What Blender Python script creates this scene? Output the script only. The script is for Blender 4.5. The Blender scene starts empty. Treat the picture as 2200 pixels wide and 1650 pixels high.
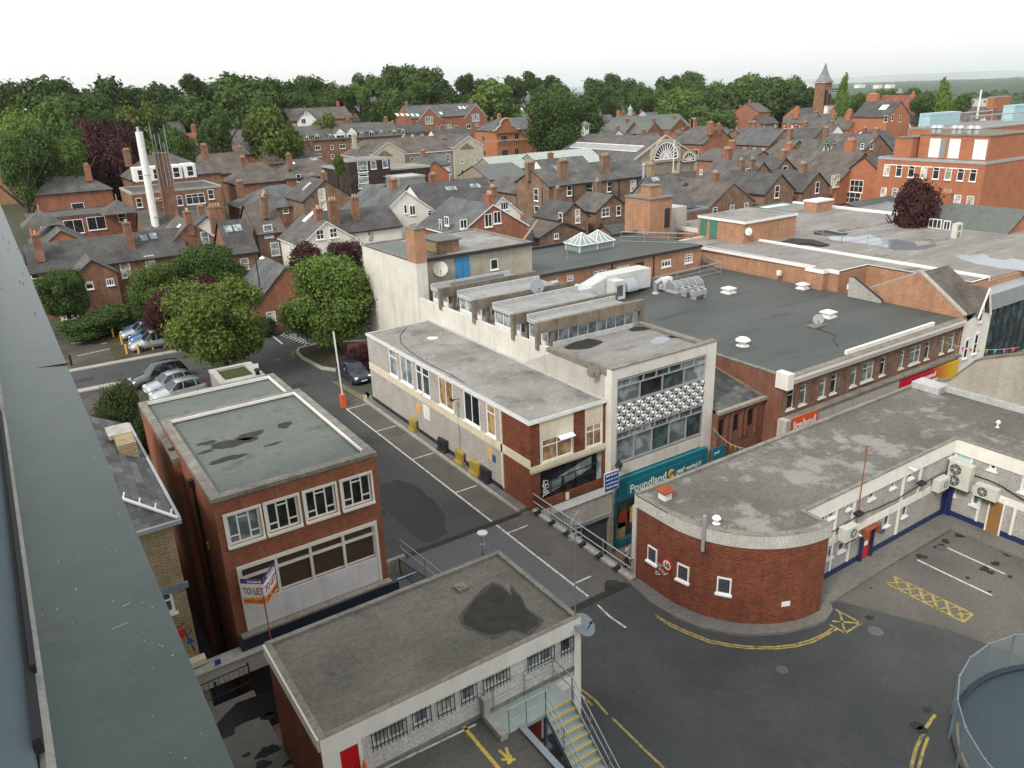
import bpy,math,random
from mathutils import Vector,Matrix,noise
random.seed(7)
S=bpy.context.scene;COL=S.collection
# ---------------------------------------------------------------- camera
H=27.0;FPX=1671.74
YAW,PITCH,ROLL=[math.radians(a)for a in(33.0315,20.6378,-2.0411)]
_cy,_sy=math.cos(YAW),math.sin(YAW)
CF=Vector((_sy*math.cos(PITCH),_cy*math.cos(PITCH),-math.sin(PITCH)))
_r=Vector((_cy,-_sy,0));_u=_r.cross(CF)
CR=_r*math.cos(ROLL)+_u*math.sin(ROLL);CU=-_r*math.sin(ROLL)+_u*math.cos(ROLL)
cd=bpy.data.cameras.new('camera');cam=bpy.data.objects.new('camera',cd);COL.objects.link(cam)
cam.matrix_world=Matrix(((CR.x,CU.x,-CF.x,0),(CR.y,CU.y,-CF.y,0),(CR.z,CU.z,-CF.z,H),(0,0,0,1)))
cd.sensor_width=36;cd.lens=FPX/2200*36;cd.clip_start=0.05;cd.clip_end=60000
S.camera=cam
# ---------------------------------------------------------------- light
SUN_EL,SUN_AZ=math.radians(42),math.radians(-112)
W=bpy.data.worlds.new("World");S.world=W;W.use_nodes=True
nt=W.node_tree;nt.nodes.clear()
sky=nt.nodes.new('ShaderNodeTexSky');sky.sky_type='NISHITA';sky.sun_disc=False
sky.sun_elevation=SUN_EL;sky.sun_rotation=SUN_AZ;sky.air_density=1.0;sky.dust_density=4.0
b1=nt.nodes.new('ShaderNodeBackground');b1.inputs[1].default_value=0.05
b2=nt.nodes.new('ShaderNodeBackground');b2.inputs[0].default_value=(1,1,0.985,1);b2.inputs[1].default_value=1.1
ad=nt.nodes.new('ShaderNodeAddShader');wo=nt.nodes.new('ShaderNodeOutputWorld')
nt.links.new(sky.outputs[0],b1.inputs[0]);nt.links.new(b1.outputs[0],ad.inputs[0]);nt.links.new(b2.outputs[0],ad.inputs[1]);nt.links.new(ad.outputs[0],wo.inputs[0])
ld=bpy.data.lights.new('sun','SUN');ld.energy=2.5;ld.angle=math.radians(11);ld.color=(1,0.96,0.88)
so=bpy.data.objects.new('sun',ld);COL.objects.link(so)
sd=Vector((math.sin(SUN_AZ)*math.cos(SUN_EL),math.cos(SUN_AZ)*math.cos(SUN_EL),math.sin(SUN_EL)))
so.rotation_euler=(-sd).to_track_quat('-Z','Y').to_euler()
S.view_settings.view_transform='Standard';S.view_settings.look='None';S.view_settings.exposure=-0.12;S.view_settings.gamma=1
S.cycles.max_bounces=5;S.cycles.diffuse_bounces=2;S.cycles.glossy_bounces=2;S.cycles.transmission_bounces=3;S.cycles.volume_bounces=3;S.cycles.transparent_max_bounces=6
# ---------------------------------------------------------------- survey helpers (photo point -> ground truth in metres)
def ray(u,v):return CR*((u-1100)/FPX)-CU*((v-825)/FPX)+CF
def K(r,x,y):return({'1':0,'2':540,'3':1080,'4':1640}[r[1]]+x/3.9286,{'a':100,'b':420,'c':820,'d':1230}[r[0]]+y/3.9286)
def atZ(u,v,z):d=ray(u,v);t=(z-H)/d.z;return Vector((d.x*t,d.y*t,z))
def atX(u,v,X):d=ray(u,v);t=X/d.x;return Vector((X,d.y*t,H+d.z*t))
def atY(u,v,Y):d=ray(u,v);t=Y/d.y;return Vector((d.x*t,Y,H+d.z*t))
def sm(a,b,x):t=max(0,min(1,(x-a)/(b-a)));return t*t*(3-2*t)
D=4.5
def G(x,y):
 r=math.hypot(x,y);az=math.degrees(math.atan2(x,y))
 if y<60 and x<60:return D
 return D+17*(1-sm(12,40,az))*sm(170,380,r)*(1-0.6*sm(500,1500,r))-30*sm(24,46,az)*sm(380,1300,r)
def atG(u,v,h):
 d=ray(u,v);k=math.hypot(d.x,d.y);d=d/k;f=lambda r:H+d.z*r-G(d.x*r,d.y*r)-h;r0=30.;r=30.
 while f(r)>0 and r<900:r0=r;r*=1.03
 if r>=900:r=r0=420
 for _ in range(14):
  m=(r0+r)/2
  if f(m)>0:r0=m
  else:r=m
 return Vector((d.x*r,d.y*r,G(d.x*r,d.y*r)+h))
def atR(u,v,r):
 d=ray(u,v);t=r/math.hypot(d.x,d.y);return Vector((d.x*t,d.y*t,H+d.z*t))
# ---------------------------------------------------------------- materials
MATS={}
def mat(name,base=(.5,.5,.5),rough=.85,metal=0.,spec=.3):
 m=bpy.data.materials.new(name);m.use_nodes=True;t=m.node_tree
 p=t.nodes['Principled BSDF'];p.inputs['Base Color'].default_value=(*base,1);p.inputs['Roughness'].default_value=rough
 p.inputs['Metallic'].default_value=metal;p.inputs['Specular IOR Level'].default_value=spec
 MATS[name]=m;return m,t,p
def N(t,typ,**kw):
 n=t.nodes.new(typ)
 for k,v in kw.items():
  if k in n.inputs:n.inputs[k].default_value=v
  else:setattr(n,k,v)
 return n
def coords(t,uv=True,scale=(1,1,1)):
 tc=N(t,'ShaderNodeTexCoord')if uv else N(t,'ShaderNodeNewGeometry')
 mp=N(t,'ShaderNodeMapping');mp.inputs['Scale'].default_value=scale
 t.links.new(tc.outputs['UV' if uv else 'Position'],mp.inputs[0]);return mp.outputs[0]
def ramp(t,src,pts):
 r=N(t,'ShaderNodeValToRGB');e=r.color_ramp.elements
 while len(e)<len(pts):e.new(.5)
 for i,(p,c)in enumerate(pts):e[i].position=p;e[i].color=(*c,1)if len(c)==3 else c
 t.links.new(src,r.inputs[0]);return r.outputs[0]
def mix(t,a,b,f,mode='MIX'):
 m=N(t,'ShaderNodeMix');m.data_type='RGBA';m.blend_type=mode
 for s,i in((f,0),(a,6),(b,7)):
  if isinstance(s,(int,float)):m.inputs[i].default_value=s
  elif isinstance(s,tuple):m.inputs[i].default_value=(*s,1)
  else:t.links.new(s,m.inputs[i])
 return m.outputs[2]
def nz(t,vec,scale,detail=4,rough=.6):
 n=N(t,'ShaderNodeTexNoise',Scale=scale,Detail=detail,Roughness=rough);t.links.new(vec,n.inputs['Vector']);return n.outputs[0]
g3=lambda a:(a,a,a)
def bump(t,p,src,s=.3,d=.02):
 b=N(t,'ShaderNodeBump',Strength=s,Distance=d);t.links.new(src,b.inputs['Height']);t.links.new(b.outputs[0],p.inputs['Normal'])
def brick_mat(name,c1,c2,mortar,bw=.225,bh=.075,soot=.35,ms=.012):
 m,t,p=mat(name,c1,.9,0,.2);c=coords(t)
 b=N(t,'ShaderNodeTexBrick',Scale=1.);b.inputs['Color1'].default_value=(*c1,1);b.inputs['Color2'].default_value=(*c2,1);b.inputs['Mortar'].default_value=(*mortar,1)
 b.inputs['Brick Width'].default_value=bw;b.inputs['Row Height'].default_value=bh;b.inputs['Mortar Size'].default_value=ms;b.inputs['Bias'].default_value=0.
 t.links.new(c,b.inputs['Vector'])
 w=coords(t,False)
 col=mix(t,b.outputs[0],ramp(t,nz(t,w,.9,6),[(.3,g3(1-soot)),(.65,g3(1.12))]),1.,'MULTIPLY')
 st=coords(t,False,(2.5,2.5,.25))
 col=mix(t,col,ramp(t,nz(t,st,1.2,5),[(.35,g3(1-soot*.6)),(.6,g3(1.05))]),1.,'MULTIPLY')
 col=mix(t,col,ramp(t,nz(t,c,9,2),[(.3,g3(.78)),(.7,g3(1.22))]),1.,'MULTIPLY')
 t.links.new(col,p.inputs['Base Color']);bump(t,p,b.outputs['Fac'],-.3,.01);return m
def slate_mat(name,c,c2,w=.35,h=.22,moss=(.12,.13,.07),mossamt=.35,rough=.7):
 m,t,p=mat(name,c,rough,0,.35);cc=coords(t)
 b=N(t,'ShaderNodeTexBrick',Scale=1.);b.inputs['Color1'].default_value=(*c,1);b.inputs['Color2'].default_value=(*c2,1);b.inputs['Mortar'].default_value=(c[0]*.45,c[1]*.45,c[2]*.45,1)
 b.inputs['Brick Width'].default_value=w;b.inputs['Row Height'].default_value=h;b.inputs['Mortar Size'].default_value=.015;t.links.new(cc,b.inputs['Vector'])
 wv=coords(t,False)
 col=mix(t,b.outputs[0],ramp(t,nz(t,wv,.45,8,.7),[(.3,g3(.5)),(.7,g3(1.5))]),1.,'MULTIPLY')
 f=ramp(t,nz(t,wv,1.7,8,.75),[(.52,g3(0)),(.72,g3(mossamt))]);col=mix(t,col,moss,f)
 f=ramp(t,nz(t,wv,5,5,.8),[(.6,g3(0)),(.68,g3(.4))]);col=mix(t,col,(.3,.29,.26),f)
 t.links.new(col,p.inputs['Base Color']);bump(t,p,b.outputs['Fac'],-.4,.02);return m
def rough_mat(name,a,b,s1=.4,s2=6,lo=.35,hi=.65,rough=.9,streak=0.,dirt=(.12,.11,.09),grain=.25,stretch=(1,1,1),spec=.25,patch=None,gs=25,seam=0):
 m,t,p=mat(name,a,rough,0,spec);w=coords(t,False,stretch);w0=coords(t,False)
 col=mix(t,a,b,ramp(t,nz(t,w,s1,6,.65),[(lo,g3(0)),(hi,g3(1))]))
 col=mix(t,col,ramp(t,nz(t,w0,s2,4,.7),[(.25,g3(1-grain)),(.75,g3(1+grain))]),1.,'MULTIPLY')
 col=mix(t,col,ramp(t,nz(t,w0,gs,2,.7),[(.3,g3(1-grain*.7)),(.7,g3(1+grain*.7))]),1.,'MULTIPLY')
 if patch:
  for(pc,ps,p0,p1,amt)in patch:
   col=mix(t,col,pc,ramp(t,nz(t,w,ps,7,.7),[(p0,g3(0)),(p1,g3(amt))]))
 if seam:
  bs=N(t,'ShaderNodeTexBrick',Scale=1.);bs.inputs['Brick Width'].default_value=7;bs.inputs['Row Height'].default_value=seam;bs.inputs['Mortar Size'].default_value=.025;bs.inputs['Mortar Smooth'].default_value=1;t.links.new(w0,bs.inputs['Vector']);col=mix(t,col,ramp(t,bs.outputs['Fac'],[(0,g3(1)),(1,g3(.62))]),ramp(t,nz(t,w0,.6,3),[(.35,g3(0)),(.6,g3(1))]),'MULTIPLY')
 if streak:
  s=coords(t,False,(1.3,1.3,.1));col=mix(t,col,dirt,ramp(t,nz(t,s,1.6,6,.7),[(.5,g3(0)),(.75,g3(streak))]))
 t.links.new(col,p.inputs['Base Color']);return m
def plain(name,c,rough=.6,metal=0,spec=.4,var=.12):
 m,t,p=mat(name,c,rough,metal,spec)
 if var:
  w=coords(t,False);t.links.new(mix(t,c,ramp(t,nz(t,w,1.5,6,.7),[(.3,g3(1-var)),(.7,g3(1+var))]),1.,'MULTIPLY'),p.inputs['Base Color'])
 return m
def leaf_mat(name,a,b,c):
 m,t,p=mat(name,a,.65,0,.25);w=coords(t,False);oi=N(t,'ShaderNodeObjectInfo')
 col=mix(t,a,b,ramp(t,nz(t,w,.9,3),[(.35,g3(0)),(.65,g3(1))]))
 col=mix(t,col,c,ramp(t,nz(t,w,2.6,4,.8),[(.55,g3(0)),(.72,g3(.85))]))
 col=mix(t,col,ramp(t,oi.outputs['Random'],[(0,(.75,.8,.8)),(1,(1.25,1.2,1.1))]),1.,'MULTIPLY')
 t.links.new(col,p.inputs['Base Color'])
 tr=N(t,'ShaderNodeBsdfTranslucent');t.links.new(col,tr.inputs[0]);ms=N(t,'ShaderNodeMixShader',Fac=.22)
 t.links.new(p.outputs[0],ms.inputs[1]);t.links.new(tr.outputs[0],ms.inputs[2]);t.links.new(ms.outputs[0],t.nodes['Material Output'].inputs[0]);return m
brick_mat('brick_red',(.26,.075,.04),(.18,.055,.035),(.22,.16,.12),soot=.2)
brick_mat('brick_tolet',(.34,.095,.04),(.23,.062,.03),(.24,.15,.1),soot=.15)
brick_mat('brick_curved',(.27,.06,.025),(.14,.035,.02),(.16,.09,.06),soot=.2,bw=.26,bh=.1,ms=.016)
brick_mat('brick_orange',(.46,.21,.11),(.34,.15,.08),(.42,.3,.21),soot=.18)
brick_mat('brick_office',(.45,.155,.07),(.36,.12,.055),(.36,.19,.12),soot=.08)
brick_mat('brick_brown',(.3,.172,.112),(.17,.098,.066),(.3,.23,.17),soot=.38)
brick_mat('brick_terrace',(.33,.145,.082),(.2,.09,.055),(.3,.21,.15),soot=.34)
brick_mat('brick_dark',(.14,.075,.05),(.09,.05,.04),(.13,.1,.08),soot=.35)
brick_mat('brick_villa',(.37,.125,.065),(.25,.085,.048),(.32,.2,.14),soot=.22)
brick_mat('brick_yellow',(.5,.4,.24),(.38,.29,.17),(.2,.15,.1),soot=.2,ms=.016)
brick_mat('brick_greytile',(.47,.445,.41),(.4,.38,.35),(.33,.315,.29),bw=.2,bh=.1,soot=.1)
brick_mat('brick_wing',(.47,.45,.41),(.39,.375,.345),(.3,.29,.27),bw=.22,bh=.08,soot=.15)
brick_mat('brick_stone',(.34,.29,.22),(.26,.22,.17),(.4,.37,.3),bw=.4,bh=.2,soot=.25)
brick_mat('brick_black',(.055,.042,.036),(.04,.032,.03),(.06,.05,.045),soot=.3)
slate_mat('slate',(.125,.119,.112),(.092,.088,.083),mossamt=.35)
slate_mat('slate_dark',(.09,.088,.086),(.068,.067,.066),mossamt=.2)
slate_mat('slate_brown',(.135,.115,.102),(.105,.09,.08),mossamt=.4)
slate_mat('slate_blue',(.12,.124,.127),(.095,.099,.103),mossamt=.15)
slate_mat('slate_coarse',(.13,.135,.13),(.055,.06,.06),w=.5,h=.35,mossamt=.5)
slate_mat('tile_red',(.26,.09,.055),(.2,.07,.045),mossamt=.2)
rough_mat('felt_green',seam=1.9,a=(.105,.122,.108),b=(.14,.155,.138),s1=.5,patch=[((.05,.055,.05),.5,.56,.66,.65),((.2,.2,.17),1.7,.62,.75,.4)],rough=.55)
rough_mat('felt_dark',seam=1.,a=(.066,.074,.068),b=(.09,.098,.09),s1=.2,stretch=(.35,1.3,1),patch=[((.036,.038,.036),.5,.55,.68,.7),((.15,.13,.11),.6,.68,.75,.4)],rough=.6)
rough_mat('felt_grey',seam=1.3,a=(.2,.195,.18),b=(.31,.305,.285),s1=.3,patch=[((.12,.115,.1),.5,.52,.66,.8),((.46,.45,.42),1.1,.58,.7,.6)])
rough_mat('felt_poundland',seam=1.,a=(.2,.195,.18),b=(.27,.265,.25),s1=.5,stretch=(.4,1.6,1),patch=[((.1,.095,.085),.7,.56,.66,.8)])
rough_mat('felt_monitor',(.26,.27,.265),(.34,.35,.34),s1=.5,patch=[((.17,.17,.155),.9,.55,.7,.6)])
rough_mat('felt_curved',seam=1.05,a=(.115,.105,.09),b=(.165,.155,.138),s1=.22,patch=[((.33,.325,.3),.3,.53,.6,.6),((.31,.305,.285),.8,.58,.66,.55),((.07,.06,.045),.5,.62,.7,.6),((.27,.265,.24),.9,.6,.66,.6)])
rough_mat('felt_bl',seam=1.4,a=(.116,.11,.09),b=(.17,.161,.135),s1=.4,patch=[((.06,.056,.048),.45,.62,.68,.5),((.24,.23,.2),.7,.64,.72,.5)])
rough_mat('felt_right',seam=1.1,a=(.2,.185,.165),b=(.29,.28,.26),s1=.3,stretch=(.5,1.5,1),patch=[((.1,.085,.07),.4,.58,.64,.7),((.42,.41,.4),.6,.6,.7,.6)])
rough_mat('felt_far',(.17,.18,.18),(.26,.27,.27),s1=.3)
rough_mat('asphalt',(.045,.05,.05),(.08,.084,.08),s1=.12,patch=[((.035,.038,.04),.2,.52,.66,.6),((.1,.1,.094),.5,.6,.75,.5)],grain=.2,rough=.8,spec=.35)
rough_mat('asphalt_bay',(.095,.09,.078),(.13,.123,.108),s1=.2,patch=[((.07,.066,.056),.5,.55,.65,.6)],grain=.2)
rough_mat('asphalt_grey',(.1,.108,.11),(.13,.135,.135),s1=.2,grain=.18)
rough_mat('asphalt_old',(.06,.054,.046),(.1,.09,.075),s1=.3,patch=[((.03,.045,.015),.5,.55,.65,.7)])
rough_mat('asphalt_yard',(.1,.095,.085),(.14,.133,.118),s1=.2,grain=.2)
rough_mat('pavement',(.135,.13,.118),(.19,.182,.165),s1=.4,patch=[((.08,.075,.06),.8,.58,.68,.6)])
rough_mat('paving_street',(.17,.13,.095),(.23,.18,.135),s1=1.)
rough_mat('soil',(.05,.038,.025),(.06,.07,.03),s1=.6)
rough_mat('kerb',(.3,.29,.26),(.38,.365,.33),s1=.8)
rough_mat('concrete',(.36,.33,.275),(.27,.245,.2),s1=.6,streak=.6,dirt=(.1,.085,.06))
rough_mat('concrete_beam',(.25,.215,.165),(.15,.13,.1),s1=.6,streak=.7,dirt=(.05,.042,.03))
rough_mat('coping',(.17,.16,.135),(.26,.245,.21),s1=1.4,patch=[((.08,.085,.06),2.5,.55,.68,.7)])
rough_mat('coping_light',(.33,.325,.29),(.42,.41,.37),s1=1.4,patch=[((.16,.16,.12),2.5,.6,.7,.6)])
rough_mat('render_white',(.74,.72,.66),(.6,.58,.52),s1=.35,streak=.45,dirt=(.3,.27,.2),grain=.06)
rough_mat('render_grey',(.52,.5,.45),(.44,.42,.37),s1=.4,streak=.5,dirt=(.22,.2,.15),grain=.08)
rough_mat('render_tower',(.47,.44,.36),(.37,.34,.27),s1=.5,streak=.4,dirt=(.22,.18,.12),grain=.1)
rough_mat('render_right',(.42,.385,.325),(.34,.31,.26),s1=.7,streak=.4,dirt=(.2,.18,.14),grain=.15)
rough_mat('pebbledash',(.58,.56,.51),(.46,.445,.4),s1=.8,s2=14,grain=.35,streak=.25)
rough_mat('paint_white',(.84,.82,.74),(.74,.72,.65),s1=.8,streak=.22,dirt=(.35,.32,.26),grain=.05)
rough_mat('paint_cream',(.74,.68,.5),(.64,.59,.44),s1=.8,streak=.35,dirt=(.3,.26,.2),grain=.05)
rough_mat('paint_peel',(.72,.73,.72),(.8,.8,.78),s1=1.,streak=.3,grain=.06,patch=[((.1,.07,.05),3.2,.71,.73,1.)])
rough_mat('stone',(.5,.46,.36),(.42,.385,.3),s1=.8,grain=.12)
rough_mat('road_white',(.6,.6,.56),(.12,.12,.115),s1=4,lo=.5,hi=.72,grain=.2)
rough_mat('road_yellow',(.4,.31,.09),(.09,.085,.07),s1=4,lo=.46,hi=.66,grain=.25)
rough_mat('yellow_bright',(.62,.47,.1),(.5,.38,.1),s1=2)
rough_mat('wet',(.008,.008,.008),(.012,.012,.011),s1=1,rough=.25,spec=.15,grain=.05)  # near-black puddle colour stands in for the dark wall mirrored in the water
rough_mat('damp',(.022,.021,.018),(.04,.037,.03),s1=2,rough=.7,spec=.25,grain=.2)
rough_mat('damp_road',(.014,.017,.019),(.02,.022,.023),s1=1.2,rough=.6,spec=.4,grain=.15);rough_mat('stain',(.062,.058,.048),(.09,.085,.07),s1=1.5,grain=.3)
rough_mat('asphalt_patch',(.036,.039,.04),(.05,.053,.053),s1=.6);brick_mat('brick_pale',(.62,.6,.55),(.56,.54,.5),(.47,.455,.42),bw=.2,bh=.1,soot=.1);plain('duct_white',(.56,.57,.56),.5,var=.1)
rough_mat('water_pale',(.2,.22,.24),(.24,.26,.28),s1=1,rough=.08,spec=.8,grain=.03)
rough_mat('lead',(.4,.41,.41),(.5,.51,.5),s1=1.2,rough=.5,patch=[((.2,.19,.16),1.5,.58,.7,.6)])
rough_mat('ledge_paint',(.042,.074,.066),(.064,.098,.086),s1=7,s2=40,rough=.3,spec=.5,grain=.1,patch=[((.13,.105,.08),18,.58,.72,.6),((.03,.045,.045),9,.6,.7,.5),((.7,.7,.65),160,.735,.75,.9)],gs=300)
plain('white',(.8,.8,.78),.45);plain('frame_white',(.88,.88,.87),.4,var=.05);plain('frame_cream',(.8,.79,.7),.45,var=.08)
plain('black',(.015,.015,.017),.45);plain('dark',(.03,.03,.032),.6);plain('navy',(.02,.028,.05),.5);plain('navy_blue',(.02,.03,.1),.5)
plain('steel',(.42,.45,.47),.38,.6);plain('steel_grey',(.27,.31,.33),.5,.2);plain('alu',(.55,.57,.58),.35,.5);plain('grey_paint',(.3,.33,.34),.5)
plain('bluegrey',(.15,.2,.22),.5);plain('stair_green',(.36,.43,.39),.6);plain('teal',(.01,.17,.22),.4,var=.05);plain('teal_dark',(.012,.12,.16),.4)
plain('red',(.6,.02,.02),.45);plain('red_door',(.5,.008,.012),.4);plain('red_dull',(.28,.04,.03),.5);plain('orange',(.75,.13,.04),.5);plain('yellow',(.7,.42,.06),.5)
plain('blue',(.02,.1,.35),.45);plain('door_blue',(.05,.25,.5),.5);plain('door_green',(.06,.2,.14),.55);plain('wood',(.3,.15,.05),.6);plain('terracotta',(.45,.16,.08),.8)
plain('pot_buff',(.5,.38,.24),.85);plain('purple',(.09,.05,.2),.5);plain('amber',(.75,.42,.08),.5);plain('green_bright',(.15,.45,.12),.6);plain('pink',(.6,.12,.35),.6);plain('cyan',(.08,.4,.6),.6)
plain('ac_cream',(.6,.6,.53),.5);plain('shutter',(.12,.13,.14),.5,.3);plain('rust',(.28,.07,.03),.9);plain('trunk',(.07,.055,.04),.95,var=.4);plain('mesh_blue',(.2,.26,.29),.5,.4)
plain('green_lead',(.2,.27,.24),.6,var=.2);plain('blue_steel',(.07,.2,.33),.5);plain('skin',(.2,.1,.06),.6,var=0);plain('shirt',(.72,.72,.74),.8,var=.03);plain('trousers',(.02,.02,.03),.8);plain('hair',(.01,.008,.007),.7)
plain('interior_brown',(.07,.045,.028),.8);plain('curtain',(.42,.4,.34),.9);plain('wood_blind',(.36,.26,.14),.8);plain('pale_blue',(.4,.62,.66),.5,var=.05)
plain('drum_blue',(.04,.06,.075),.6,var=.08);plain('glass_roof',(.25,.31,.3),.25,0,.6,var=.15);plain('copper_green',(.32,.42,.37),.7)
def glass(name,c,rough=.06,spec=.6):
 m,t,p=mat(name,c,rough,0,spec);w=coords(t,False)
 t.links.new(mix(t,c,(c[0]*2.4,c[1]*2.3,c[2]*2.2),ramp(t,nz(t,w,1.2,2),[(.45,g3(0)),(.6,g3(1))])),p.inputs['Base Color'])
m,t,p=mat('mesh_screen',(.3,.36,.38),.5,.3);tr_=N(t,'ShaderNodeBsdfTransparent');mx_=N(t,'ShaderNodeMixShader',Fac=.5);t.links.new(tr_.outputs[0],mx_.inputs[1]);t.links.new(p.outputs[0],mx_.inputs[2]);t.links.new(mx_.outputs[0],t.nodes['Material Output'].inputs[0])
glass('glass',(.02,.022,.025));glass('glass_pale',(.16,.19,.2),.1);glass('glass_teal',(.035,.055,.06),.12);glass('glass_grey',(.11,.14,.15),.12);glass('glass_brown',(.04,.026,.016),.08,.3);glass('glass_curtain',(.3,.3,.26),.1);glass('glass_blind',(.22,.15,.08),.1)
glass('glass_dark',(.012,.016,.017),.05)
leaf_mat('leaf_green',(.1,.17,.035),(.16,.24,.05),(.3,.36,.13));leaf_mat('leaf_dark',(.05,.09,.025),(.075,.125,.03),(.11,.16,.045));plain('barrier_yellow',(.38,.28,.055),.6,var=.25);leaf_mat('leaf_mid',(.065,.12,.03),(.095,.15,.035),(.14,.18,.05))
leaf_mat('leaf_yellow',(.13,.175,.035),(.085,.14,.03),(.34,.24,.05));leaf_mat('leaf_copper',(.075,.026,.028),(.05,.018,.022),(.13,.06,.05));leaf_mat('leaf_bush',(.06,.085,.03),(.045,.07,.025),(.12,.13,.05))
leaf_mat('leaf_far',(.045,.07,.03),(.035,.06,.03),(.06,.085,.035))
# ---------------------------------------------------------------- mesh builder
OFF={}
V=Vector
def v3(p):return V((p[0],p[1],p[2]))
class MB:
 def __init__(s):s.v=[];s.f=[];s.m=[]
 def poly(s,pts,m=0):
  i=len(s.v);s.v+=[v3(p)for p in pts];s.f.append(tuple(range(i,i+len(pts))));s.m.append(m);return s
 def box(s,x0,x1,y0,y1,z0,z1,m=0,mt=None):
  if x1<x0:x0,x1=x1,x0
  if y1<y0:y0,y1=y1,y0
  return s.prism([(x0,y0),(x1,y0),(x1,y1),(x0,y1)],z0,z1,m,mt)
 def prism(s,P,z0,z1,m=0,mt=None,bottom=True):
  n=len(P);i=len(s.v)
  A=sum(P[k][0]*P[(k+1)%n][1]-P[(k+1)%n][0]*P[k][1]for k in range(n))
  if A<0:P=P[::-1]
  f=lambda z,p:z(p)if callable(z)else z
  s.v+=[V((p[0],p[1],f(z0,p)))for p in P]+[V((p[0],p[1],f(z1,p)))for p in P]
  for k in range(n):j=(k+1)%n;s.f.append((i+k,i+j,i+n+j,i+n+k));s.m.append(m)
  s.f.append(tuple(range(i+n,i+2*n)));s.m.append(m if mt is None else mt)
  if bottom:s.f.append(tuple(range(i+n-1,i-1,-1)));s.m.append(m)
  return s
 def obox(s,o,ax,ay,az,m=0):
  o=v3(o);ax,ay,az=v3(ax),v3(ay),v3(az);i=len(s.v)
  if ax.cross(ay).dot(az)<0:ax,ay=ay,ax
  s.v+=[o,o+ax,o+ax+ay,o+ay,o+az,o+ax+az,o+ax+ay+az,o+ay+az]
  for q in((3,2,1,0),(4,5,6,7),(0,1,5,4),(1,2,6,5),(2,3,7,6),(3,0,4,7)):s.f.append(tuple(i+k for k in q));s.m.append(m)
  return s
 def tube(s,p,q,r,m=0,n=6,r2=None,caps=True):
  p,q=v3(p),v3(q);d=(q-p)
  if d.length<1e-6:return s
  d.normalize();a=d.orthogonal().normalized();b=d.cross(a);i=len(s.v);r2=r if r2 is None else r2
  for k in range(n):
   t=2*math.pi*k/n;w=a*math.cos(t)+b*math.sin(t);s.v+=[p+w*r,q+w*r2]
  for k in range(n):j=(k+1)%n;s.f.append((i+2*k,i+2*j,i+2*j+1,i+2*k+1));s.m.append(m)
  if caps:s.f.append(tuple(i+2*k for k in range(n-1,-1,-1)));s.f.append(tuple(i+2*k+1 for k in range(n)));s.m+=[m,m]
  return s
 def path(s,pts,r,m=0,n=6):
  for a,b in zip(pts,pts[1:]):s.tube(a,b,r,m,n)
  return s
 def lathe(s,c,prof,m=0,n=16,ax=None):
  c=v3(c);az=V((0,0,1))if ax is None else v3(ax).normalized();a=az.orthogonal().normalized();b=az.cross(a);i=len(s.v)
  for r,h in prof:
   for k in range(n):t=2*math.pi*k/n;s.v.append(c+az*h+(a*math.cos(t)+b*math.sin(t))*r)
  for l in range(len(prof)-1):
   for k in range(n):j=(k+1)%n;s.f.append((i+l*n+k,i+l*n+j,i+(l+1)*n+j,i+(l+1)*n+k));s.m.append(m)
  s.f.append(tuple(i+(len(prof)-1)*n+k for k in range(n)));s.m.append(m);return s
 def build(s,name,mats,parent=None,smooth=False,tf=None,**tags):
  off=OFF.get(parent.name,V((0,0,0)))if parent else V((0,0,0))
  me=bpy.data.meshes.new(name);vs=[tf@p for p in s.v]if tf else s.v
  me.from_pydata([tuple(p)for p in vs],[],s.f)
  uv=me.uv_layers.new(name='uv');lv=[0.]*(2*len(me.loops))
  for p in me.polygons:
   n=p.normal
   if abs(n.z)>.999:ua,va=V((1,0,0)),V((0,1,0))
   else:ua=V((-n.y,n.x,0)).normalized();va=n.cross(ua)
   if abs(ua.x)>abs(ua.y):o=0
   for li in p.loop_indices:
    c=me.vertices[me.loops[li].vertex_index].co;lv[2*li]=c.dot(ua);lv[2*li+1]=c.dot(va)
  uv.data.foreach_set('uv',lv)
  if off.length:me.transform(Matrix.Translation(-off))
  for mm in([mats]if isinstance(mats,str)else mats):me.materials.append(MATS[mm])
  me.polygons.foreach_set('material_index',s.m)
  if smooth:me.polygons.foreach_set('use_smooth',[True]*len(me.polygons))
  me.update();o=bpy.data.objects.new(name,me);COL.objects.link(o)
  if parent:o.parent=parent;OFF[o.name]=off
  return tag(o,**tags)
def buildn(s,name,mats,parent=None,**k):
 fa=list(range(len(s.v)))
 def fi(a):
  while fa[a]!=a:fa[a]=fa[fa[a]];a=fa[a]
  return a
 for f in s.f:
  for q in f[1:]:fa[fi(q)]=fi(f[0])
 grp={}
 for f,m in zip(s.f,s.m):grp.setdefault(fi(f[0]),[]).append((f,m))
 for fs in grp.values():
  b=MB()
  for f,m in fs:b.poly([s.v[i]for i in f],m)
  b.build(name,mats,parent,**k)
MB.buildn=buildn
def tag(o,label=None,cat=None,group=None,kind=None):
 if label:o['label']=label
 if cat:o['category']=cat
 if group:o['group']=group
 if kind:o['kind']=kind
 return o
def thing(name,label,cat,loc=(0,0,0),group=None,rz=0):
 o=bpy.data.objects.new(name,None);COL.objects.link(o);o.location=loc;o.rotation_euler=(0,0,rz);o.empty_display_size=.2
 if not rz:OFF[o.name]=v3(loc)
 return tag(o,label,cat,group)
def copy_tree(o,parent=None):
 c=o.copy();COL.objects.link(c)
 if parent:c.parent=parent
 for ch in[x for x in KIDS(o)]:copy_tree(ch,c)
 return c
def KIDS(o):return[x for x in bpy.data.objects if x.parent==o]
def struct(name,mb,mats):return mb.build(name,mats,kind='structure')
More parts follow.
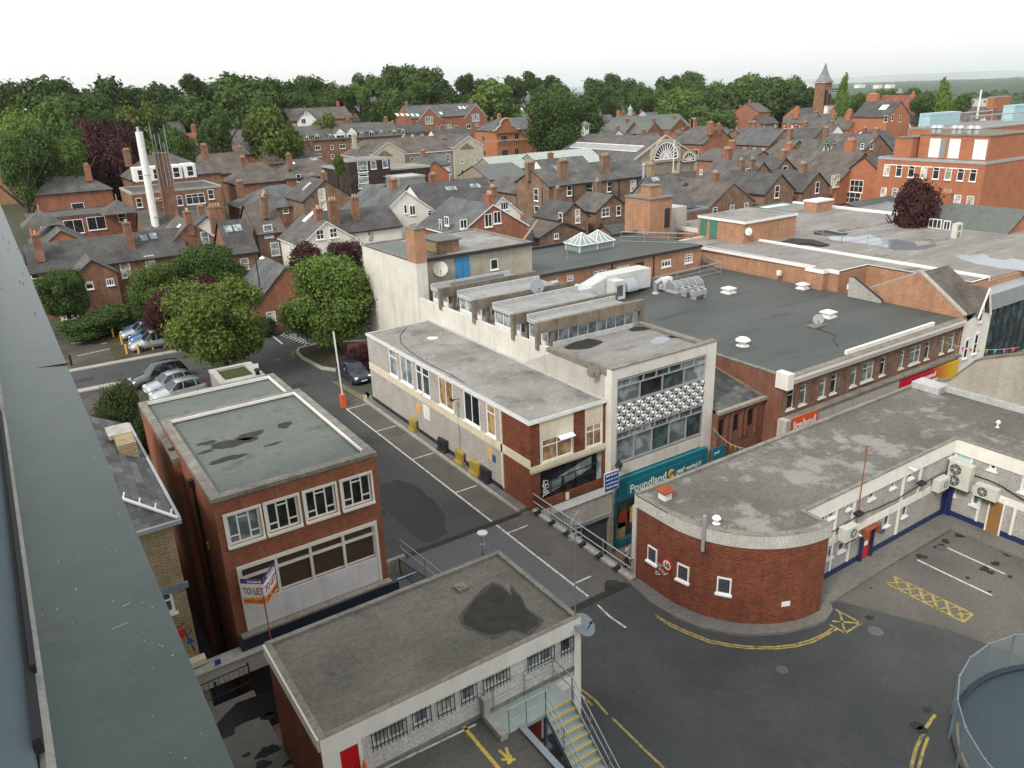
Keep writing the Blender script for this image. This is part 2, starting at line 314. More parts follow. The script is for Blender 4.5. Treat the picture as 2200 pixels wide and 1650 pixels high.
# -------- windows: local frame x right, z up, y outward; origin lower-left corner on the wall face
def win_mb(w,h,style='sash',fr=.07,sill=True,dep=.03,back=0.0):
 b=MB();y1=dep;y0=back-.02
 B=lambda x0,x1,z0,z1:b.box(x0,x1,y0,y1,z0,z1,0)
 B(0,w,0,fr);B(0,w,h-fr,h);B(0,fr,fr,h-fr);B(w-fr,w,fr,h-fr);t=fr*.7
 if style=='sash':B(fr,w-fr,h*.48,h*.48+t)
 elif style=='top':B(fr,w-fr,h*.7,h*.7+t)
 elif style=='cross':B(fr,w-fr,h*.5-t/2,h*.5+t/2);B(w/2-t/2,w/2+t/2,fr,h*.5-t/2);B(w/2-t/2,w/2+t/2,h*.5+t/2,h-fr)
 elif style[:1]=='g':
  c,r=int(style[1]),int(style[2])
  for k in range(1,c):x=w*k/c;B(x-t/2,x+t/2,fr,h-fr)
  for k in range(1,r):
   for q in range(c):B(max(fr,w*q/c+t/2),min(w-fr,w*(q+1)/c-t/2),h*k/r-t/2,h*k/r+t/2)
 elif style[:1]=='t' and style[1].isdigit():
  c=int(style[1])
  for k in range(1,c):x=w*k/c;B(x-t/2,x+t/2,fr,h-fr)
  for q in range(c):B(max(fr,w*q/c+t/2),min(w-fr,w*(q+1)/c-t/2),h*.68,h*.68+t)
 elif style=='tol':
  for k in(1,2):x=w*k/3;B(x-t/2,x+t/2,fr,h-fr)
  B(w/3+t/2,2*w/3-t/2,h*.8,h*.8+t);B(fr,w/3-t/2,h*.25,h*.25+t);B(2*w/3+t/2,w-fr,h*.25,h*.25+t)
 if sill:b.box(-.06,w+.06,y0,dep+.09,-.09,0,0)
 g=MB();yg=dep-.02 if dep<.06 else dep-.05
 g.poly([(fr*.5,yg,fr*.5),(w-fr*.5,yg,fr*.5),(w-fr*.5,yg,h-fr*.5),(fr*.5,yg,h-fr*.5)],0)
 return b,g
def frame_mat(o,ux,n):return Matrix(((ux.x,n.x,0,o.x),(ux.y,n.y,0,o.y),(ux.z,n.z,1,o.z),(0,0,0,1)))
def put_win(parent,o,ux,n,w,h,style='sash',fm='frame_white',gm='glass',two=False,name='window',fr=.09,sill=True,dep=.03,back=0.):
 b,g=win_mb(w,h,style,fr,sill,dep,back);tf=frame_mat(v3(o),ux,n)
 flip=ux.cross(n).z<0
 if two:
  for q in(b,g):
   if flip:q.f=[t[::-1]for t in q.f]
  if flip is False:g.f=[t[::-1]for t in g.f]
  f=b.build(name,[fm],parent,tf=tf);g.build('pane',[gm],f,tf=tf);return f
 i=len(b.v);b.v+=g.v;b.f+=[tuple(k+i for k in t)for t in g.f];b.m+=[1]*len(g.f)
 if flip:b.f=[t[::-1]for t in b.f]
 return b.build(name,[fm,gm],parent,tf=tf)
def span(pl,p,q):
 f=atX if pl[0]=='X' else atY
 a,b=f(*p,pl[1]),f(*q,pl[1]);return a,b
def wp(pl,p,q,parent,style='sash',fm='frame_white',gm='glass',two=False,name='window',fr=.07,sill=True,dep=.03,size=None,snap=None):
 """window from two opposite photo corners: p lower-left, q upper-right"""
 a,b=span(pl,p,q);s=pl[2]
 if pl[0]=='X':
  n=V((s,0,0));ux=V((0,1,0))if s>0 else V((0,-1,0));lo,hi=sorted((a.y,b.y));o=V((pl[1],lo if s>0 else hi,min(a.z,b.z)))
 else:
  n=V((0,s,0));ux=V((-1,0,0))if s>0 else V((1,0,0));lo,hi=sorted((a.x,b.x));o=V((hi if s>0 else lo,pl[1],min(a.z,b.z)))
 w,h=hi-lo,abs(a.z-b.z)
 if size:w,h=size
 return put_win(parent,o,ux,n,w,h,style,fm,gm,two,name,fr,sill,dep)
def holed(mb,pl,a0,a1,z0,z1,holes,dep=.14,m=0,mr=None):
 """wall face on plane pl spanning a0..a1, z0..z1 with rectangular holes (a0,a1,z0,z1) and reveals"""
 ax,c,s=pl;mr=m if mr is None else mr
 P=(lambda a,z,d=0:(c-s*d,a,z))if ax=='X' else(lambda a,z,d=0:(a,c-s*d,z))
 A=sorted({a0,a1,*[h[0]for h in holes],*[h[1]for h in holes]});Z=sorted({z0,z1,*[h[2]for h in holes],*[h[3]for h in holes]})
 fl=(ax=='X')==(s>0)
 def q(pts,mm):mb.poly(pts if fl else pts[::-1],mm)
 for i in range(len(A)-1):
  for j in range(len(Z)-1):
   ca,cz=(A[i]+A[i+1])/2,(Z[j]+Z[j+1])/2
   if any(h[0]<ca<h[1]and h[2]<cz<h[3]for h in holes):continue
   q([P(A[i],Z[j]),P(A[i+1],Z[j]),P(A[i+1],Z[j+1]),P(A[i],Z[j+1])],m)
 for h in holes:
  b0,b1,y0,y1=h[:4]
  q([P(b0,y0),P(b1,y0),P(b1,y0,dep),P(b0,y0,dep)][::-1],mr);q([P(b0,y1),P(b1,y1),P(b1,y1,dep),P(b0,y1,dep)],mr)
  q([P(b0,y0),P(b0,y1),P(b0,y1,dep),P(b0,y0,dep)],mr);q([P(b1,y0),P(b1,y1),P(b1,y1,dep),P(b1,y0,dep)][::-1],mr)
  q([P(b0,y0,dep),P(b1,y0,dep),P(b1,y1,dep),P(b0,y1,dep)],mr)
def rect(pl,p,q):
 a,b=span(pl,p,q);k=1 if pl[0]=='X' else 0
 return(*sorted((a[k],b[k])),*sorted((a.z,b.z)))
def hwin(pl,h,parent,style,fm='frame_white',gm='glass',two=True,fr=.08,sill=True,ins=.09,name='window',sd=0.0):
 """window set back in a hole h"""
 ax,c,s=pl;w,hh=h[1]-h[0],h[3]-h[2]
 if ax=='X':n=V((s,0,0));ux=V((0,s,0));o=V((c-s*ins,h[0]if s>0 else h[1],h[2]))
 else:n=V((0,s,0));ux=V((-s,0,0));o=V((h[1]if s>0 else h[0],c-s*ins,h[2]))
 return put_win(parent,o,ux,n,w,hh,style,fm,gm,two,name,fr,sill=False,dep=.05)
def text(s,size,o,ux,up,m,parent=None,name='lettering',ext=.01,align='LEFT',width=None,bold=0,shear=0,**tags):
 cu=bpy.data.curves.new('t','FONT');cu.body=s;cu.size=size;cu.extrude=ext;cu.align_x=align;cu.offset=bold;cu.resolution_u=3;cu.shear=shear
 t=bpy.data.objects.new('t',cu);me=bpy.data.meshes.new_from_object(t);bpy.data.objects.remove(t);bpy.data.curves.remove(cu)
 ux,up,o=v3(ux).normalized(),v3(up).normalized(),v3(o);n=ux.cross(up)
 if width:
  xs=[v.co.x for v in me.vertices];k=width/(max(xs)-min(xs));me.transform(Matrix.Diagonal((k,1,1,1)))
 me.transform(Matrix(((ux.x,up.x,n.x,o.x),(ux.y,up.y,n.y,o.y),(ux.z,up.z,n.z,o.z),(0,0,0,1))))
 off=OFF.get(parent.name,V((0,0,0)))if parent else V((0,0,0));me.transform(Matrix.Translation(-off))
 me.materials.clear();me.materials.append(MATS[m]);ob=bpy.data.objects.new(name,me);COL.objects.link(ob)
 if parent:ob.parent=parent;OFF[ob.name]=off
 return tag(ob,**tags)
def blob(mb,cx,cy,z,rx,ry,seed,m=0,n=22,rough=.3,ang=0):
 rnd=random.Random(seed);ph=[rnd.random()*6.3 for _ in range(6)];pts=[]
 for k in range(n):
  t=2*math.pi*k/n;r=1+rough*(.5*math.sin(2*t+ph[0])+.4*math.sin(3*t+ph[1])+.3*math.sin(5*t+ph[2])+.25*math.sin(8*t+ph[3]))
  x,y=rx*r*math.cos(t),ry*r*math.sin(t);pts.append((cx+x*math.cos(ang)-y*math.sin(ang),cy+x*math.sin(ang)+y*math.cos(ang),z))
 mb.poly(pts,m)
def flat_roof(name,mb_wall,P,z,kw=.25,kh=.18,mroof='felt_grey',mcop='coping',parent=None,sides=None):
 """recessed flat roof with a coping round it"""
 r=MB();r.poly([(x,y,z-kh)for x,y in P],0);o=r.build('roof',[mroof],parent)
 c=MB();n=len(P)
 A=sum(P[k][0]*P[(k+1)%n][1]-P[(k+1)%n][0]*P[k][1]for k in range(n));s=1 if A>0 else-1
 inn=[]
 for k in range(n):
  p0,p1,p2=V(P[k-1]),V(P[k]),V(P[(k+1)%n]);d1=(p1-p0).normalized();d2=(p2-p1).normalized()
  n1=V((-d1.y,d1.x))*s;n2=V((-d2.y,d2.x))*s;b=(n1+n2);b=b/max(.2,b.dot(n1))if b.length>.1 else n1
  inn.append(p1+b*kw)
 for k in range(n):
  j=(k+1)%n
  if sides and k not in sides:continue
  a,b,e,f=P[k],P[j],inn[j],inn[k]
  for pts in([(*a,z),(*b,z),(*e,z),(*f,z)],[(*f,z),(*e,z),(*e,z-kh),(*f,z-kh)]):c.poly(pts if s>0 else pts[::-1],0)
 c.build('coping',[mcop],parent);return o
# ---------------------------------------------------------------- terrain and roads
SY0,SY1=23.8,32.15
def axis(near,far,step,g=1.13,lo=0):
 a=[lo];s=step
 while a[-1]<far:
  a.append(a[-1]+s)
  if a[-1]>near:s*=g
 return a
xs=[-x for x in axis(60,4000,20)[1:]][::-1]+[0,3.3,4.9]+axis(300,26000,20)[1:];ys=[-3000,-1000,-300,-100,-30,0,SY0,SY1,45.5]+axis(300,26000,20,lo=50)
tb=MB();
for j in range(len(ys)-1):
 for i in range(len(xs)-1):
  x0,x1,y0,y1=xs[i],xs[i+1],ys[j],ys[j+1]
  if y0==SY0 and x0>=-60 and x1<=120:continue
  if x0==3.3 and y0==SY1:continue
  tb.poly([(x0,y0,G(x0,y0)),(x1,y0,G(x1,y0)),(x1,y1,G(x1,y1)),(x0,y1,G(x0,y1))])
rough_mat('ground_town',(.085,.08,.07),(.06,.075,.035),s1=.03,s2=.6);struct('ground',tb,'ground_town')
def flat(name,P,z,m,thick=0):
 b=MB()
 if thick:b.prism(P,z-thick,z)
 else:b.poly([(x,y,z)for x,y in P])
 return struct(name,b,m)
Z1=D+.004;Z2=D+.008;Z3=D+.012
b=MB();b.poly([(-60,SY0,0),(120,SY0,0),(120,SY1,0),(-60,SY1,0)]);struct('street',b,'paving_street')
flat('alley',[(3.3,SY1),(4.9,SY1),(4.9,45.5),(3.3,45.5)],.0,'dark')  # near-black floor colour paints in the shade of the narrow alley
b=MB();b.poly([(-60,SY0,0),(-60,SY0,D),(120,SY0,D),(120,SY0,0)],0);[b.poly([(a,SY1,0),(c,SY1,0),(c,SY1,D),(a,SY1,D)])for a,c in((-60,3.3),(12.05,21.9),(62.5,120))];b.poly([(3.3,45.5,0),(4.9,45.5,0),(4.9,45.5,D),(3.3,45.5,D)]);b.poly([(3.3,41.2,0),(3.3,45.5,0),(3.3,45.5,D),(3.3,41.2,D)][::-1])
b.poly([(-60,SY0,0),(-60,SY1,0),(-60,SY1,D),(-60,SY0,D)]);b.poly([(120,SY0,0),(120,SY0,D),(120,SY1,D),(120,SY1,0)]);struct('retaining_wall',b,'concrete')
flat('road',[(12.2,32.4),(21.9,32.4),(21.9,60),(21.2,64.5),(20.3,68.6),(20.3,71.8),(36,71.8),(36,77.4),(-25,77.9),(-25,72.2),(11.6,71.8),(12.2,70)],Z1,'asphalt')
b=MB();b.box(12.2,22.35,SY0-.02,32.4,D-.55,D+.005,1,0);struct('bridge_deck',b,['asphalt_grey','concrete'])
flat('forecourt',[(14.45,SY0-.05),(14.45,18.35),(4.75,18.35),(4.75,-20),(70,-20),(70,18.5),(27,18.5),(22.3,23.7)],Z1,'asphalt')
flat('parking_bays',[(19.55,32.6),(21.4,32.6),(21.9,56),(19.55,54)],Z2,'asphalt_bay');flat('parking_bays',[(19.55,SY0+.15),(22.,SY0+.15),(22.,32.2),(19.55,32.2)],Z2,'asphalt_bay')
flat('parking_yard',[(28.5,17.2),(38.8,17.2),(38.8,-5),(33,4),(30.6,13)],Z2,'asphalt_yard')
flat('car_park',[(-10,78.6),(14.3,78.2),(15,97),(-10,98)],Z1,'asphalt_old');flat('car_park',[(-14,57),(11.2,57),(11.2,70.5),(6,71.3),(-14,71.5)],Z1,'asphalt_old')
flat('pavement',[(-25,77.9),(14.3,77.5),(14.3,78.3),(-25,78.7)],D+.1,'kerb',.1);flat('pavement',[(-14,71.4),(8.5,71.),(8.5,71.9),(-14,72.2)],D+.1,'kerb',.1)
flat('verge',[(6.8,79),(8.3,79),(8.6,90),(7.3,92)],D+.03,'soil',.03)
flat('verge',[(-10,92.5),(12,92),(15,97.5),(-10,98)],D+.08,'soil',.08)
flat('kerb',[(21.25,32.6),(21.4,32.6),(21.5,54.0),(21.9,55),(21.7,55.3),(21.25,54.2)],D+.13,'kerb',.13)
flat('pavement',[(21.4,32.6),(22.0,32.6),(22.2,56),(22.2,55.1),(21.9,55),(21.5,54.0)],D+.12,'pavement',.12)
isl=[tuple(atZ(*K('b2',*q),D)[:2])for q in((400,1300),(600,1250),(1005,1240),(1050,1480),(720,1470),(600,1455),(440,1370),(395,1330))]
flat('island_pavement',isl,D+.1,'soil',.1)
k=MB();rim=[tuple(atZ(*K('b2',*q),D)[:2])for q in((1000,1225),(590,1240),(395,1290),(375,1330),(430,1385),(590,1470),(720,1490),(725,1470),(600,1453),(442,1368),(400,1330),(408,1300),(600,1256),(1000,1240))]
k.prism(rim,D,D+.13);struct('kerb',k,'kerb')
CX,CY,CRR=27.1,21.8,4.8
def arc(r,a0,a1,n):return[(CX+r*math.cos(math.radians(a0+(a1-a0)*k/n)),CY+r*math.sin(math.radians(a0+(a1-a0)*k/n)))for k in range(n+1)]
outer=[(21.75,23.7),(21.5,21.9),(21.65,20.5),(21.98,19.4),(22.64,18.42),(23.2,17.85),(23.9,17.4),(24.6,17.),(25.45,16.72),(26.2,16.5),(26.9,16.45),(27.7,16.7),(28.03,17.06),(32.1,17.2),(38.5,17.25),(38.5,2),(39.9,2),(39.9,18.5),(27,18.5)]
flat('pavement',outer+arc(CRR-.1,270,180,14)+[(22.4,23.7)],D+.13,'pavement',.13)
b=MB();b.box(12.3,21.3,32.2,32.6,D,D+.014);b.box(14.5,21.7,23.55,23.95,D,D+.014);struct('expansion_joint',b,'damp')
MK={}
def rline(px,w,z=Z3,m='road_white',world=False,name='road_marking'):
 P=[V(p)if world else V(atZ(*p,D)[:2])for p in px];L,Rr=[],[]
 for i,p in enumerate(P):
  d=(P[min(i+1,len(P)-1)]-P[max(i-1,0)]).normalized();nn=V((-d.y,d.x))*w/2;L.append(p+nn);Rr.append(p-nn)
 b=MK.setdefault(m,MB())
 for i in range(len(P)-1):b.poly([(*Rr[i],z),(*Rr[i+1],z),(*L[i+1],z),(*L[i],z)])
rline([(19.55,53.6),(19.55,32.65)],.11,world=True);rline([(19.55,32.15),(19.55,24.1)],.11,world=True)
for y,xe in((53.5,21.3),(48.2,21.2),(42.5,21.2),(36.8,21.1),(31.1,20.95),(25.3,20.7)):rline([(19.6,y),(xe,y)],.1,world=True)
rline([(1284,1300),(1310,1325),(1345,1349)],.1)
rline([K('c2',*q)for q in((690,0),(990,178))],.09,m='road_yellow');rline([K('c2',*q)for q in((722,0),(1005,165))],.09,m='road_yellow')
rline([K('d3',*q)for q in((1290,360),(1400,425),(1560,500),(1740,572),(1900,605),(2060,625),(2200,630))]+[K('d4',*q)for q in((110,628),(260,610),(400,570),(520,515),(600,460))],.09,m='road_yellow')
rline([K('d3',*q)for q in((1300,375),(1420,455),(1560,520),(1740,590),(1900,622),(2060,642))]+[K('d4',*q)for q in((0,645),(120,646),(270,628),(420,588),(620,480))],.08,m='road_yellow')
rline([K('d3',*q)for q in((660,985),(780,1080),(885,1200))],.1,m='road_yellow');rline([K('d3',*q)for q in((660,1030),(760,1125))],.1,m='road_yellow');rline([K('d3',*q)for q in((920,1225),(1100,1400),(1210,1510),(1360,1650))],.1,m='road_yellow')
for a,c in(((605,310),(825,430)),((825,430),(690,512)),((690,512),(560,440)),((580,412),(825,430)),((645,335),(690,512))):rline([K('d4',*a),K('d4',*c)],.1,m='road_yellow')
hx=[(1105,35),(1770,350),(1690,420),(1035,90)]
for i in(0,1,2):rline([K('d4',*hx[i]),K('d4',*hx[i+1])],.1,m='road_yellow')
Lp=[V(hx[0])*(1-t)+V(hx[1])*t for t in(0,.16,.32,.48,.65,.82)];Bp=[V(hx[3])*(1-t)+V(hx[2])*t for t in(0,.17,.33,.49,.66,.83,1)]
for i in range(6):
 rline([K('d4',*Lp[i]),K('d4',*Bp[i+1])],.13,z=Z3+.004,m='road_yellow');rline([K('d4',*Bp[i]),K('d4',*(Lp[i+1]if i<5 else hx[1]))],.08,z=Z3+.008,m='road_yellow')
rline([K('c4',1545,1400),K('c4',2040,1625)],.1);rline([K('c4',1300,1505),K('c4',1600,1650),K('d4',1930,195)],.1)
rline([K('d4',1245,1650),K('d4',1290,1480),K('d4',1380,1300),K('d4',1450,1200)],.12,m='road_yellow');rline([K('d4',1310,1650),K('d4',1350,1500),K('d4',1390,1390)],.1,m='road_yellow')
for a,c in(((115,1205),(165,1175)),((165,1175),(265,1255)),((250,1185),(300,1150)),((500,1275),(595,1276)),((600,1240),(720,1215))):rline([K('b2',*a),K('b2',*c)],.15)
rline([K('b2',*q)for q in((600,1238),(480,1255),(355,1310),(345,1350),(365,1370))],.1,m='road_yellow')
for k in range(9):rline([K('b2',270+k*26,1190+k*10),K('b2',375+k*14,1165+k*10)],.13)
for q,r_ in(((650,1355),(945,1290)),((600,1250),(700,1240)),((850,1255),(930,1240))):rline([K('b1',*q),K('b1',*r_)],.12)
for m_,b in MK.items():b.build('road_marking',[m_],kind='structure')
b=MB();b.poly([atZ(*K('c2',*q),D+.0105)for q in((1085,870),(1180,850),(1230,822),(1300,850),(1330,850),(1420,895),(1480,960),(1520,985),(1570,1040),(1640,1130),(1640,1180),(1625,1215),(1660,1275),(1500,1365),(1400,1320),(1180,1130),(1090,1040))][::-1]);struct('water_film',b,'damp_road')
b=MB();sd_=0
for(x,y,rx,ry)in((1670,1285,60,28),(1538,1347,34,18),(1500,1380,26,14),(1465,1395,30,15),(1335,1475,42,24),(2070,1455,45,18),(1960,1535,36,16),(1865,1580,40,18),(1920,1610,28,10)):
 p=atZ(*K('c4',x,y),Z3+.004);q=atZ(*K('c4',x+rx,y),D);r_=(q-p).length;sd_+=1;blob(b,p.x,p.y,Z3+.004,r_,r_*.9,sd_)
for(x,y,rx)in((897,380,36),(1385,1158,38),(1295,1290,56),(1340,1330,48),(1725,45,20),(2083,36,22),(908,130,10),(1912,160,14)):
 p=atZ(*K('d4',x,y),Z3+.004);q=atZ(*K('d4',x+rx,y),D);r_=(q-p).length;sd_+=1;blob(b,p.x,p.y,Z3+.004,r_,r_*.85,sd_,rough=.12)
p=atZ(*K('d3',945,112),D);blob(b,p.x,p.y,Z3+.004,.55,.45,33)
struct('water',b,'damp')
b=MB();rnd=random.Random(3)
for(x,y,w,h,a)in((35,14,1.2,.9,0),(16.5,45,.7,5,0),(17.8,61,2.4,1.2,.1),(14.5,38,1.4,2,0),(2,74.5,5,1.,0),(27,75,3,1.2,0),(16,29,1.5,.8,0)):
 c,s=math.cos(a),math.sin(a);b.poly([(x+i*w/2*c-j*h/2*s,y+i*w/2*s+j*h/2*c,D+.0065)for i,j in((-1,-1),(1,-1),(1,1),(-1,1))])
struct('road_patch',b,'asphalt_patch')
b=MB()
for(x,y,r_)in((17.5,50,.33),(28,14.8,.33),(22.8,15.6,.25),(36.5,16.6,.3),(14.2,66,.33),(19.2,69,.25),(25,74.5,.33),(20.9,29.5,.3),(33.5,16.2,.22)):b.lathe((x,y,D+.013),[(r_,0),(r_*.9,.004)],0,14)
struct('manhole_cover',b,'shutter')
# ---------------------------------------------------------------- near buildings
def facade(mb,par,pl,a0,a1,z0,z1,wins,m=0,fm='frame_white',dep=.14,mr=None,ins=.07,fr=.11):
 R_=[]
 for w in wins:
  h=w[0]if len(w[0])==4 else rect(pl,K(*w[0]),K(*w[1]))
  h=(max(a0+.02,h[0]),min(a1-.02,h[1]),max(z0+.02,h[2]),min(z1-.02,h[3]));R_.append(h)
  hwin(pl,h,par,w[2]if len(w)>2 else 'sash',fm,w[3]if len(w)>3 else 'glass',ins=ins,fr=fr)
  if len(w)>4 and w[4]:
   s=MB();ax,c,sd=pl;e=(c-.02*sd,c+w[4]*sd)
   if ax=='Y':s.box(h[0]-.08,h[1]+.08,*e,h[2]-.1,h[2]-.003)
   else:s.box(*e,h[0]-.08,h[1]+.08,h[2]-.1,h[2]-.003)
   s.build('sill',[fm],par)
 holed(mb,pl,a0,a1,z0,z1,R_,dep,m,mr);return R_
def sides(mb,pl_list,z0,z1,m=0):
 for(ax,c,s,a0,a1)in pl_list:holed(mb,(ax,c,s),a0,a1,z0,z1,[],0,m)
# ---- the building we look out of: its ledge and wall
t=thing('office_tower','blue-grey painted metal parapet cap and window frames of the tall building at the left edge','building',(0,0,0))
b=MB();b.box(-14,.03,-12,26,0,25.9);b.build('wall',['concrete'],t)
b=MB();b.prism([(-.12,.2),(.13,.2),(.13,25.5),(-.12,25.5)],25.93,lambda p:26.0 if p[0]>0 else 26.012);b.box(.118,.135,.2,25.5,25.86,25.93)
b.build('ledge',['ledge_paint'],t)
b=MB();b.tube((-.118,.3,26.014),(-.118,24,26.014),.012,0,8);b.lathe((-.1,1.18,26.008),[(.018,0),(.016,.008),(0.001,.012)],0,12);b.build('sealant',['coping_light'],t)
b=MB();b.box(-.2,-.13,.3,25,25.9,26.05);b.box(-.24,-.2,.3,25,26.05,26.12);b.build('window_frame',['bluegrey'],t)
b=MB();b.obox((-.128,1.23,26.035),(0,1.7,0),(.012,0,0),(0,0,.03));b.obox((-.118,1.42,26.055),(0,1.5,0),(.008,0,0),(0,0,.02));b.build('window_sash',['dark'],t)
b=MB();b.poly([(-.22,.3,26.12),(-.22,25,26.12),(-.22,25,28),(-.22,.3,28)]);b.build('pane',['bluegrey'],t)
b=MB();[b.lathe((p.x,p.y,26.006),[(.004,0),(.003,.005)],0,6)for p in[atZ(*K('b1',*q),26.)for q in((30,365),(75,400),(70,467),(150,455),(190,665),(170,735),(200,753),(20,800),(300,1005),(15,90))]];b.build('rivet',['dark'],t)
b=MB();p=atZ(*K('b1',215,1480),26);q=atZ(*K('b1',580,1425),26);b.obox((p.x,p.y,26.001),q-p,(0,.006,0),(0,0,.004));b.build('seam',['dark'],t)
b=MB();rnd=random.Random(8)
for k in range(130):y=.9+5*rnd.random()**2;x=-.1+.21*rnd.random()**(.6 if k%3 else 1);r_=rnd.uniform(.0004,.0015);blob(b,x,y,26.0055+max(0,-x)*.1,r_,r_*rnd.uniform(.6,2),k,n=6)
for(x,y,l)in((.02,1.55,.03),(-.03,1.42,.02),(.05,1.62,.016),(-.02,1.9,.02)):b.obox((x,y,26.006),(l,.004,0),(0,.0008,0),(0,0,.0004))
b.build('speck',['white'],t,kind='stuff')
# ---- yellow brick victorian house, lower left
t=thing('corner_house','yellow brick Victorian house with slate hipped roof and white ridge clips beside the dark alley','building',(3,30,0))
b=MB();facade(b,t,('Y',30.,-1),-6,3.28,0,11.7,[(('d1',1330,380),('d1',1440,120),'sash','glass_teal',.12)],0,'white')
sides(b,[('X',3.28,1,30,41.3),('Y',41.3,1,-6,3.28)],0,11.7);b.build('wall',['brick_yellow'],t)
b=MB();b.box(-6,3.4,29.86,30,8.55,8.8);b.build('string_course',['bluegrey'],t)
b=MB();b.box(-6,3.36,29.72,29.998,0,4.9);b.box(-6,3.45,29.6,29.998,4.9,5.15);b.build('shopfront_surround',['paint_cream'],t)
b=MB();rz=13.6
b.poly([(-6.3,29.7,11.75),(3.5,29.7,11.75),(-.9,34,rz),(-6.3,34,rz)]);b.poly([(3.5,29.7,11.75),(3.5,41.5,11.75),(1.2,41.5,13),(-.9,34,rz)]);b.poly([(1.2,41.5,13),(3.5,41.5,11.75),(-6,41.5,11.75),(-6,41.5,13.)]);b.poly([(-6.3,34,rz),(-.9,34,rz),(1.2,41.5,13),(-6,41.5,13)])
r_=b.build('roof',['slate_coarse'],t)
b=MB();b.box(-6.4,3.6,29.55,29.7,11.6,11.76);b.box(3.5,3.62,29.7,41.5,11.62,11.8);b.build('gutter',['grey_paint'],t)
b=MB();b.tube((3.5,29.7,11.82),(-.9,34,rz+.08),.07,0,6)
for k in range(9):p=V((3.3,29.9,11.9)).lerp(V((-.9,34,rz+.1)),k/9);b.tube(p,p+V((.1,.25,.14)),.035,0,5)
b.build('hip_ridge',['white'],r_)
b=MB();b.box(2.5,3.25,36.4,37.9,11.7,12.7,0);b.box(2.3,3.3,37.7,39,12.55,12.75,1);b.build('chimney',['brick_yellow','coping_light'],r_)
b=MB();b.tube(K and(3.5,29.6,0),(3.5,29.6,11.6),.0,0,4);
s_=thing('hanging_sign','small red projecting shop sign on the white corner of the yellow brick house','sign',(3.,29.6,3.4))
b=MB();q=atY(*K('d1',1515,520),29.4);b.box(q.x-.16,q.x+.16,29.35,29.45,q.z-.22,q.z+.22,0);b.build('panel',['red'],s_);b=MB();b.path([(q.x+.3+.16*math.cos(a*.7),29.4,q.z+.16*math.sin(a*.7))for a in range(10)],.015);b.tube((q.x+.2,29.6,q.z),(q.x+.45,29.6,q.z-1.2),.025);b.tube((q.x-.2,29.4,q.z+.24),(q.x+.3,29.6,q.z+.28),.02);b.build('bracket',['black'],s_)
b=MB();b.prism([(0,0),(.5,0),(.25,.42)],0,.04);q=atY(*K('d1',1575,610),29.5);b.build('warning_sign',['blue'],tf=Matrix(((.7,0,0,q.x),(0,0,1,29.5),(0,.7,0,q.z),(0,0,0,1))),label='small blue triangular sign on white corner pier',cat='sign')
# ---- red brick building with TO LET board
t=thing('office_building','red brick building with green felt roof, white framed windows and peeling white panel below','building',(8.5,30,0))
x0,x1,y0,y1,zt=4.9,12.05,30.,40.15,12.
F=('Y',y0,-1);b=MB()
ws=[(('d1',0,0,0)if 0 else('c1',1945,1390),('c1',2180,1050),'tol','glass_grey',.14),(('c2',150,1285),('c2',385,955),'tol','glass_dark',.14),(('c2',475,1180),('c2',700,862),'tol','glass_dark',.14),(('c2',785,1082),('c2',1000,768),'tol','glass_dark',.14)]
rs=[rect(F,K(*w[0]),K(*w[1]))for w in ws];zb=sum(r[2]for r in rs)/4;zh=sum(r[3]for r in rs)/4;wd=sum(r[1]-r[0]for r in rs)/4
hs=[((r[0]+r[1])/2-wd/2,(r[0]+r[1])/2+wd/2,zb,zh)for r in rs]
big=rect(F,K('d2',250,130),K('c2',1050,1180));bx0,bx1=x0+.55,x1-.45
zw1=atY(*K('c2',1040,1200),y0).z;zw0=atY(*K('c2',790,1555),y0).z;zfl=atY(*K('d2',1080,60),y0).z
zw0=atY(*K('c2',1010,1490),y0).z
facade(b,t,F,x0,x1,zfl+.1,zt,[(h,0,'tol',g,.14)for h,g in zip(hs,('glass_grey','glass_dark','glass_dark','glass_dark'))]+[((bx0,bx1,zw0,zw1),0,'none','interior_brown',0)],0,'frame_cream',dep=.2,ins=.12,fr=.1)
b.box(x0+.05,x1-.05,y0+.9,y1-.05,0,11.75,0);sides(b,[('X',x0,-1,y0,y1),('X',x1,1,y0,y1),('Y',y1,1,x0,x1)],0,zt)
holed(b,F,x0,x1,zfl-.35,zfl+.1,[],0,0);b.build('wall',['brick_tolet'],t)
for h in hs:
 f=MB();f.box(h[0]-.09,h[0],y0-.05,y0+.02,h[2]-.1,h[3]+.1);f.box(h[1],h[1]+.09,y0-.05,y0+.02,h[2]-.1,h[3]+.1);f.box(h[0],h[1],y0-.05,y0+.02,h[3],h[3]+.1);f.build('window_surround',['frame_cream'],t)
f=MB();n_=4;w_=(bx1-bx0)/n_;zm=zw1-(zw1-zw0)*.27
f.box(bx0-.12,bx1+.12,y0-.1,y0+.02,zw1,zw1+.16);f.box(bx0-.12,bx0,y0-.1,y0+.02,zfl,zw1);f.box(bx1,bx1+.12,y0-.1,y0+.02,zfl,zw1)
for k in range(n_+1):x=bx0+w_*k;f.box(max(bx0,x-.06),min(bx1,x+.06),y0-.04,y0+.1,zw0,zw1)
for k in range(n_):f.box(bx0+w_*k+.06,bx0+w_*(k+1)-.06,y0-.03,y0+.09,zm-.05,zm+.05)
f.build('shop_window_frame',['paint_white'],t)
f=MB();f.box(bx0,bx1,y0-.07,y0+.02,zfl,zw0-.0);f.build('panel',['paint_peel'],t)
f=MB();f.box(x0+.1,x1,y0-.45,y0-.1,zfl-.1,zfl);f.build('ledge',['rust'],t)if 0 else f.build('ledge',['concrete'],t)
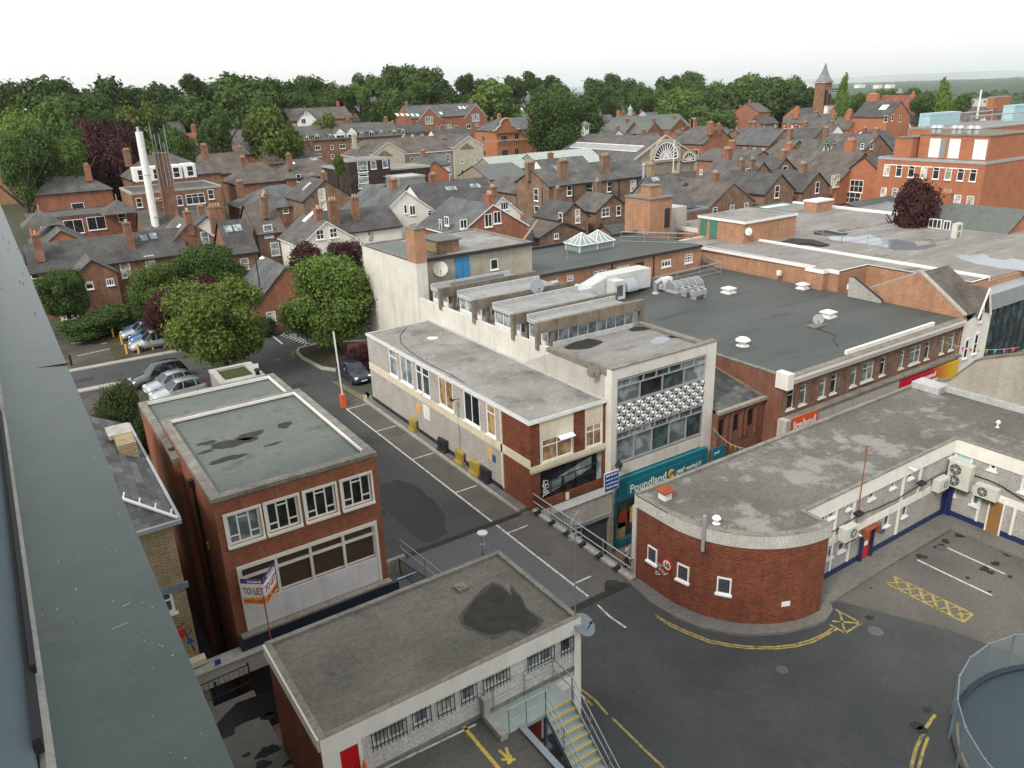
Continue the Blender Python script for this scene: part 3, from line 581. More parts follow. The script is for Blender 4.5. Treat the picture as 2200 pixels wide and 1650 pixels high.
f=MB();f.box(x0-.02,x1+.3,y0-.5,y0-.02,zfl-.75,zfl-.12);f.build('shop_fascia',['navy'],t)
f=MB();f.box(x0+.02,x1,y0-.1,y0+.05,0,zfl-.75);f.build('shopfront',['dark'],t)
flat_roof('roof',None,[(x0-.05,y0-.05),(x1+.05,y0-.05),(x1+.05,y1+.05),(x0-.05,y1+.05)],zt+.02,.42,.2,'felt_green','coping',t)
f=MB();f.box(x0-.06,x1+.06,y0-.06,y0-.0,zt-.16,zt+.015);f.box(x1,x1+.06,y0,y1,zt-.16,zt+.015);f.box(x0-.06,x0,y0,y1,zt-.16,zt+.015);f.build('coping_edge',['coping'],t)
f=MB();f.box(x0+.4,x1-.4,y1-.43,y1-.37,zt-.1,zt+.04);f.box(x1-.42,x1-.36,y0+.6,y1-.37,zt-.1,zt+.04);f.build('flashing',['white'],t)
f=MB()
for i,(x,y,rx,ry)in enumerate(((7.2,35.5,1.05,.45),(6.55,33.9,.75,.3),(8.1,35.9,.7,.4),(6.2,36.3,.5,.2),(9.9,36.1,.4,.35),(8.7,34.2,.4,.12),(5.9,35.3,.35,.15))):blob(f,x,y,zt-.172,rx,ry,50+i,0)
f.buildn('puddle',['damp'],t)
f=MB()
for y in(33.6,37.6):f.tube((x0-.08,y,2),(x0-.08,y,zt-.9),.06,0,8);f.box(x0-.25,x0,y-.15,y+.15,zt-.9,zt-.55)
f.buildn('downpipe',['black'],t)
f=MB();f.box(x0-.05,x0,32.9,33.1,8.2,8.5);f.build('alarm_box',['amber'],t)
f=MB();f.box(4.62,12.2,y1+.0,45.4,0,11.18);f.box(4.62,x0,36.4,y1,0,11.18);f.build('rear_wing',['brick_tolet'],t)
f=MB();f.poly([(5.,40.3,11.19),(11.9,40.3,11.19),(11.9,45.1,11.19),(5.,45.1,11.19)]);f.build('roof',['felt_green'],t)
f=MB();f.box(4.57,4.95,36.4,45.4,11.18,11.4);f.box(4.95,12.25,45.1,45.45,11.18,11.4);f.box(11.85,12.25,40.3,45.1,11.18,11.4);f.build('coping',['coping'],t)
f=MB();f.box(5,11.85,45.05,45.1,11.25,11.43);f.box(11.8,11.85,40.3,45.05,11.25,11.43);f.build('flashing',['white'],t)
# ---- small concrete plant house behind with mossy roof
t=thing('plant_house','small concrete outbuilding with mossy sunken roof behind the red brick offices','building',(13,50,D))
f=MB();f.box(11.1,14.15,54.9,58.6,4.5,8.);f.build('wall',['concrete'],t);f=MB();f.poly([(11.5,55.5,8.03),(13.6,55.5,8.03),(13.6,58.2,8.03),(11.5,58.2,8.03)]);f.build('roof',['leaf_bush'],t)
f=MB();f.box(11.05,14.2,54.85,55.5,8.,8.2);f.box(11.05,14.2,58.2,58.65,8,8.2);f.box(11.05,11.5,55.5,58.2,8,8.2);f.box(13.6,14.2,55.5,58.2,8,8.2);f.build('coping',['coping_light'],t)
f=MB();f.lathe((13.75,55.2,8.2),[(.16,0),(.16,.3),(.25,.32),(.2,.45)],0,10);f.build('vent',['black'],t)
t=thing('low_annexe','low grey-roofed annexe between the red brick offices and the concrete outbuilding','building',(12,47,D))
f=MB();f.box(12.0,14.4,45.5,52.5,4.5,8.2);f.box(8,12,45.5,50.,4.5,8.2);f.build('wall',['brick_tolet'],t);f=MB();f.box(12.2,14.2,45.7,52.3,8.2,8.28);f.build('roof',['felt_green'],t)
f=MB();f.box(11.95,14.45,52.2,52.55,8.2,8.4);f.box(14.15,14.45,45.5,52.2,8.2,8.4);f.build('coping',['coping'],t)
# ---- low flat-roofed building, bottom
t=thing('flat_roof_office','low white-banded office with flat grey roof and barred windows beside the green steps','building',(9.5,18.4,D))
x0,x1,y0,y1,zt=4.72,14.5,18.4,23.75,9.15;F=('Y',y0,-1);zs=6.95
b=MB();gd=[(('d2',1030,1475),('d2',1285,1225),'g21','glass_curtain'),(('d2',1370,1300),('d2',1490,1105),'plain','glass_pale'),(('d2',1580,1205),('d2',1690,1005),'plain','glass_curtain'),(('d2',1775,1100),('d2',1880,905),'plain','glass_grey'),(('d2',1960,1000),('d2',2160,800),'g21','glass_curtain'),(('d3',210,820),('d3',415,600),'g21','glass_pale'),(('d3',490,690),('d3',580,520),'plain','glass_teal')]
gr=facade(b,t,F,x0+1.15,x1-.28,zs-.02,zt-.64,gd,0,'frame_white',dep=.1,ins=.07,fr=.06)
holed(b,F,x0+1.15,x1-.28,D-.5,zs-.02,[],0,0);b.build('wall',['brick_pale'],t)
b=MB();sides(b,[('X',x0,-1,y0,y1)],D-1.5,zt-.3);b.build('side_wall',['brick_curved'],t)
b=MB();sides(b,[('X',x1,1,y0,y1),('Y',y1,1,x0,x1)],0,zt-.3);b.build('rear_wall',['brick_red'],t)
b=MB();b.box(x0-.04,x1+.04,y0-.05,y0+.05,zt-.64,zt-.04);b.box(x0-.1,x0+.05,y0+.05,y1,zt-.5,zt-.04);b.box(x1-.28,x1+.04,y0-.05,y0+.02,D-.3,zt-.64);b.box(x0-.04,x0+.5,y0-.05,y0+.02,zs,zt-.64);b.box(x0+1.09,x0+1.2,y0-.05,y0+.02,zs,zt-.64);b.box(x0+.5,x0+1.09,y0-.05,y0+.02,8.4,zt-.64);b.build('white_band',['paint_white'],t)
b=MB();b.box(x0+1.2,x1-.28,y0-.06,y0-.001,zs-.05,zs+.13);b.build('plinth',['coping'],t)
b=MB();b.box(13.3,x1-.29,y0-.05,y0,zs-.75,zs-.3);b.build('lower_band',['paint_white'],t)
b=MB();b.box(x0+.5,x0+1.09,y0-.02,y0+.03,zs,8.4);b.build('door',['red_door'],t)
b=MB();b.box(11.3,12.7,y0-.02,y0+.03,D,zs-.35);b.build('door',['red_dull'],t)
flat_roof('roof',None,[(x0-.03,y0-.03),(x1+.03,y0-.03),(x1+.03,y1+.05),(x0-.03,y1+.05)],zt,.2,.1,'felt_bl','coping',t)
for r in gr:
 g=MB();n=max(4,int((r[1]-r[0])/.12));g.tube((r[0]-.06,y0-.09,r[3]-.02),(r[1]+.06,y0-.09,r[3]-.02),.014);g.tube((r[0]-.06,y0-.09,r[2]+.05),(r[1]+.06,y0-.09,r[2]+.05),.014)
 for k in range(n+1):x=r[0]-.04+(r[1]-r[0]+.08)*k/n;g.tube((x,y0-.09,r[2]-.08),(x,y0-.09,r[3]+.06),.017,0,5)
 g.build('window_bars',['black'],t)
f=MB();ps=[atZ(*K('d2',*q),zt-.09)for q in((1790,375),(1880,230),(1990,150),(2030,100),(2120,130),(2200,200))]+[atZ(*K('d3',*q),zt-.09)for q in((60,130),(150,210),(190,300),(300,390),(290,440),(190,500),(60,480))]+[atZ(*K('d2',*q),zt-.09)for q in((2050,530),(1900,490),(1800,440))]
f.poly([(p.x,p.y,zt-.09)for p in ps][::-1]);f.build('puddle',['damp'],t);cc_=sum(ps,V((0,0,0)))/len(ps);f=MB();f.poly([(cc_.x+(p.x-cc_.x)*1.1+.06*math.sin(i*2.3),cc_.y+(p.y-cc_.y)*1.13+.06*math.cos(i*3.1),zt-.094)for i,p in enumerate(ps)][::-1]);f.build('stain',['stain'],t)
f=MB();p=atZ(*K('d2',1770,135),zt-.1);f.box(p.x-.22,p.x+.22,p.y-.22,p.y+.22,zt-.1,zt+.02);f.lathe((p.x,p.y,zt+.02),[(.14,0),(.14,.05)],0,8);f.build('roof_hatch',['coping'],t)
# ---- upper parking slab, kerb and left puddled deck
flat('upper_deck',[(4.75,18.38),(10.4,18.38),(10.4,17.18),(10.95,17.18),(10.95,6),(4.75,6)],zs,'asphalt_bay',.4)
flat('lower_deck',[(-3,27.3),(4.66,27.3),(4.66,-14),(-3,-14)],D+.006,'asphalt_yard',.5)
b=MB();b.poly([(4.7,27.3,D-.5),(4.7,6,D-.5),(4.7,6,zs),(4.7,18.35,zs),(4.7,18.35,D),(4.7,27.3,D)]);
def deckline(p,q,w,m='road_white',z=zs):
 a,c=atZ(*K(*p),z),atZ(*K(*q),z);d=(c-a).normalized();n=V((-d.y,d.x,0))*w/2;MKD.setdefault(m,MB());z_=.006+.002*len(MKD[m].f);a.z+=z_-.006;c.z+=z_-.006;MKD[m].poly([(a-n)+V((0,0,.006)),(c-n)+V((0,0,.006)),(c+n)+V((0,0,.006)),(a+n)+V((0,0,.006))])
MKD={}
deckline(('d2',1895,1282),('d2',1110,1660),.09);deckline(('d2',1770,1275),('d2',2110,1680),.13,'yellow_bright')
for q in(((2090,1500),(2200,1600)),((2150,1480),(2190,1610)),((2110,1580),(2230,1580))):deckline(('d2',*q[0]),('d2',*q[1]),.1,'yellow_bright')
deckline(('d3',65,1540),('d3',50,1620),.12,'yellow_bright')
for m_,q in MKD.items():q.build('road_marking',[m_],kind='structure')
b=MB()
for i,(x,y,rx,k_)in enumerate(((140,1510,90,.7),(100,1620,60,.8),(330,1600,60,.5),(150,1215,60,.8),(-40,1540,40,.5))):
 p=atZ(*K('d2',x,y),D);q=atZ(*K('d2',x+rx,y),D);blob(b,p.x,p.y,D+.012,(q-p).length,(q-p).length*k_,80+i,n=30)
b.poly([(p.x,p.y,D+.012)for p in[atZ(*K('d1',*q),D)for q in((1810,1300),(1900,1200),(2000,1100),(2250,1010),(2400,1020),(2420,1170),(2200,1220),(2060,1270),(1985,1310),(1975,1370),(1880,1410),(1850,1370))]][::-1])
struct('water',b,'wet')
b=MB();b.box(3.3,4.6,45.5,45.9,D,8);b.build('alley_blocking_wall',['brick_dark'],label='dark brick wall added to shut light out of the alley beside the red brick offices',cat='wall')  # added wall, blocks the open far end so the alley stays dark
# ---- external steps
t=thing('external_stairs','green metal steps with yellow nosings and galvanised handrails at the low office','stairs',(12.5,17,D))
b=MB();b.box(10.4,13.22,17.2,18.34,6.8,6.95);b.build('landing',['stair_green'],t)
nb,ns=MB(),MB();n_=13;ri=2.4/n_;tr=.235;sx0,sx1=12.12,13.2
for k in range(n_-1):z=6.95-ri*(k+1);y=17.2-tr*(k+1);nb.box(sx0,sx1,y,y+tr,z-.04,z);ns.box(sx0,sx1,y-.012,y+.05,z,z+.012);nb.box(sx0,sx1,y+tr-.01,y+tr,z,z+ri-.04)
ns.box(sx0,sx1,17.2-.012,17.25,6.95,6.962);nb.build('step',['stair_green'],t);ns.build('nosing',['yellow'],t)
b=MB();ye=17.2-tr*n_
for x in(sx0-.05,sx1):b.poly([(x,17.2,6.72),(x,ye,6.72-2.4),(x,ye,7.0-2.4),(x,17.2,7.0)]);b.poly([(x+.05,17.2,6.72),(x+.05,ye,6.72-2.4),(x+.05,ye,7.0-2.4),(x+.05,17.2,7.0)][::-1]);b.poly([(x,17.2,7.),(x,ye,4.6),(x+.05,ye,4.6),(x+.05,17.2,7.)])
b.build('stringer',['steel_grey'],t)
b=MB()
def rail(b,pts,hs=(1.0,.52),r=.022,every=1,m=0,drop=None):
 for h in hs:b.path([(p[0],p[1],p[2]+h)for p in pts],r,m)
 for p in pts[::every]:b.tube((p[0],p[1],p[2]-.05),(p[0],p[1],p[2]+hs[0]),r,m)
sl=[(sx1+.03,17.2-tr*n_*k/3,6.95-2.4*k/3)for k in range(4)];rail(b,sl+[(sx1+.03,ye-.3,4.55)]);rail(b,[(sx0-.03,y,z)for _,y,z in sl])
rail(b,[(sx1+.03,17.2,6.95),(sx1+.03,18.3,6.95),(12,18.32,6.95),(10.7,18.32,6.95)]);rail(b,[(sx0-.03,17.2,6.95),(11.3,17.22,6.95),(10.6,17.22,6.95)]);b.build('handrail',['steel'],t)
b=MB()
for x,y in((12.6,17.95),(12.14,16.3),(13.15,17.3)):b.box(x-.05,x+.05,y-.05,y+.05,D,6.8 if y>17 else 5.7);b.box(x-.18,x+.18,y-.18,y+.18,D,D+.12)
b.buildn('post',['steel_grey'],t)
t=thing('deck_wall','blue-grey metal edge wall of the upper parking deck beside the green steps','wall',(11,12,D))
b=MB();b.box(10.97,11.12,6,17.17,D,7.0);b.build('panel',['bluegrey'],t);b=MB();b.box(10.93,11.16,6,17.18,7.,7.06);b.build('capping',['steel_grey'],t)
b=MB();b.box(10.18,10.42,18.1,18.36,6.95,7.85);b.box(10.16,10.44,17.05,18.1,6.95,7.2);b.build('pier',['coping_light'],label='grey concrete pier between barred window and steps landing',cat='pier')
# ---- bridge railings, lamp posts and pedestrian deck bits
def railing(name,label,p0,p1,h=1.1,sp=.14,m='black',rails=None,r=.012,posts=2.2,mr='steel'):
 t=thing(name,label,'railing',p0);p0,p1=v3(p0),v3(p1);d=p1-p0;L=d.length;u_=d/L
 b=MB();n=max(1,int(L/sp))
 for k in range(n+1):p=p0+u_*(L*k/n);b.tube(p+V((0,0,.1)),p+V((0,0,h-.05)),r,0,4,caps=False)
 b.tube(p0+V((0,0,.1)),p1+V((0,0,.1)),r*1.6);b.tube(p0+V((0,0,h-.05)),p1+V((0,0,h-.05)),r*2.2);b.build('balusters',[m],t)
 b=MB();n=max(2,int(L/posts)+1)
 for k in range(n):p=p0+u_*(L*k/(n-1));b.tube(p,p+V((0,0,h+.05)),.035)
 if rails:
  for q in rails:b.tube(p0+q,p1+q,.03)
 b.build('post',[mr],t);return t
railing('bridge_railing','galvanised and black guard rail along the street bridge in front of the grey shop',(22.2,32.9,D+.02),(22.2,23.95,D+.02),1.05,rails=[V((-.12,0,1.12)),V((-.12,0,.62))])
b=MB();b.box(21.95,22.35,SY0,32.35,D+.01,D+.14);b.build('bridge_kerb',['coping_light'],kind='structure')
for k in range(6):
 y=24.9+k*1.35;p=MB();p.box(21.8,22.12,y-.14,y+.14,D+.14,D+.2);p.prism([(21.95,y-.1),(22.15,y-.1),(22.15,y+.1),(21.95,y+.1)],D+.2,lambda q:D+.32 if q[0]>22.1 else D+.22)
 p.build('rail_foot',['black'],label='black steel foot bracket at the base of the bridge railing',cat='bracket',group='black foot brackets along the bridge railing')
railing('street_railing','low black railing over the dark gap at lower left above the puddled yard',(2.7,27.65,D),(4.7,27.75,D),1.0,.2,mr='black')
b=MB();b.box(-2,6.2,29.2,29.9,3.9,4.7);b.box(-2,6.2,29.15,29.95,4.7,4.8,1);t=thing('canopy_beam','pale concrete beam crossing from the white corner to the low office','beam',(3,29.5,0));b.build('beam',['pebbledash','coping_light'],t)
b=MB();p=atY(*K('d1',1838,757),29.1);b.box(p.x-.12,p.x+.12,29.08,29.14,p.z-.12,p.z+.12);b.build('notice',['blue'],label='tiny blue square notice on the pale concrete beam',cat='sign')
b=MB();b.tube((3.55,28.6,2),(3.45,28.6,4.6),.05);b.build('post',['navy'],label='dark post rising in front of the pale concrete beam',cat='post')
t=thing('ramp_parapet','stained concrete parapet of the stairwell between red brick offices and bridge','parapet',(13,30,0))
b=MB();b.box(12.1,12.3,24,36.5,2.5,D+.8)if 0 else b.box(12.35,13.6,31.3,31.55,1.5,5.3);b.box(12.35,12.5,31.5,36,D,D+.75);b.build('wall',['concrete'],t)
railing('stair_railing','short black picket railing beside the stained concrete parapet',(13.15,31.1,D-.1),(13.6,28.4,D-.1),1.0,.12,mr='black')
t=thing('metal_handrail','plain two-rail galvanised handrail at the left edge of the bridge','railing',(13.9,30,D));b=MB();rail(b,[(13.9,32.6,D),(14.1,30.2,D),(14.3,27.5,D)],r=.03);b.build('rail',['steel'],t)
def lamp(x,y,z0,z1,label):
 t=thing('bollard_lamp',label,'lamp post',(x,y,z0));b=MB();b.tube((x,y,z0),(x,y,z1),.07,0,10);b.tube((x,y,z1-.5),(x,y,z1-.44),.1,0,10);b.build('post',['steel'],t);b=MB();b.lathe((x,y,z1),[(.1,0),(.22,.03),(.22,.1),(.05,.14)],0,16);b.build('lamp_head',['alu'],t)
p=atZ(*K('c2',2140,1440),9.1)
lamp(13.95,24.1,D,9.95,'short grey round-capped lamp post at the rear corner of the low office')
t=thing('barrier_post','raised white barrier arm standing in an orange base beside the parking bays','barrier',(19.55,54,D))
b=MB();b.box(19.38,19.72,53.9,54.3,D,D+1.05);b.build('base',['orange'],t);b=MB();b.obox((19.5,54.05,D+.9),(.1,0,0),(0,.08,0),(-.12,0,5.2));b.build('arm',['white'],t)
def pb(x,y,m,label,rz):
 t=thing('plastic_barrier',label,'barrier',(x,y,D+.12),'plastic road barriers leaning on the grey wall',rz);b=MB()
 b.prism([(-.5,-.2),(.5,-.2),(.5,.2),(-.5,.2)],0,.14)
 for k in range(5):b.prism([(-.46+k*.2,-.1),(-.34+k*.2,-.1),(-.34+k*.2,.1),(-.46+k*.2,.1)],.14,.72)
 b.prism([(-.5,-.12),(.5,-.12),(.4,.12),(-.4,.12)],.72,.88);b.build('body',[m],t);b=MB();b.box(-.48,.48,-.05,.05,.14,.72);b.build('web',[m],t)
for(x,y,m,l)in((1395,400,'barrier_yellow','yellow plastic road barrier standing alone farthest along the grey wall'),(1650,575,'dark','black plastic road barrier between two yellow ones along the grey wall'),(1780,680,'barrier_yellow','yellow plastic road barrier just below the black one, leaning on grey wall'),(1895,775,'barrier_yellow','nearest yellow plastic barrier, touching the nearest black one'),(1970,840,'dark','nearest black plastic road barrier at the grey wall')):
 p=atZ(*K('c2',x,y),D+.12);pb(21.72,p.y,m,l,math.radians(90+(x%7)*3-10))
# ---- grey two-storey shop building
t=thing('grey_shop','long grey tiled shop building with pale flat roof, brick corner and white eaves strip','building',(24,32.2,0))
x0,x1,y0,y1,zt=21.95,27.38,32.2,53.9,10.02;F,Lf=('Y',y0,-1),('X',x0,-1)
b=MB();yb=35.05
sw=[(('b2',1170,1480),('b2',1220,1320),'top','glass_pale',.1),(('b2',1265,1560),('b2',1350,1385),'g21','glass_pale',.1),(('b2',1395,1590),('b2',1430,1450),'top','glass_teal',.1),(('b2',1445,1610),('b2',1495,1485),'top','glass_teal',.1),(('c2',1590,205),('c2',1693,0),'g21','glass_blind',.1),(('c2',1800,320),('c2',1920,125),'g21','glass_dark',.1),(('c2',1990,440),('c2',2055,245),'top','glass_blind',.1)]
rr=[rect(Lf,K(*w[0]),K(*w[1]))for w in sw];z_lo=sorted(r[2]for r in rr)[3];z_hi=sorted(r[3]for r in rr)[3]
facade(b,t,Lf,yb,y1,D,zt,[((r[0],r[1],z_lo,z_hi),0,w[2],w[3],.1)for r,w in zip(rr,sw)],0)
sides(b,[('Y',y1,1,x0,x1),('X',x1,1,y0,y1)],0,zt);b.build('wall',['brick_greytile'],t)
b=MB();sides(b,[('X',x0,-1,y0,yb)],0,zt);b.box(x0+.002,x0+.66,y0,y0+.2,5.0,zt-.02)if 0 else None
fw=[((22.65,24.98,7.3,9.0),0,'t2','glass_blind',.12),((25.85,27.15,7.3,9.0),0,'t2','glass_blind',.12)]
facade(b,t,F,x0,x1,5.0,zt,[],0)if 0 else None
holed(b,F,x0,x1,0,zt,[(22.62,27.2,4.95,6.95),(22.65,24.98,7.1,9.95),(25.85,27.15,7.1,9.95)],.12);b.build('brick_corner',['brick_curved'],t)
b=MB();holed(b,('Y',y0-.02,-1),22.63,25.0,7.0,9.95,[(22.75,24.9,7.35,8.75)],.08);holed(b,('Y',y0-.02,-1),25.83,27.17,7.0,9.95,[(25.9,27.1,7.35,8.75)],.08);b.box(22.6,27.38,y0-.05,y0-.021,6.9,7.3)if 0 else None
holed(b,('Y',y0-.03,-1),x0,x1,6.85,7.15,[],0);b.build('render_panel',['paint_cream'],t)
hwin(('Y',y0,-1),(22.75,24.9,7.35,8.75),t,'t2',gm='glass_blind',ins=.05);hwin(('Y',y0,-1),(25.9,27.1,7.35,8.75),t,'t2',gm='glass_blind',ins=.05)
b=MB();b.obox((23.85,y0-.02,8.68),(1.05,0,0),(0,-.35,-.12),(0,-.01,.03));b.build('open_fanlight',['frame_white'],t)
b=MB();b.box(x0-.05,x0+.002,y0-.05,y1,7.2,7.72);b.box(x0-.05,x1,y0-.09,y0-.031,7.0,7.3);b.box(x0-.05,x0,yb-.08,yb+.1,D+.3,zt-.1);b.build('cream_band',['paint_cream'],t)
b=MB();b.box(x0-.05,x0,yb,y1,D+.1,D+.38);b.build('plinth',['navy'],t)
b=MB();b.poly([(22.65,y0+.1,4.97),(27.18,y0+.1,4.97),(27.18,y0+.1,6.93),(22.65,y0+.1,6.93)]);b.build('shop_window',['glass_dark'],t)
b=MB()
for x in(23.4,24.2,24.3,25.2,26.5):b.tube((x,y0+.06,5.0),(x,y0+.06,6.0),.03)
b.tube((23.2,y0+.06,6.0),(26.9,y0+.06,6.15),.03);b.tube((23.2,y0+.06,5.5),(26.9,y0+.06,5.65),.02);b.build('stair_rail',['black'],t)
b=MB();b.poly([(23.3,y0+.08,5.2),(26.4,y0+.08,5.9),(26.4,y0+.08,6.7),(23.3,y0+.08,5.9)]);b.box(26.8,27.15,y0+.05,y0+.09,5,6.9);b.build('inner_panel',['pale_blue']if 0 else['glass_pale'],t)
b=MB()
for(cx,cz,r)in((23.05,6.0,.14),(23.1,5.75,.12),(22.95,5.5,.13),(23.15,5.35,.1),(22.9,5.85,.1)):b.path([(cx+r*math.cos(a*.6),y0+.05,cz+r*math.sin(a*.6))for a in range(11)],.015)
b.path([(22.8,y0+.05,5.1),(22.95,y0+.05,5.5),(22.85,y0+.05,5.9),(22.9,y0+.05,6.2)],.02);b.path([(22.9,y0+.05,5.2),(23.2,y0+.05,5.3),(23,y0+.05,5.5)],.02);b.build('graffiti',['white'],t)
b=MB();b.box(24.4,24.62,y0-.05,y0-.002,4.45,4.9);b.build('notice',['frame_cream'],t)
b=MB();b.box(22.5,x1,y0-.7,y0-.02,2.9,4.3,0);b.build('canopy',['render_grey'],t);b=MB();b.box(22.4,x1+.02,y0-.75,y0-.0,4.3,4.36);b.build('canopy_cap',['lead'],t)
b=MB();b.box(23.5,27.3,y0-.78,y0-.7,2.75,3.0);b.build('shutter_box',['grey_paint'],t)
b=MB();b.box(23.6,27.1,y0-.55,y0-.5,0,2.75);[b.box(23.6,27.1,y0-.57,y0-.55,k*.14,k*.14+.07)for k in range(19)];b.build('roller_shutter',['shutter'],t)
b=MB();b.box(27.1,27.4,y0-.8,y0-.02,0,2.75);b.build('pier',['concrete'],t)
flat_roof('roof',None,[(x0-.08,y0-.1),(x1,y0-.1),(x1,y1),(x0-.08,y1)],zt+.05,.18,.06,'felt_grey','lead',t)
b=MB();b.box(x0-.1,x0-.081,y0-.12,y1,zt-.12,zt+.045);b.box(x0-.08,x1,y0-.12,y0-.101,zt-.12,zt+.045);b.build('eaves_strip',['white'],t)
b=MB();p=atZ(*K('b2',1530,1200),zt);b.box(p.x-.16,p.x+.16,p.y-.12,p.y+.16,zt+.13,zt+.2);b.build('vent_cap',['terracotta'],t);b=MB();b.lathe((p.x,p.y,zt-.01),[(.42,0),(.2,.06),(.2,.14)],0,8);b.build('vent_collar',['white'],t)
b=MB();b.path([atZ(*K('b2',*q),zt+.02)for q in((1310,1110),(1255,1180),(1260,1240),(1330,1310),(1480,1410),(1700,1520),(1800,1580))],.02,0,4);b.build('cable',['dark'],t)
b=MB();[b.lathe(atZ(*K('b2',*q),zt-.01),[(.12,0),(.08,.1)],0,8)for q in((1460,1385),(1510,1385),(1600,1170))];b.buildn('roof_debris',['coping_light'],t)
for(q1,q2,m,l)in((('c2',1460,300),('c2',1505,220),'white','white notice on the grey tiled wall near the farthest yellow barrier'),(('c2',2010,650),('c2',2038,580),'amber','orange notice low on the grey wall near the brick corner'),(('c2',2040,670),('c2',2062,625),'blue','small blue notice below the orange one on the grey wall'),(('c2',1398,255),('c2',1425,205),'amber','orange notice beside the white notice on the grey wall')):
 r_=rect(('X',x0,-1),K(*q1),K(*q2));b=MB();b.box(x0-.04,x0-.01,*r_);b.build('wall_notice',[m],label=l,cat='sign')
def cctv(p,label):
 t=thing('security_camera',label,'camera',p);p=v3(p);b=MB();b.tube(p,p+V((-.4,0,.05)),.025);b.build('bracket',['black'],t);b=MB();b.obox(p+V((-.62,-.2,.02)),(.12,0,0),(0,.38,0),(0,0,.12));b.build('housing',['dark'],t)
p=atX(*K('c2',1755,145),x0);cctv(p,'black security camera on the grey tiled wall between two windows')
b=MB();p=atX(*K('c2',1745,205),x0);b.tube((x0-.04,p.y,p.z),(x0-.04,p.y,D+.2),.03);b.build('downpipe',['grey_paint'],t)
# ---- tall white-framed shop with patterned panel
t=thing('framed_shop','tall concrete-framed shop with patterned white panel, glass bands and stained roof','building',(31,31.7,0))
x0,x1,y0,zt=27.4,35.95,31.7,12.0;F=('Y',y0,-1)
b=MB();b.box(x0,x0+.42,y0,y0+.6,0,zt-.02);b.box(x1-.85,x1,y0,y0+.6,0,zt-.02);b.box(x0+.42,x1-.85,y0+.0,y0+.5,11.3,zt-.02);b.box(x0+.42,x1-.85,y0+.02,y0+.5,5.0,5.75);b.build('frame',['render_white'],t)
b=MB();P_=[(31.7+.6,0),(56.2,0),(56.2,11.55),(40,11.7),(37.5,11.75),(32.3,11.98)];b.poly([(x0,a,c)for a,c in P_][::-1]);b.poly([(x0+.3,a,c)for a,c in P_])
for k in range(2,5):b.poly([(x0,*P_[k]),(x0,*P_[k+1]),(x0+.3,*P_[k+1]),(x0+.3,*P_[k])][::1])
b.build('side_wall',['render_white'],t)
b=MB();b.poly([(x0-.012,32.3,10.1),(x0-.012,32.3,11.9),(x0-.012,37.2,11.68),(x0-.012,40.5,10.1)]);b.build('weathered_render',['render_grey'],t)
b=MB();b.box(x1-.3,x1,y0+.6,56,0,11.6);b.box(x0+.3,x1-.3,55.8,56.1,0,11.5);b.box(x0+.32,x1-.32,y0+.6,38.6,11.0,11.55,0,1);b.box(x0+.32,x1-.32,38.6,55.8,10.6,11.1,0,1);b.build('roof',['concrete','felt_poundland'],t)
b=MB();b.box(x0-.03,x1+.03,y0-.04,y0+.45,zt-.02,zt+.05);b.box(x1-.4,x1+.03,y0+.45,38.6,11.6,11.75);b.prism([(x0-.03,y0+.45),(x0+.35,y0+.45),(x0+.35,38),(x0-.03,38)],11.5,lambda p:zt+.03 if p[1]<35 else 11.76);b.build('coping',['coping'],t)
f=MB()
for k,q in enumerate((((510,1285),(560,1255),(620,1230),(720,1205),(790,1215),(855,1235),(830,1250),(740,1290),(660,1300),(560,1300)),((1060,1130),(1110,1105),(1200,1110),(1245,1125),(1200,1140),(1090,1150)),((1390,1190),(1440,1175),(1515,1190),(1490,1200),(1420,1205)))):
 f.poly([atZ(*K('b3',*a),11.555)for a in q][::-1])
f.buildn('puddle',['damp'],t);f=MB();f.poly([atZ(*K('b3',*a),11.555)for a in((1235,1235),(1300,1195),(1390,1185),(1420,1210),(1370,1240),(1290,1255))][::-1]);f.build('puddle',['water_pale'],t)
def band(z0,z1,zm,gl,nb,cols,out=0):
 g=MB();a0,a1=x0+.42,x1-.85;n=len(cols);w=(a1-a0)/n
 for k in range(n):g.poly([(a0+w*k,y0+.15,z0),(a0+w*(k+1),y0+.15,z0),(a0+w*(k+1),y0+.15,z1),(a0+w*k,y0+.15,z1)],cols[k])
 g.build('glazing',gl,t);fr=MB();fr.box(a0,a1,y0+.03,y0+.14,z1-.09,z1);fr.box(a0,a1,y0+.03,y0+.14,z0,z0+.12);fr.box(a0,a0+.08,y0+.03,y0+.14,z0+.12,z1-.09);fr.box(a1-.08,a1,y0+.03,y0+.14,z0+.12,z1-.09);fr.box(a0+.08,a1-.08,y0+.045,y0+.12,zm-.035,zm+.035)
 for k in range(1,n):fr.box(a0+w*k-.035,a0+w*k+.035,y0+.03,y0+.13,z0+.12,zm-.035)
 for k in range(1,nb):x=a0+(a1-a0)*k/nb;fr.box(x-.03,x+.03,y0+.03,y0+.13,zm+.035,z1-.09)
 fr.build('window_frame',['alu'],t)
band(9.62,11.25,10.75,['glass_dark','glass_grey','glass_pale','glass_teal'],7,[1,0,3,2],0)
band(5.8,7.95,7.45,['glass_grey','glass_pale','glass_teal'],7,[0,1,2,0,2])
b=MB();a0,a1=x0+.42,x1-.85;nc,nr=19,5;cw,ch=(a1-a0)/nc,(9.62-7.95)/nr
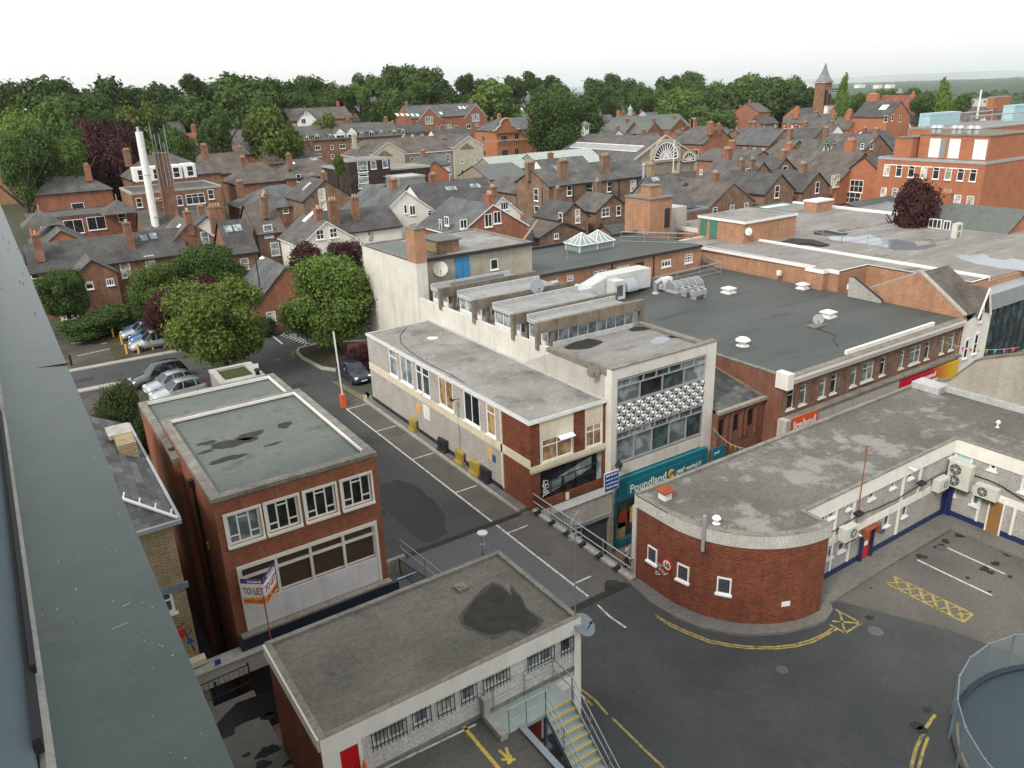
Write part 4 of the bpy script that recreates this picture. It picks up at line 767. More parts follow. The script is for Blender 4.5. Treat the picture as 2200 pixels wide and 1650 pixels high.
for i in range(nc):
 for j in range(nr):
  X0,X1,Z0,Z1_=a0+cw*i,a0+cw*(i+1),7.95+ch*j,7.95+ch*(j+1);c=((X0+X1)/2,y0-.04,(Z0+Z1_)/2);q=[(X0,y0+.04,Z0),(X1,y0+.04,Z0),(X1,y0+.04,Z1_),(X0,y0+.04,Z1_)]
  mm=[0,2,0,1]if(i+j)%2==0 else[2,0,2,0]  # dark faces paint in the shade of the relief's hollows
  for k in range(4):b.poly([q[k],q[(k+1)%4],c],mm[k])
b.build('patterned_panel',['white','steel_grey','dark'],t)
b=MB();b.poly([(x0+.42,y0+.3,0),(x1-.85,y0+.3,0),(x1-.85,y0+.3,3.5),(x0+.42,y0+.3,3.5)]);b.build('shopfront',['glass_teal'],t)
b=MB();b.box(x0+.3,x0+.45,y0-.1,y0+.3,0,3.3);b.box(x0+.42,x1-.85,y0-.1,y0+.25,0,.5);b.build('shopfront_frame',['teal_dark'],t)
b=MB();[b.box(a,a+.75,y0+.1,y0+.14,z,z+1.1,i)for i,(a,z)in enumerate(((x0+.7,1.3),(x0+1.75,1.4),(x0+2.8,1.4),(x0+.6,.55)))];b.buildn('window_poster',['red_dull','yellow','orange','wood_blind'],t)
s_=thing('shop_sign','long teal shop fascia sign with white lettering and a small yellow round emblem','sign',(31,31.5,3.4))
b=MB();b.box(x0+.38,x1-.55,y0-.28,y0-.02,3.45,4.95);b.box(x0+1.0,x1-1.2,y0-.33,y0-.281,3.62,4.6);b.build('fascia',['teal'],s_)
text('Poundland',.78,(x0+1.25,y0-.335,3.82),(1,0,0),(0,0,1),'white',s_,width=3.0,bold=.008)
text('yes!',.5,(x0+5.2,y0-.335,3.9),(1,0,0),(0,0,1),'white',s_,bold=.012,width=.72,shear=.2);text('everything\'s £1',.42,(x0+6.0,y0-.3,3.92),(1,0,0),(0,0,1),'white',s_,width=1.75,shear=.2)if 0 else text("everything's £1",.4,(x0+6.02,y0-.335,3.92),(1,0,0),(0,0,1),'white',s_,width=1.35,shear=.1)
b=MB();b.path([(x0+4.75+.24*math.cos(.5+a*.55),y0-.34,4.1+.24*math.sin(.5+a*.55))for a in range(10)],.045,0,5);b.path([(x0+4.78+.13*math.cos(.5+a*.6),y0-.34,4.1+.13*math.sin(.5+a*.6))for a in range(9)],.03,0,5);b.lathe((x0+5.1,y0-.34,3.95),[(.04,0),(.04,.02)],0,8,(0,-1,0));b.build('emblem',['yellow'],s_)
s_=thing('projecting_sign','small teal projecting sign at the right end of the teal fascia','sign',(35.9,31.2,3.6));b=MB();b.box(35.55,36.75,31.1,31.18,3.9,4.9);b.build('panel',['teal'],s_);text('yes!',.3,(35.7,31.09,4.45),(1,0,0),(0,0,1),'white',s_)
bm=[(38.75,13.2),(41.55,13.15),(46.6,13.1),(51.6,13.05)]
for y,z in bm:
 b=MB();b.box(27.25,36.4,y,y+.3,z-.75,z);b.box(27.25,27.55,y+.01,y+.29,11.4,z-.75);b.box(36.05,36.4,y+.01,y+.29,11.2,z-.75);b.box(28.4,28.65,y+.05,y+.28,11.,z-.75);b.build('roof_beam',['concrete_beam'],t)
for(ya,yb_,zr)in((39.15,41.3,12.75),(42.3,45.6,12.7),(47.4,50.6,12.65),(52.4,54.9,12.4)):
 b=MB();b.box(28.35,35.9,ya,yb_,zr-.18,zr,0,0);o=b.build('monitor_roof',['felt_monitor'],t)
 b=MB();b.box(28.3,35.95,yb_,yb_+.15,zr-.2,zr+.28);b.box(28.25,28.35,ya-.05,yb_,zr-.2,zr+.04);b.build('upstand',['lead'],t)
 b=MB();b.poly([(28.45,yb_,11.1),(28.45,ya+.1,11.1),(28.45,ya+.1,zr-.18),(28.45,yb_,zr-.18)]);b.poly([(28.45,ya+.1,11.1),(35.8,ya+.1,11.1),(35.8,ya+.1,zr-.18),(28.45,ya+.1,zr-.18)]);b.build('glazing',['glass_pale'],t)
 b=MB()
 for k in range(10):x=28.45+7.35*k/9;b.box(x-.03,x+.03,ya+.06,ya+.099,11.1,zr-.18)
 for k in range(4):y=ya+.1+(yb_-ya-.1)*k/3;b.box(28.41,28.449,y-.03,y+.03,11.1,zr-.18)
 b.box(28.38,28.448,ya+.13,yb_,11.1,11.55);b.box(28.5,35.8,ya+.05,ya+.098,11.1,11.5);b.build('glazing_bar',['frame_white'],t)
b=MB();b.box(28.2,35,38.3,38.4,11.5,11.85);b.build('upstand',['lead'],t)
b=MB();b.box(28.6,33.6,52.3,52.4,12.5,13.2);b.build('metal_screen',['steel_grey'],t)
t=thing('stair_tower','white and beige rendered rear tower with a blue door and a brick chimney','building',(33,56.2,0))
y0,y1=56.3,66.2;b=MB();F=('Y',y0,-1)
holed(b,F,27.4,39.2,10,14.4,[],0);b.build('front_wall',['render_tower'],t)
b=MB();b.poly([(27.38,y1,0),(27.38,56.21,0),(27.38,56.21,14.4),(27.38,y1,14.4)]);b.box(27.36,28.3,55.4,56.28,9,14.38);b.build('side_wall',['render_white'],t)
b=MB();sides(b,[('Y',y1,1,27.4,39.2),('X',39.2,1,y0,y1)],0,14.4);b.build('rear_wall',['render_grey'],t)
flat_roof('roof',None,[(27.35,y0-.15),(39.35,y0-.15),(39.35,y1+.1),(27.35,y1+.1)],14.5,.3,.12,'felt_grey','coping',t)
b=MB();b.box(28.4,39.3,y0-.3,y0-.16,14.25,14.52);b.box(28.4,34,59.5,59.6,14.4,14.6)if 0 else None;b.build('gutter',['dark'],t)
b=MB();b.poly([(27.7,y0,14.39),(31,y0,14.39),(31,y1-.4,14.39),(27.7,y1-.4,14.39)]);b.build('roof_patch',['felt_green'],t)
c=MB();c.box(27.35,28.32,55.38,56.9,14.38,17.0);c.build('chimney',['brick_orange'],t);c=MB();c.box(27.32,28.38,55.32,56.98,17.,17.15);c.box(27.6,28.1,55.7,56.6,17.15,17.3);c.build('chimney_cap',['coping'],t)
b=MB();b.box(30.6,32.6,57.6,60.8,14.4,15.4);b.build('tank_room',['brick_brown'],t);b=MB();b.box(30.4,32.8,57.4,61,15.4,15.5);b.build('tank_room_roof',['felt_green'],t)
b=MB();[b.box(30.5,30.56,57.7,60.7,14.5+k*.14,14.58+k*.14)for k in range(6)];b.build('slats',['wood_blind'],t)
r_=rect(F,K('b2',1725,705),K('b2',1835,510));b=MB();b.box(r_[0],r_[1],y0-.06,y0-.01,r_[2],r_[3]);b.build('door',['door_blue'],t);b=MB();m_=(r_[0]+r_[1])/2;b.box(m_-.015,m_+.015,y0-.07,y0-.06,r_[2],r_[3]);b.build('door_joint',['navy_blue'],t)
wp(F,K('b2',2020,630),K('b2',2080,530),t,'plain',gm='glass_dark')
b=MB();p=atY(*K('b2',1465,560),y0);b.tube((p.x,y0-.06,10),(p.x,y0-.06,14.3),.07);b.build('downpipe',['rust'],t)
# ---- curved brick building with white rear wings
t=thing('curved_building','curved dark red brick building end with white banded courtyard wings and patched flat roof','building',(33,20,D))
zt=9.12;ar=arc(CRR,180,270,20);ft=[(22.3,24.0)]+ar+[(27.15,17.0)]
b=MB()
def strip(b,P,z0,z1,m=0,s=1):
 for a,c in zip(P,P[1:]):q=[(*a,z0),(*c,z0),(*c,z1),(*a,z1)];b.poly(q if s>0 else q[::-1],m)
strip(b,ft,D-.2,zt-.6);b.poly([(27.15,17.0,D),(27.15,18.4,D),(27.15,18.4,zt-.6),(27.15,17.0,zt-.6)]);
o=b.build('brick_wall',['brick_curved'],t);L_=0;lv=o.data.uv_layers[0].data;n_=0
for pi,(a,c)in enumerate(zip(ft,ft[1:])):
 l=math.dist(a,c);p=o.data.polygons[pi]
 for li,(u_,w_)in zip(p.loop_indices,((L_,D),(L_+l,D),(L_+l,zt),(L_,zt))):lv[li].uv=(u_,w_)
 L_+=l
ob=[(22.24,24.0)]+arc(CRR+.06,180,270,20)+[(27.21,16.94),(27.21,18.34)]
b=MB();strip(b,ob,zt-.62,zt);b.box(22.22,22.5,23.85,24.1,D,zt-.62);b.build('parapet_band',['pebbledash'],t)
WF,XF=('Y',18.4,-1),('X',39.8,-1)
b=MB()
wu=[(('c4',480,1195),('c4',535,1062),'top'),(('c4',545,1160),('c4',610,1012),'plain'),(('c4',700,1080),('c4',745,950),'top'),(('c4',885,998),('c4',950,848),'top'),(('c4',1070,903),('c4',1125,768),'top'),(('c4',1220,822),('c4',1278,683),'top'),(('c4',1570,638),('c4',1612,518),'top')]
wl=[(('c4',510,1505),('c4',590,1370),'t2'),(('c4',625,1442),('c4',690,1325),'top'),(('c4',1010,1228),('c4',1072,1082),'top'),(('c4',1165,1145),('c4',1222,1010),'top')]
facade(b,t,WF,27.16,39.8,6.7,8.45,[w+('glass_teal',.1)for w in wu],0,'white',ins=.07,fr=.06)
facade(b,t,WF,27.16,39.8,D,6.7,[w+('glass_teal',.1)for w in wl],0,'white',ins=.07,fr=.06)
facade(b,t,XF,2,18.4,6.7,8.45,[(('c4',1900,735),('c4',1998,600),'top','glass_dark',.1),(('c4',2160,925),('c4',2260,690),'sash','glass_dark',.1),((17.4,18.35,6.9,8.4),0,'top','pale_blue',0)],0,'white',ins=.07)
facade(b,t,XF,2,18.4,D,6.7,[(('c4',1565,945),('c4',1642,865),'plain','glass_pale',.1),(('c4',1748,1030),('c4',1842,912),'plain','glass_pale',.1)],0,'white',ins=.07)
b.build('courtyard_wall',['brick_wing'],t)
b=MB();b.box(27.16,39.8,18.33,18.399,8.3,zt-.03);b.box(39.73,39.799,2,18.33,8.3,zt-.03);b.box(27.16,39.8,18.36,18.398,6.42,6.82);b.box(39.76,39.798,2,18.36,6.42,6.82)
for x in(29.6,31.0,35.1,36.6):b.box(x,x+.16,18.34,18.398,D+.45 if x!=36.6 else 6.82,8.42)
for y in(16.6,14.9,11.5):b.box(39.74,39.798,y,y+.13,D+.4,6.42)
b.build('white_band',['paint_white'],t)
b=MB();b.box(27.16,39.7,18.345,18.397,D,D+.42);b.box(39.745,39.797,2,18.345,D,D+.42);b.build('plinth',['navy_blue'],t)
b=MB();b.poly([(22.3,24,0),(46,24,0),(46,24,zt),(22.3,24,zt)][::-1]);b.poly([(46,24,0),(46,2,0),(46,2,zt),(46,24,zt)][::-1]);b.poly([(22.3,24.,D+.1),(22.3,24.,0),(22.3,23.75,0),(22.3,23.75,D+.1)]);b.build('rear_wall',['brick_red'],t)
RP=[(22.35,23.95)]+arc(CRR-.02,180,270,20)+[(27.1,18.35),(39.75,18.35),(39.75,2),(46,2),(46,23.95)]
b=MB();b.poly([(x,y,zt-.05)for x,y in RP]);b.build('roof',['felt_curved'],t)
ci=arc(CRR-.3,180,270,20);co=ob[:-2]
b=MB();
for i in range(len(ci)-1):b.poly([(*co[i+1],zt+.012),(*co[i+2],zt+.012),(*ci[i+1],zt+.012),(*ci[i],zt+.012)])
b.box(27.0,27.22,16.95,18.5,zt-.04,zt+.014);b.box(27.2,39.9,18.3,18.5,zt-.04,zt+.012);b.box(39.7,39.9,2,18.3,zt-.04,zt+.012);b.box(22.24,22.5,21.8,23.9,zt-.04,zt+.013);b.build('coping',['coping'],t)
b=MB();b.box(22.3,46,23.85,24.08,zt-.05,zt+.08);b.build('street_parapet',['coping'],t)
b=MB();b.box(45.7,46,2,23.8,zt-.03,zt+.3);b.build('flashing',['lead'],t)
def atArc(u,v):
 d=ray(u,v);a=d.x**2+d.y**2;bq=-2*(d.x*CX+d.y*CY);c=CX**2+CY**2-CRR**2;s=(-bq-math.sqrt(max(0,bq*bq-4*a*c)))/(2*a);p=V((d.x*s,d.y*s,H+d.z*s))
 if p.y>CY or bq*bq<4*a*c:return atX(u,v,22.3),V((-1,0,0))
 return p,V((p.x-CX,p.y-CY,0)).normalized()
for(x,y,r_)in((1263,1515,'c3'),(1520,60,'d3'),(1862,170,'d3')):
 p,n=atArc(*K(r_,x,y));ux=V((0,0,1)).cross(n);p.z=6.45
 put_win(t,p-ux*.3-V((0,0,.4))+n*.02,ux,n,.62,.82,'plain','frame_white','glass_dark',True,fr=.07)
 g=MB();[g.obox(p-ux*.22+n*.055+V((0,0,-.3+k*.1)),ux*.44,n*.02,V((0,0,.05)))for k in range(7)];g.build('louvre',['shutter'],t)
p,n=atArc(*K('c3',1705,1290));b=MB();b.tube(p+n*.14+V((0,0,-.75)),p+n*.14+V((0,0,1.0)),.08,0,10);b.tube(p+n*.14+V((0,0,-.75)),p-n*.05+V((0,0,-.85)),.06);b.build('vent_pipe',['grey_paint'],t)
p,n=atArc(*K('c3',1393,1545));s_=thing('speed_sign','round white speed limit sign with red ring reading 10 on curved brick wall','sign',tuple(p));
b=MB();b.lathe(p,[(.3,0),(.3,.05)],0,24,n);b.build('ring',['red'],s_);b=MB();b.lathe(p+n*.001,[(.23,.05),(.23,.056)],0,24,n);b.build('face',['white'],s_);ux=V((0,0,1)).cross(n);text('10',.34,p+n*.065-V((0,0,.12)),ux,(0,0,1),'black',s_,align='CENTER',bold=.012)
p,n=atArc(*K('d4',187,262));ux=V((0,0,1)).cross(n);b=MB();b.obox(p-ux*.2-V((0,0,.12))+n*.01,ux*.4,n*.03,V((0,0,.24)));b.build('wall_notice',['white'],label='small white notice with tiny text at the right of the curved brick wall',cat='sign')
b=MB();rnd=random.Random(5)
for k in range(46):
 p,n=atArc(*K('c3',1290+rnd.random()*100,1520+rnd.random()*110));ux=V((0,0,1)).cross(n);b.obox(p+n*.005,ux*.07,n*.01,V((0,0,.025)))
b.build('paint_flakes',['white'],t)
t2=thing('roof_vent','rusty red pyramid-capped vent on white collar at the near corner of the patched roof','vent',(23.3,22.9,zt));p=atZ(*K('c3',1370,985),zt-.05)
b=MB();b.box(p.x-.22,p.x+.22,p.y-.22,p.y+.22,zt-.05,zt+.35);b.build('collar',['white'],t2);b=MB();b.lathe((p.x,p.y,zt+.35),[(.5,0),(.5,.05),(.02,.35)],0,4);b.build('cap',['rust'],t2)
def mushroom(p,label,r=.22,h=.3,m='white',group=None,name='roof_vent'):
 t2=thing(name,label,'vent',p,group);x,y,z=p;b=MB();b.lathe((x,y,z),[(r*.9,0),(r*.45,.05),(r*.45,h*.6)],0,12);b.build('base',[m],t2);b=MB();b.lathe((x,y,z+h*.6),[(r*.4,0),(r,.02),(r,h*.15),(r*.6,h*.4),(.01,h*.45)],0,14);b.build('cap',[m],t2,smooth=False)
mushroom(tuple(atZ(*K('c3',1803,1195),zt-.05)),'small white mushroom vent near the curved parapet edge',.2,.36)
mushroom(tuple(atZ(*K('c4',1975,385),zt-.05)),'lone white pipe vent far right on the patched grey roof',.12,.4)
b=MB();r_=rect(WF,K('c4',800,1490),K('c4',905,1220));b.box(r_[0],r_[1],18.3,18.34,D+.05,r_[3]);b.build('door',['red_dull'],t,label='red and white poster-covered door')
b=MB();[b.box(r_[0]+.1+.05*(i%2),r_[1]-.25,18.27,18.3,z,z+h_,i%3)for i,(z,h_)in enumerate(((4.7,.6),(5.4,.25),(5.75,.3),(6.1,.3)))];b.buildn('door_poster',['red','frame_white','yellow'],t)
b=MB();b.box(r_[1]+.02,r_[1]+.14,18.2,18.33,D,r_[3]+.15);b.box(r_[0]-.14,r_[0]-.02,18.2,18.33,D,r_[3]+.15);b.build('door_frame',['navy_blue'],t)
b=MB();b.box(r_[0]-.05,r_[1]+.1,18.05,18.3,r_[3]+.1,r_[3]+.16);b.box(r_[0]-.15,r_[0]-.05,17.95,18.3,r_[3]-.25,r_[3]+.2);b.box(r_[1]+.1,r_[1]+.2,17.95,18.3,r_[3]-.25,r_[3]+.2);b.build('door_canopy',['rust'],t)
r2=rect(XF,K('c4',1880,1240),K('c4',2040,1015));b=MB();b.box(39.72,39.76,r2[0],r2[1],D+.05,r2[3]-.1);b.build('door',['wood'],t);b=MB();b.box(39.7,39.77,r2[0]-.08,r2[0],D+.05,r2[3]);b.box(39.7,39.77,r2[1],r2[1]+.08,D+.05,r2[3]);b.box(39.7,39.77,r2[0],r2[1],r2[3]-.1,r2[3]+.2);b.build('door_frame',['white'],t)
def acunit(o,ux,n,w,h,d,fans,label,group=None,m='ac_cream',name='air_conditioner'):
 o,ux,n=v3(o),v3(ux),v3(n);t2=thing(name,label,'air conditioner',tuple(o),group);b=MB();b.obox(o,ux*w,n*d,V((0,0,h)));b.build('casing',[m],t2)
 for(fx,fz,fr)in fans:c=o+ux*fx+n*(d+.002)+V((0,0,fz));b=MB();b.lathe(c,[(fr,0),(fr,.02)],0,18,n);b.build('fan_grille',['shutter'],t2);b=MB();b.lathe(c+n*.021,[(fr*.25,0),(fr*.25,.01)],0,10,n);[b.tube(c+n*.025,c+n*.025+(ux*math.cos(a)+V((0,0,math.sin(a))))*fr*.95,.012,0,4)for a in(0,1.05,2.1,3.14,4.2,5.24)];b.build('fan_hub',[m],t2)
 b=MB();b.obox(o+V((0,0,-.08))+ux*.1,ux*(w-.2),n*d,V((0,0,.06)));b.build('bracket',['black'],t2)
p=atX(*K('c4',1575,845),39.72);q=atX(*K('c4',1745,900),39.72)
acunit((39.72,p.y,p.z),(0,-1,0),(-1,0,0),1.15,1.42,.45,[(.38,.4,.3),(.38,1.03,.3)],'large cream twin-fan air conditioner in the courtyard corner')
p=atX(*K('c4',1805,935),39.72);acunit((39.72,p.y,p.z),(0,-1,0),(-1,0,0),1.1,.68,.4,[(.4,.34,.25)],'smaller cream single-fan air conditioner right of the twin-fan one')
p=atY(*K('c4',620,1340),18.3);acunit((p.x+.05,18.32,p.z-.0),(1,0,0),(0,-1,0),.95,.7,.42,[(.6,.35,.24)],'cream air conditioner beside the poster-covered door')
p=atY(*K('c4',1420,920),18.3);acunit((p.x,18.32,p.z),(1,0,0),(0,-1,0),.95,.68,.4,[(.6,.34,.2)],'white box air conditioner near the blue corner of the courtyard')
b=MB();pts=[atY(*K('c4',*q),18.3)for q in((510,1310),(570,1270),(620,1250),(800,1130),(960,1070),(1130,990),(1260,910),(1400,830),(1560,750))];b.path(pts,.025,0,4);pts=[atX(*K('c4',*q),39.7)for q in((1750,780),(1900,830),(2010,880),(2100,940),(2250,1030))];b.path(pts,.03,0,4);b.build('cable',['black'],t)
b=MB();b.box(39.62,39.72,18.0,18.33,D+.05,6.4);b.box(39.3,39.72,18.29,18.335,D+.05,6.0);b.build('corner_panel',['navy_blue'],t)
for q,l in((('c4',765,1275),'white'),(('c4',1230,725),'white')):p=atY(*K(*q),18.3);b=MB();b.tube(p,p+V((.1,-.35,-.05)),.05,0,8);b.build('floodlight',['white'],t)
for q in((770,1110),(1300,855)):p=atY(*K('c4',*q),18.3);b=MB();b.obox(p-V((.22,.35,0)),(.5,0,0),(0,.3,.05),(0,0,.08));b.build('floodlight',['black'],t)
b=MB();[b.box(p.x-w,p.x+w,18.29,18.32,p.z-h_,p.z+h_)for p,w,h_ in((atY(*K('c4',965,1215),18.3),.26,.1),(atY(*K('c4',1010,1260),18.3),.17,.1),(atY(*K('c4',960,1250),18.3),.15,.05))];b.build('wall_notice',['blue'],label='cluster of small blue notices on the white courtyard wall right of the poster door',cat='sign')
def dish(p,r,n,m,label,stem=None):
 t2=thing('satellite_dish',label,'satellite dish',tuple(p));n=v3(n).normalized();p=v3(p);b=MB();b.lathe(p,[(r,0),(r*.75,-.05*r*2),(r*.4,-.09*r*2),(.01,-.1*r*2)],0,20,n);b.lathe(p,[(.01,-.1*r*2+.01),(r*.4,-.09*r*2+.01),(r*.75,-.05*r*2+.01),(r,.01)],0,20,n);b.build('reflector',[m],t2)
 b=MB();f=p+n*r*1.1-V((0,0,r*.35));b.tube(p-V((0,0,r*.9)),f,.02);b.tube(f,f-n*.12,.05,0,8);b.tube(p-n*.1,v3(stem)if stem else p-n*.3-V((0,0,r)),.03);b.build('arm',['dark'],t2)
p=atZ(*K('d3',690,440),8.75);dish(p,.46,(.25,-.55,.8),'mesh_screen','large see-through grey dish at the right corner of the low office',(14.5,18.3,8.7))
p=atY(*K('b2',1595,620),56.0);dish(p,.62,(-.5,-1,.35),'ac_cream','cream dish on the beige tower wall left of the blue door')
p=atY(*K('b3',290,770),46.5);dish(p,.55,(-.3,-1,.3),'steel_grey','grey dish standing on the second concrete roof beam')
p=atX(*K('b3',805,1475),27.3);dish(p-V((.35,0,0)),.38,(-.5,-.9,.2),'coping','rusty mesh dish on the white side wall of the framed shop')
def aerial(x,y,z0,z1,label,n=6,span=.5,m='steel',g=None,ang=.6,horiz=True):
 t2=thing('tv_aerial',label,'aerial',(x,y,z0),g);b=MB();b.tube((x,y,z0),(x,y,z1),.025,0,5);b.build('mast',[m],t2);b=MB();c,s=math.cos(ang),math.sin(ang)
 b.tube((x-c*span,y-s*span,z1-.1),(x+c*span,y+s*span,z1-.1),.014,0,4)
 for k in range(n):q=-span+2*span*k/(n-1);l=.28-.12*k/n;b.tube((x+c*q-s*l,y+s*q+c*l,z1-.1),(x+c*q+s*l,y+s*q-c*l,z1-.1),.01,0,4)
 b.build('elements',[m],t2)
p=atZ(*K('d3',700,370),9.0);aerial(14.4,18.5,8.6,13.35,'tall thin aerial mast with cross elements at the right corner of the low office',7,.45)
b=MB();[b.tube((14.15,18.5,z),(14.65,18.45,z),.012,0,4)for z in(12.4,12.6,12.8,13.0)];b.tube((14.15,18.5,12.4),(14.15,18.5,13),.01,0,4);b.tube((14.65,18.45,12.4),(14.65,18.45,13),.01,0,4);b.build('aerial_grid',['steel'],bpy.data.objects['tv_aerial'])
aerial(5.0,24.1,6.6,10.8,'rusty red aerial mast in front of the TO LET boards',5,.25,'rust',ang=.3)
p=atZ(*K('c4',735,860),zt);aerial(31.35,18.3,6.3,11.1,'spindly rusty aerial on the white courtyard wing',4,.25,'rust',ang=.2)
t2=thing('letting_board','white V-shaped letting board with purple top and orange strip reading TO LET','sign',(6.2,29.2,6))
A,Bc,C_=atY(*K('d1',2060,260),28.6),atY(*K('d2',130,270),28.0),atY(*K('d2',228,165),28.9)
A2,B2,C2=atY(*K('d1',2050,85),28.6),atY(*K('d2',105,95),28.0),atY(*K('d2',200,-30),28.9)
hA=1.2
for P0,P1 in((A,Bc),(Bc,C_)):
 u_=(P1-P0);u_.z=0;l=u_.length;u_.normalize();n=V((u_.y,-u_.x,0));zb_=Bc.z+.0;o=V((P0.x,P0.y,zb_))
 for z0_,z1_,m in((0,.32,'amber'),(.32,.98,'white'),(.98,hA,'purple')):b=MB();b.obox(o+V((0,0,z0_)),u_*l,-n*.03,V((0,0,z1_-z0_)));b.build('board',[m],t2)
 text('TO LET',.46,o+u_*.06*l+n*.01+V((0,0,.48)),u_,(0,0,1),'red_dull',t2,width=l*.88);text('01244 345600',.22,o+u_*.04*l+n*.01+V((0,0,.08)),u_,(0,0,1),'red',t2,width=l*.9);text('moore',.2,o+u_*.3*l+n*.01+V((0,0,1.03)),u_,(0,0,1),'white',t2,width=l*.6)
def estate(p,w,h,label,rz=0):
 t2=thing('letting_sign',label,'sign',p);p=v3(p);b=MB();b.box(p.x,p.x+w,p.y,p.y+.05,p.z,p.z+h);b.build('border',['white'],t2);b=MB();b.box(p.x+.04,p.x+w-.04,p.y-.01,p.y-.001,p.z+.04,p.z+h-.04);b.build('panel',['blue'],t2)
 for k,(s,sz)in enumerate((('0844 823 0257',.17),('Retail unit to let',.13),('on flexible terms',.13),('Nationwide',.19))):text(s,sz,(p.x+w/2,p.y-.02,p.z+h-.25-k*h*.21),(1,0,0),(0,0,1),'white',t2,align='CENTER',width=w*.8)
p=atY(*K('c3',858,860),31.0);q=atY(*K('c3',980,900),31.0);estate((p.x,31.0,q.z+.05),q.x-p.x,p.z-q.z+.55,'blue and white letting sign hanging between the grey shop and the teal fascia')
p=atY(*K('c2',1170,1640),30.9);q=atY(*K('c2',1305,1640),30.9);estate((p.x+.1,30.6,3.55),1.25,1.1,'blue letting sign half hidden behind the low office roof')
t2=thing('wall_lantern','black Victorian style lantern on the white column by the teal shop','lamp',(27.6,31.3,6));p=atY(*K('c3',980,720),31.2);b=MB();b.lathe(p,[(.12,-.25),(.24,.1)],0,6);b.build('glass_case',['glass_grey'],t2);b=MB();b.lathe(p+V((0,0,.1)),[(.27,0),(.14,.18),(.16,.2),(.03,.34),(.03,.45)],0,6);b.path([p-V((0,0,.25)),p-V((0,0,.4)),V((p.x-.2,31.6,p.z-.45))],.03);b.build('frame',['black'],t2)
t2=bpy.data.objects.new('p',None)
def person():
 me=bpy.data.meshes.new('person');J=[(0,0,.92),(0,-.01,1.12),(0,0,1.38),(0,.01,1.5),(.0,.02,1.6),(.0,.03,1.72),(.19,0,1.4),(-.19,0,1.4),(.25,.03,1.13),(.22,.2,.98),(-.25,.03,1.13),(-.2,.2,.98),(.1,0,.88),(.11,.03,.48),(.11,-.02,.07),(.11,.14,.03),(-.1,0,.88),(-.11,.1,.5),(-.11,.03,.08),(-.11,.19,.04)]
 Ed=[(0,1),(1,2),(2,3),(3,4),(4,5),(2,6),(2,7),(6,8),(8,9),(7,10),(10,11),(0,12),(12,13),(13,14),(14,15),(0,16),(16,17),(17,18),(18,19)]
 R_=[.15,.14,.17,.06,.095,.085,.075,.075,.045,.032,.045,.032,.1,.065,.042,.04,.1,.065,.042,.04]
 me.from_pydata(J,Ed,[]);o=bpy.data.objects.new('person',me);COL.objects.link(o);m=o.modifiers.new('s','SKIN');m.use_smooth_shade=True
 for i,r in enumerate(R_):me.skin_vertices[0].data[i].radius=(r,r*.75 if i<3 else r)
 me.skin_vertices[0].data[0].use_root=True;s=o.modifiers.new('u','SUBSURF');s.levels=s.render_levels=1
 dg=bpy.context.evaluated_depsgraph_get();nm=bpy.data.meshes.new_from_object(o.evaluated_get(dg));bpy.data.objects.remove(o);nm.name='person'
 for k in('skin','shirt','trousers','hair'):nm.materials.append(MATS[k])
 for p in nm.polygons:
  c=p.center;p.material_index=0
  if c.z<.93:p.material_index=2
  elif c.z<1.46 and not(abs(c.x)>.2 and c.z<1.22):p.material_index=1
  elif c.z>1.6 and(c.y<.07 or c.z>1.72):p.material_index=3
 o=bpy.data.objects.new('person',nm);COL.objects.link(o);return o
o=person();o.location=(27.15,29.8,0);o.rotation_euler=(0,0,.5);tag(o,'person in a white T-shirt and dark trousers walking on the street below the bridge','person')
def cone(x,y,z,label):
 t2=thing('traffic_cone',label,'traffic cone',(x,y,z),'orange and white cones by the red door');b=MB();b.box(x-.22,x+.22,y-.22,y+.22,z,z+.05);b.lathe((x,y,z+.05),[(.17,0),(.12,.32)],0,14);b.lathe((x,y,z+.37),[(.12,0),(.09,.27)],1,14);b.lathe((x,y,z+.64),[(.09,0),(.03,.36)],0,14);b.build('body',['orange','white'],t2,smooth=False)
p=atY(779,1611,18.05);q=atY(746,1624,17.85);cone(q.x,q.y,zs,'traffic cone in front of the red door');cone(p.x,p.y,zs,'traffic cone to the right of the red door')
# ---- circular ramp enclosure, bottom right
t=thing('round_enclosure','curved mesh-panelled screen round a blue-grey sunken drum at the bottom right','fence',(28,4.6,D));cx,cy,r=27.9,4.75,5.95
def cp(a,rr=r):return(cx+rr*math.cos(math.radians(a)),cy+rr*math.sin(math.radians(a)))
A_=[200-k*13 for k in range(13)]
for i in range(12):
 a,c=cp(A_[i]),cp(A_[i+1]);b=MB();b.poly([(*a,D+.25),(*c,D+.25),(*c,D+1.75),(*a,D+1.75)]);b.build('mesh_panel',['mesh_screen']if 'mesh_screen' in MATS else['mesh_blue'],t)
 b=MB();b.box(a[0]-.04,a[0]+.04,a[1]-.04,a[1]+.04,D,D+1.8);b.tube((*a,D+1.75),(*c,D+1.75),.03);b.build('post',['mesh_blue'],t)
b=MB();pts=[cp(200-k*4,r-.12)for k in range(40)];b.path([(*p,D+.15)for p in pts],.09,0,6);b.build('kerb',['navy'],t);b=MB();b.path([(*cp(168-k*4,r-.22),D+.22)for k in range(14)],.06,0,6);b.build('pipe',['wood_blind'],t)
b=MB();b.poly([(*cp(k*10,r-.15),D+.06)for k in range(36)]);b.build('drum_floor',['drum_blue'],t)
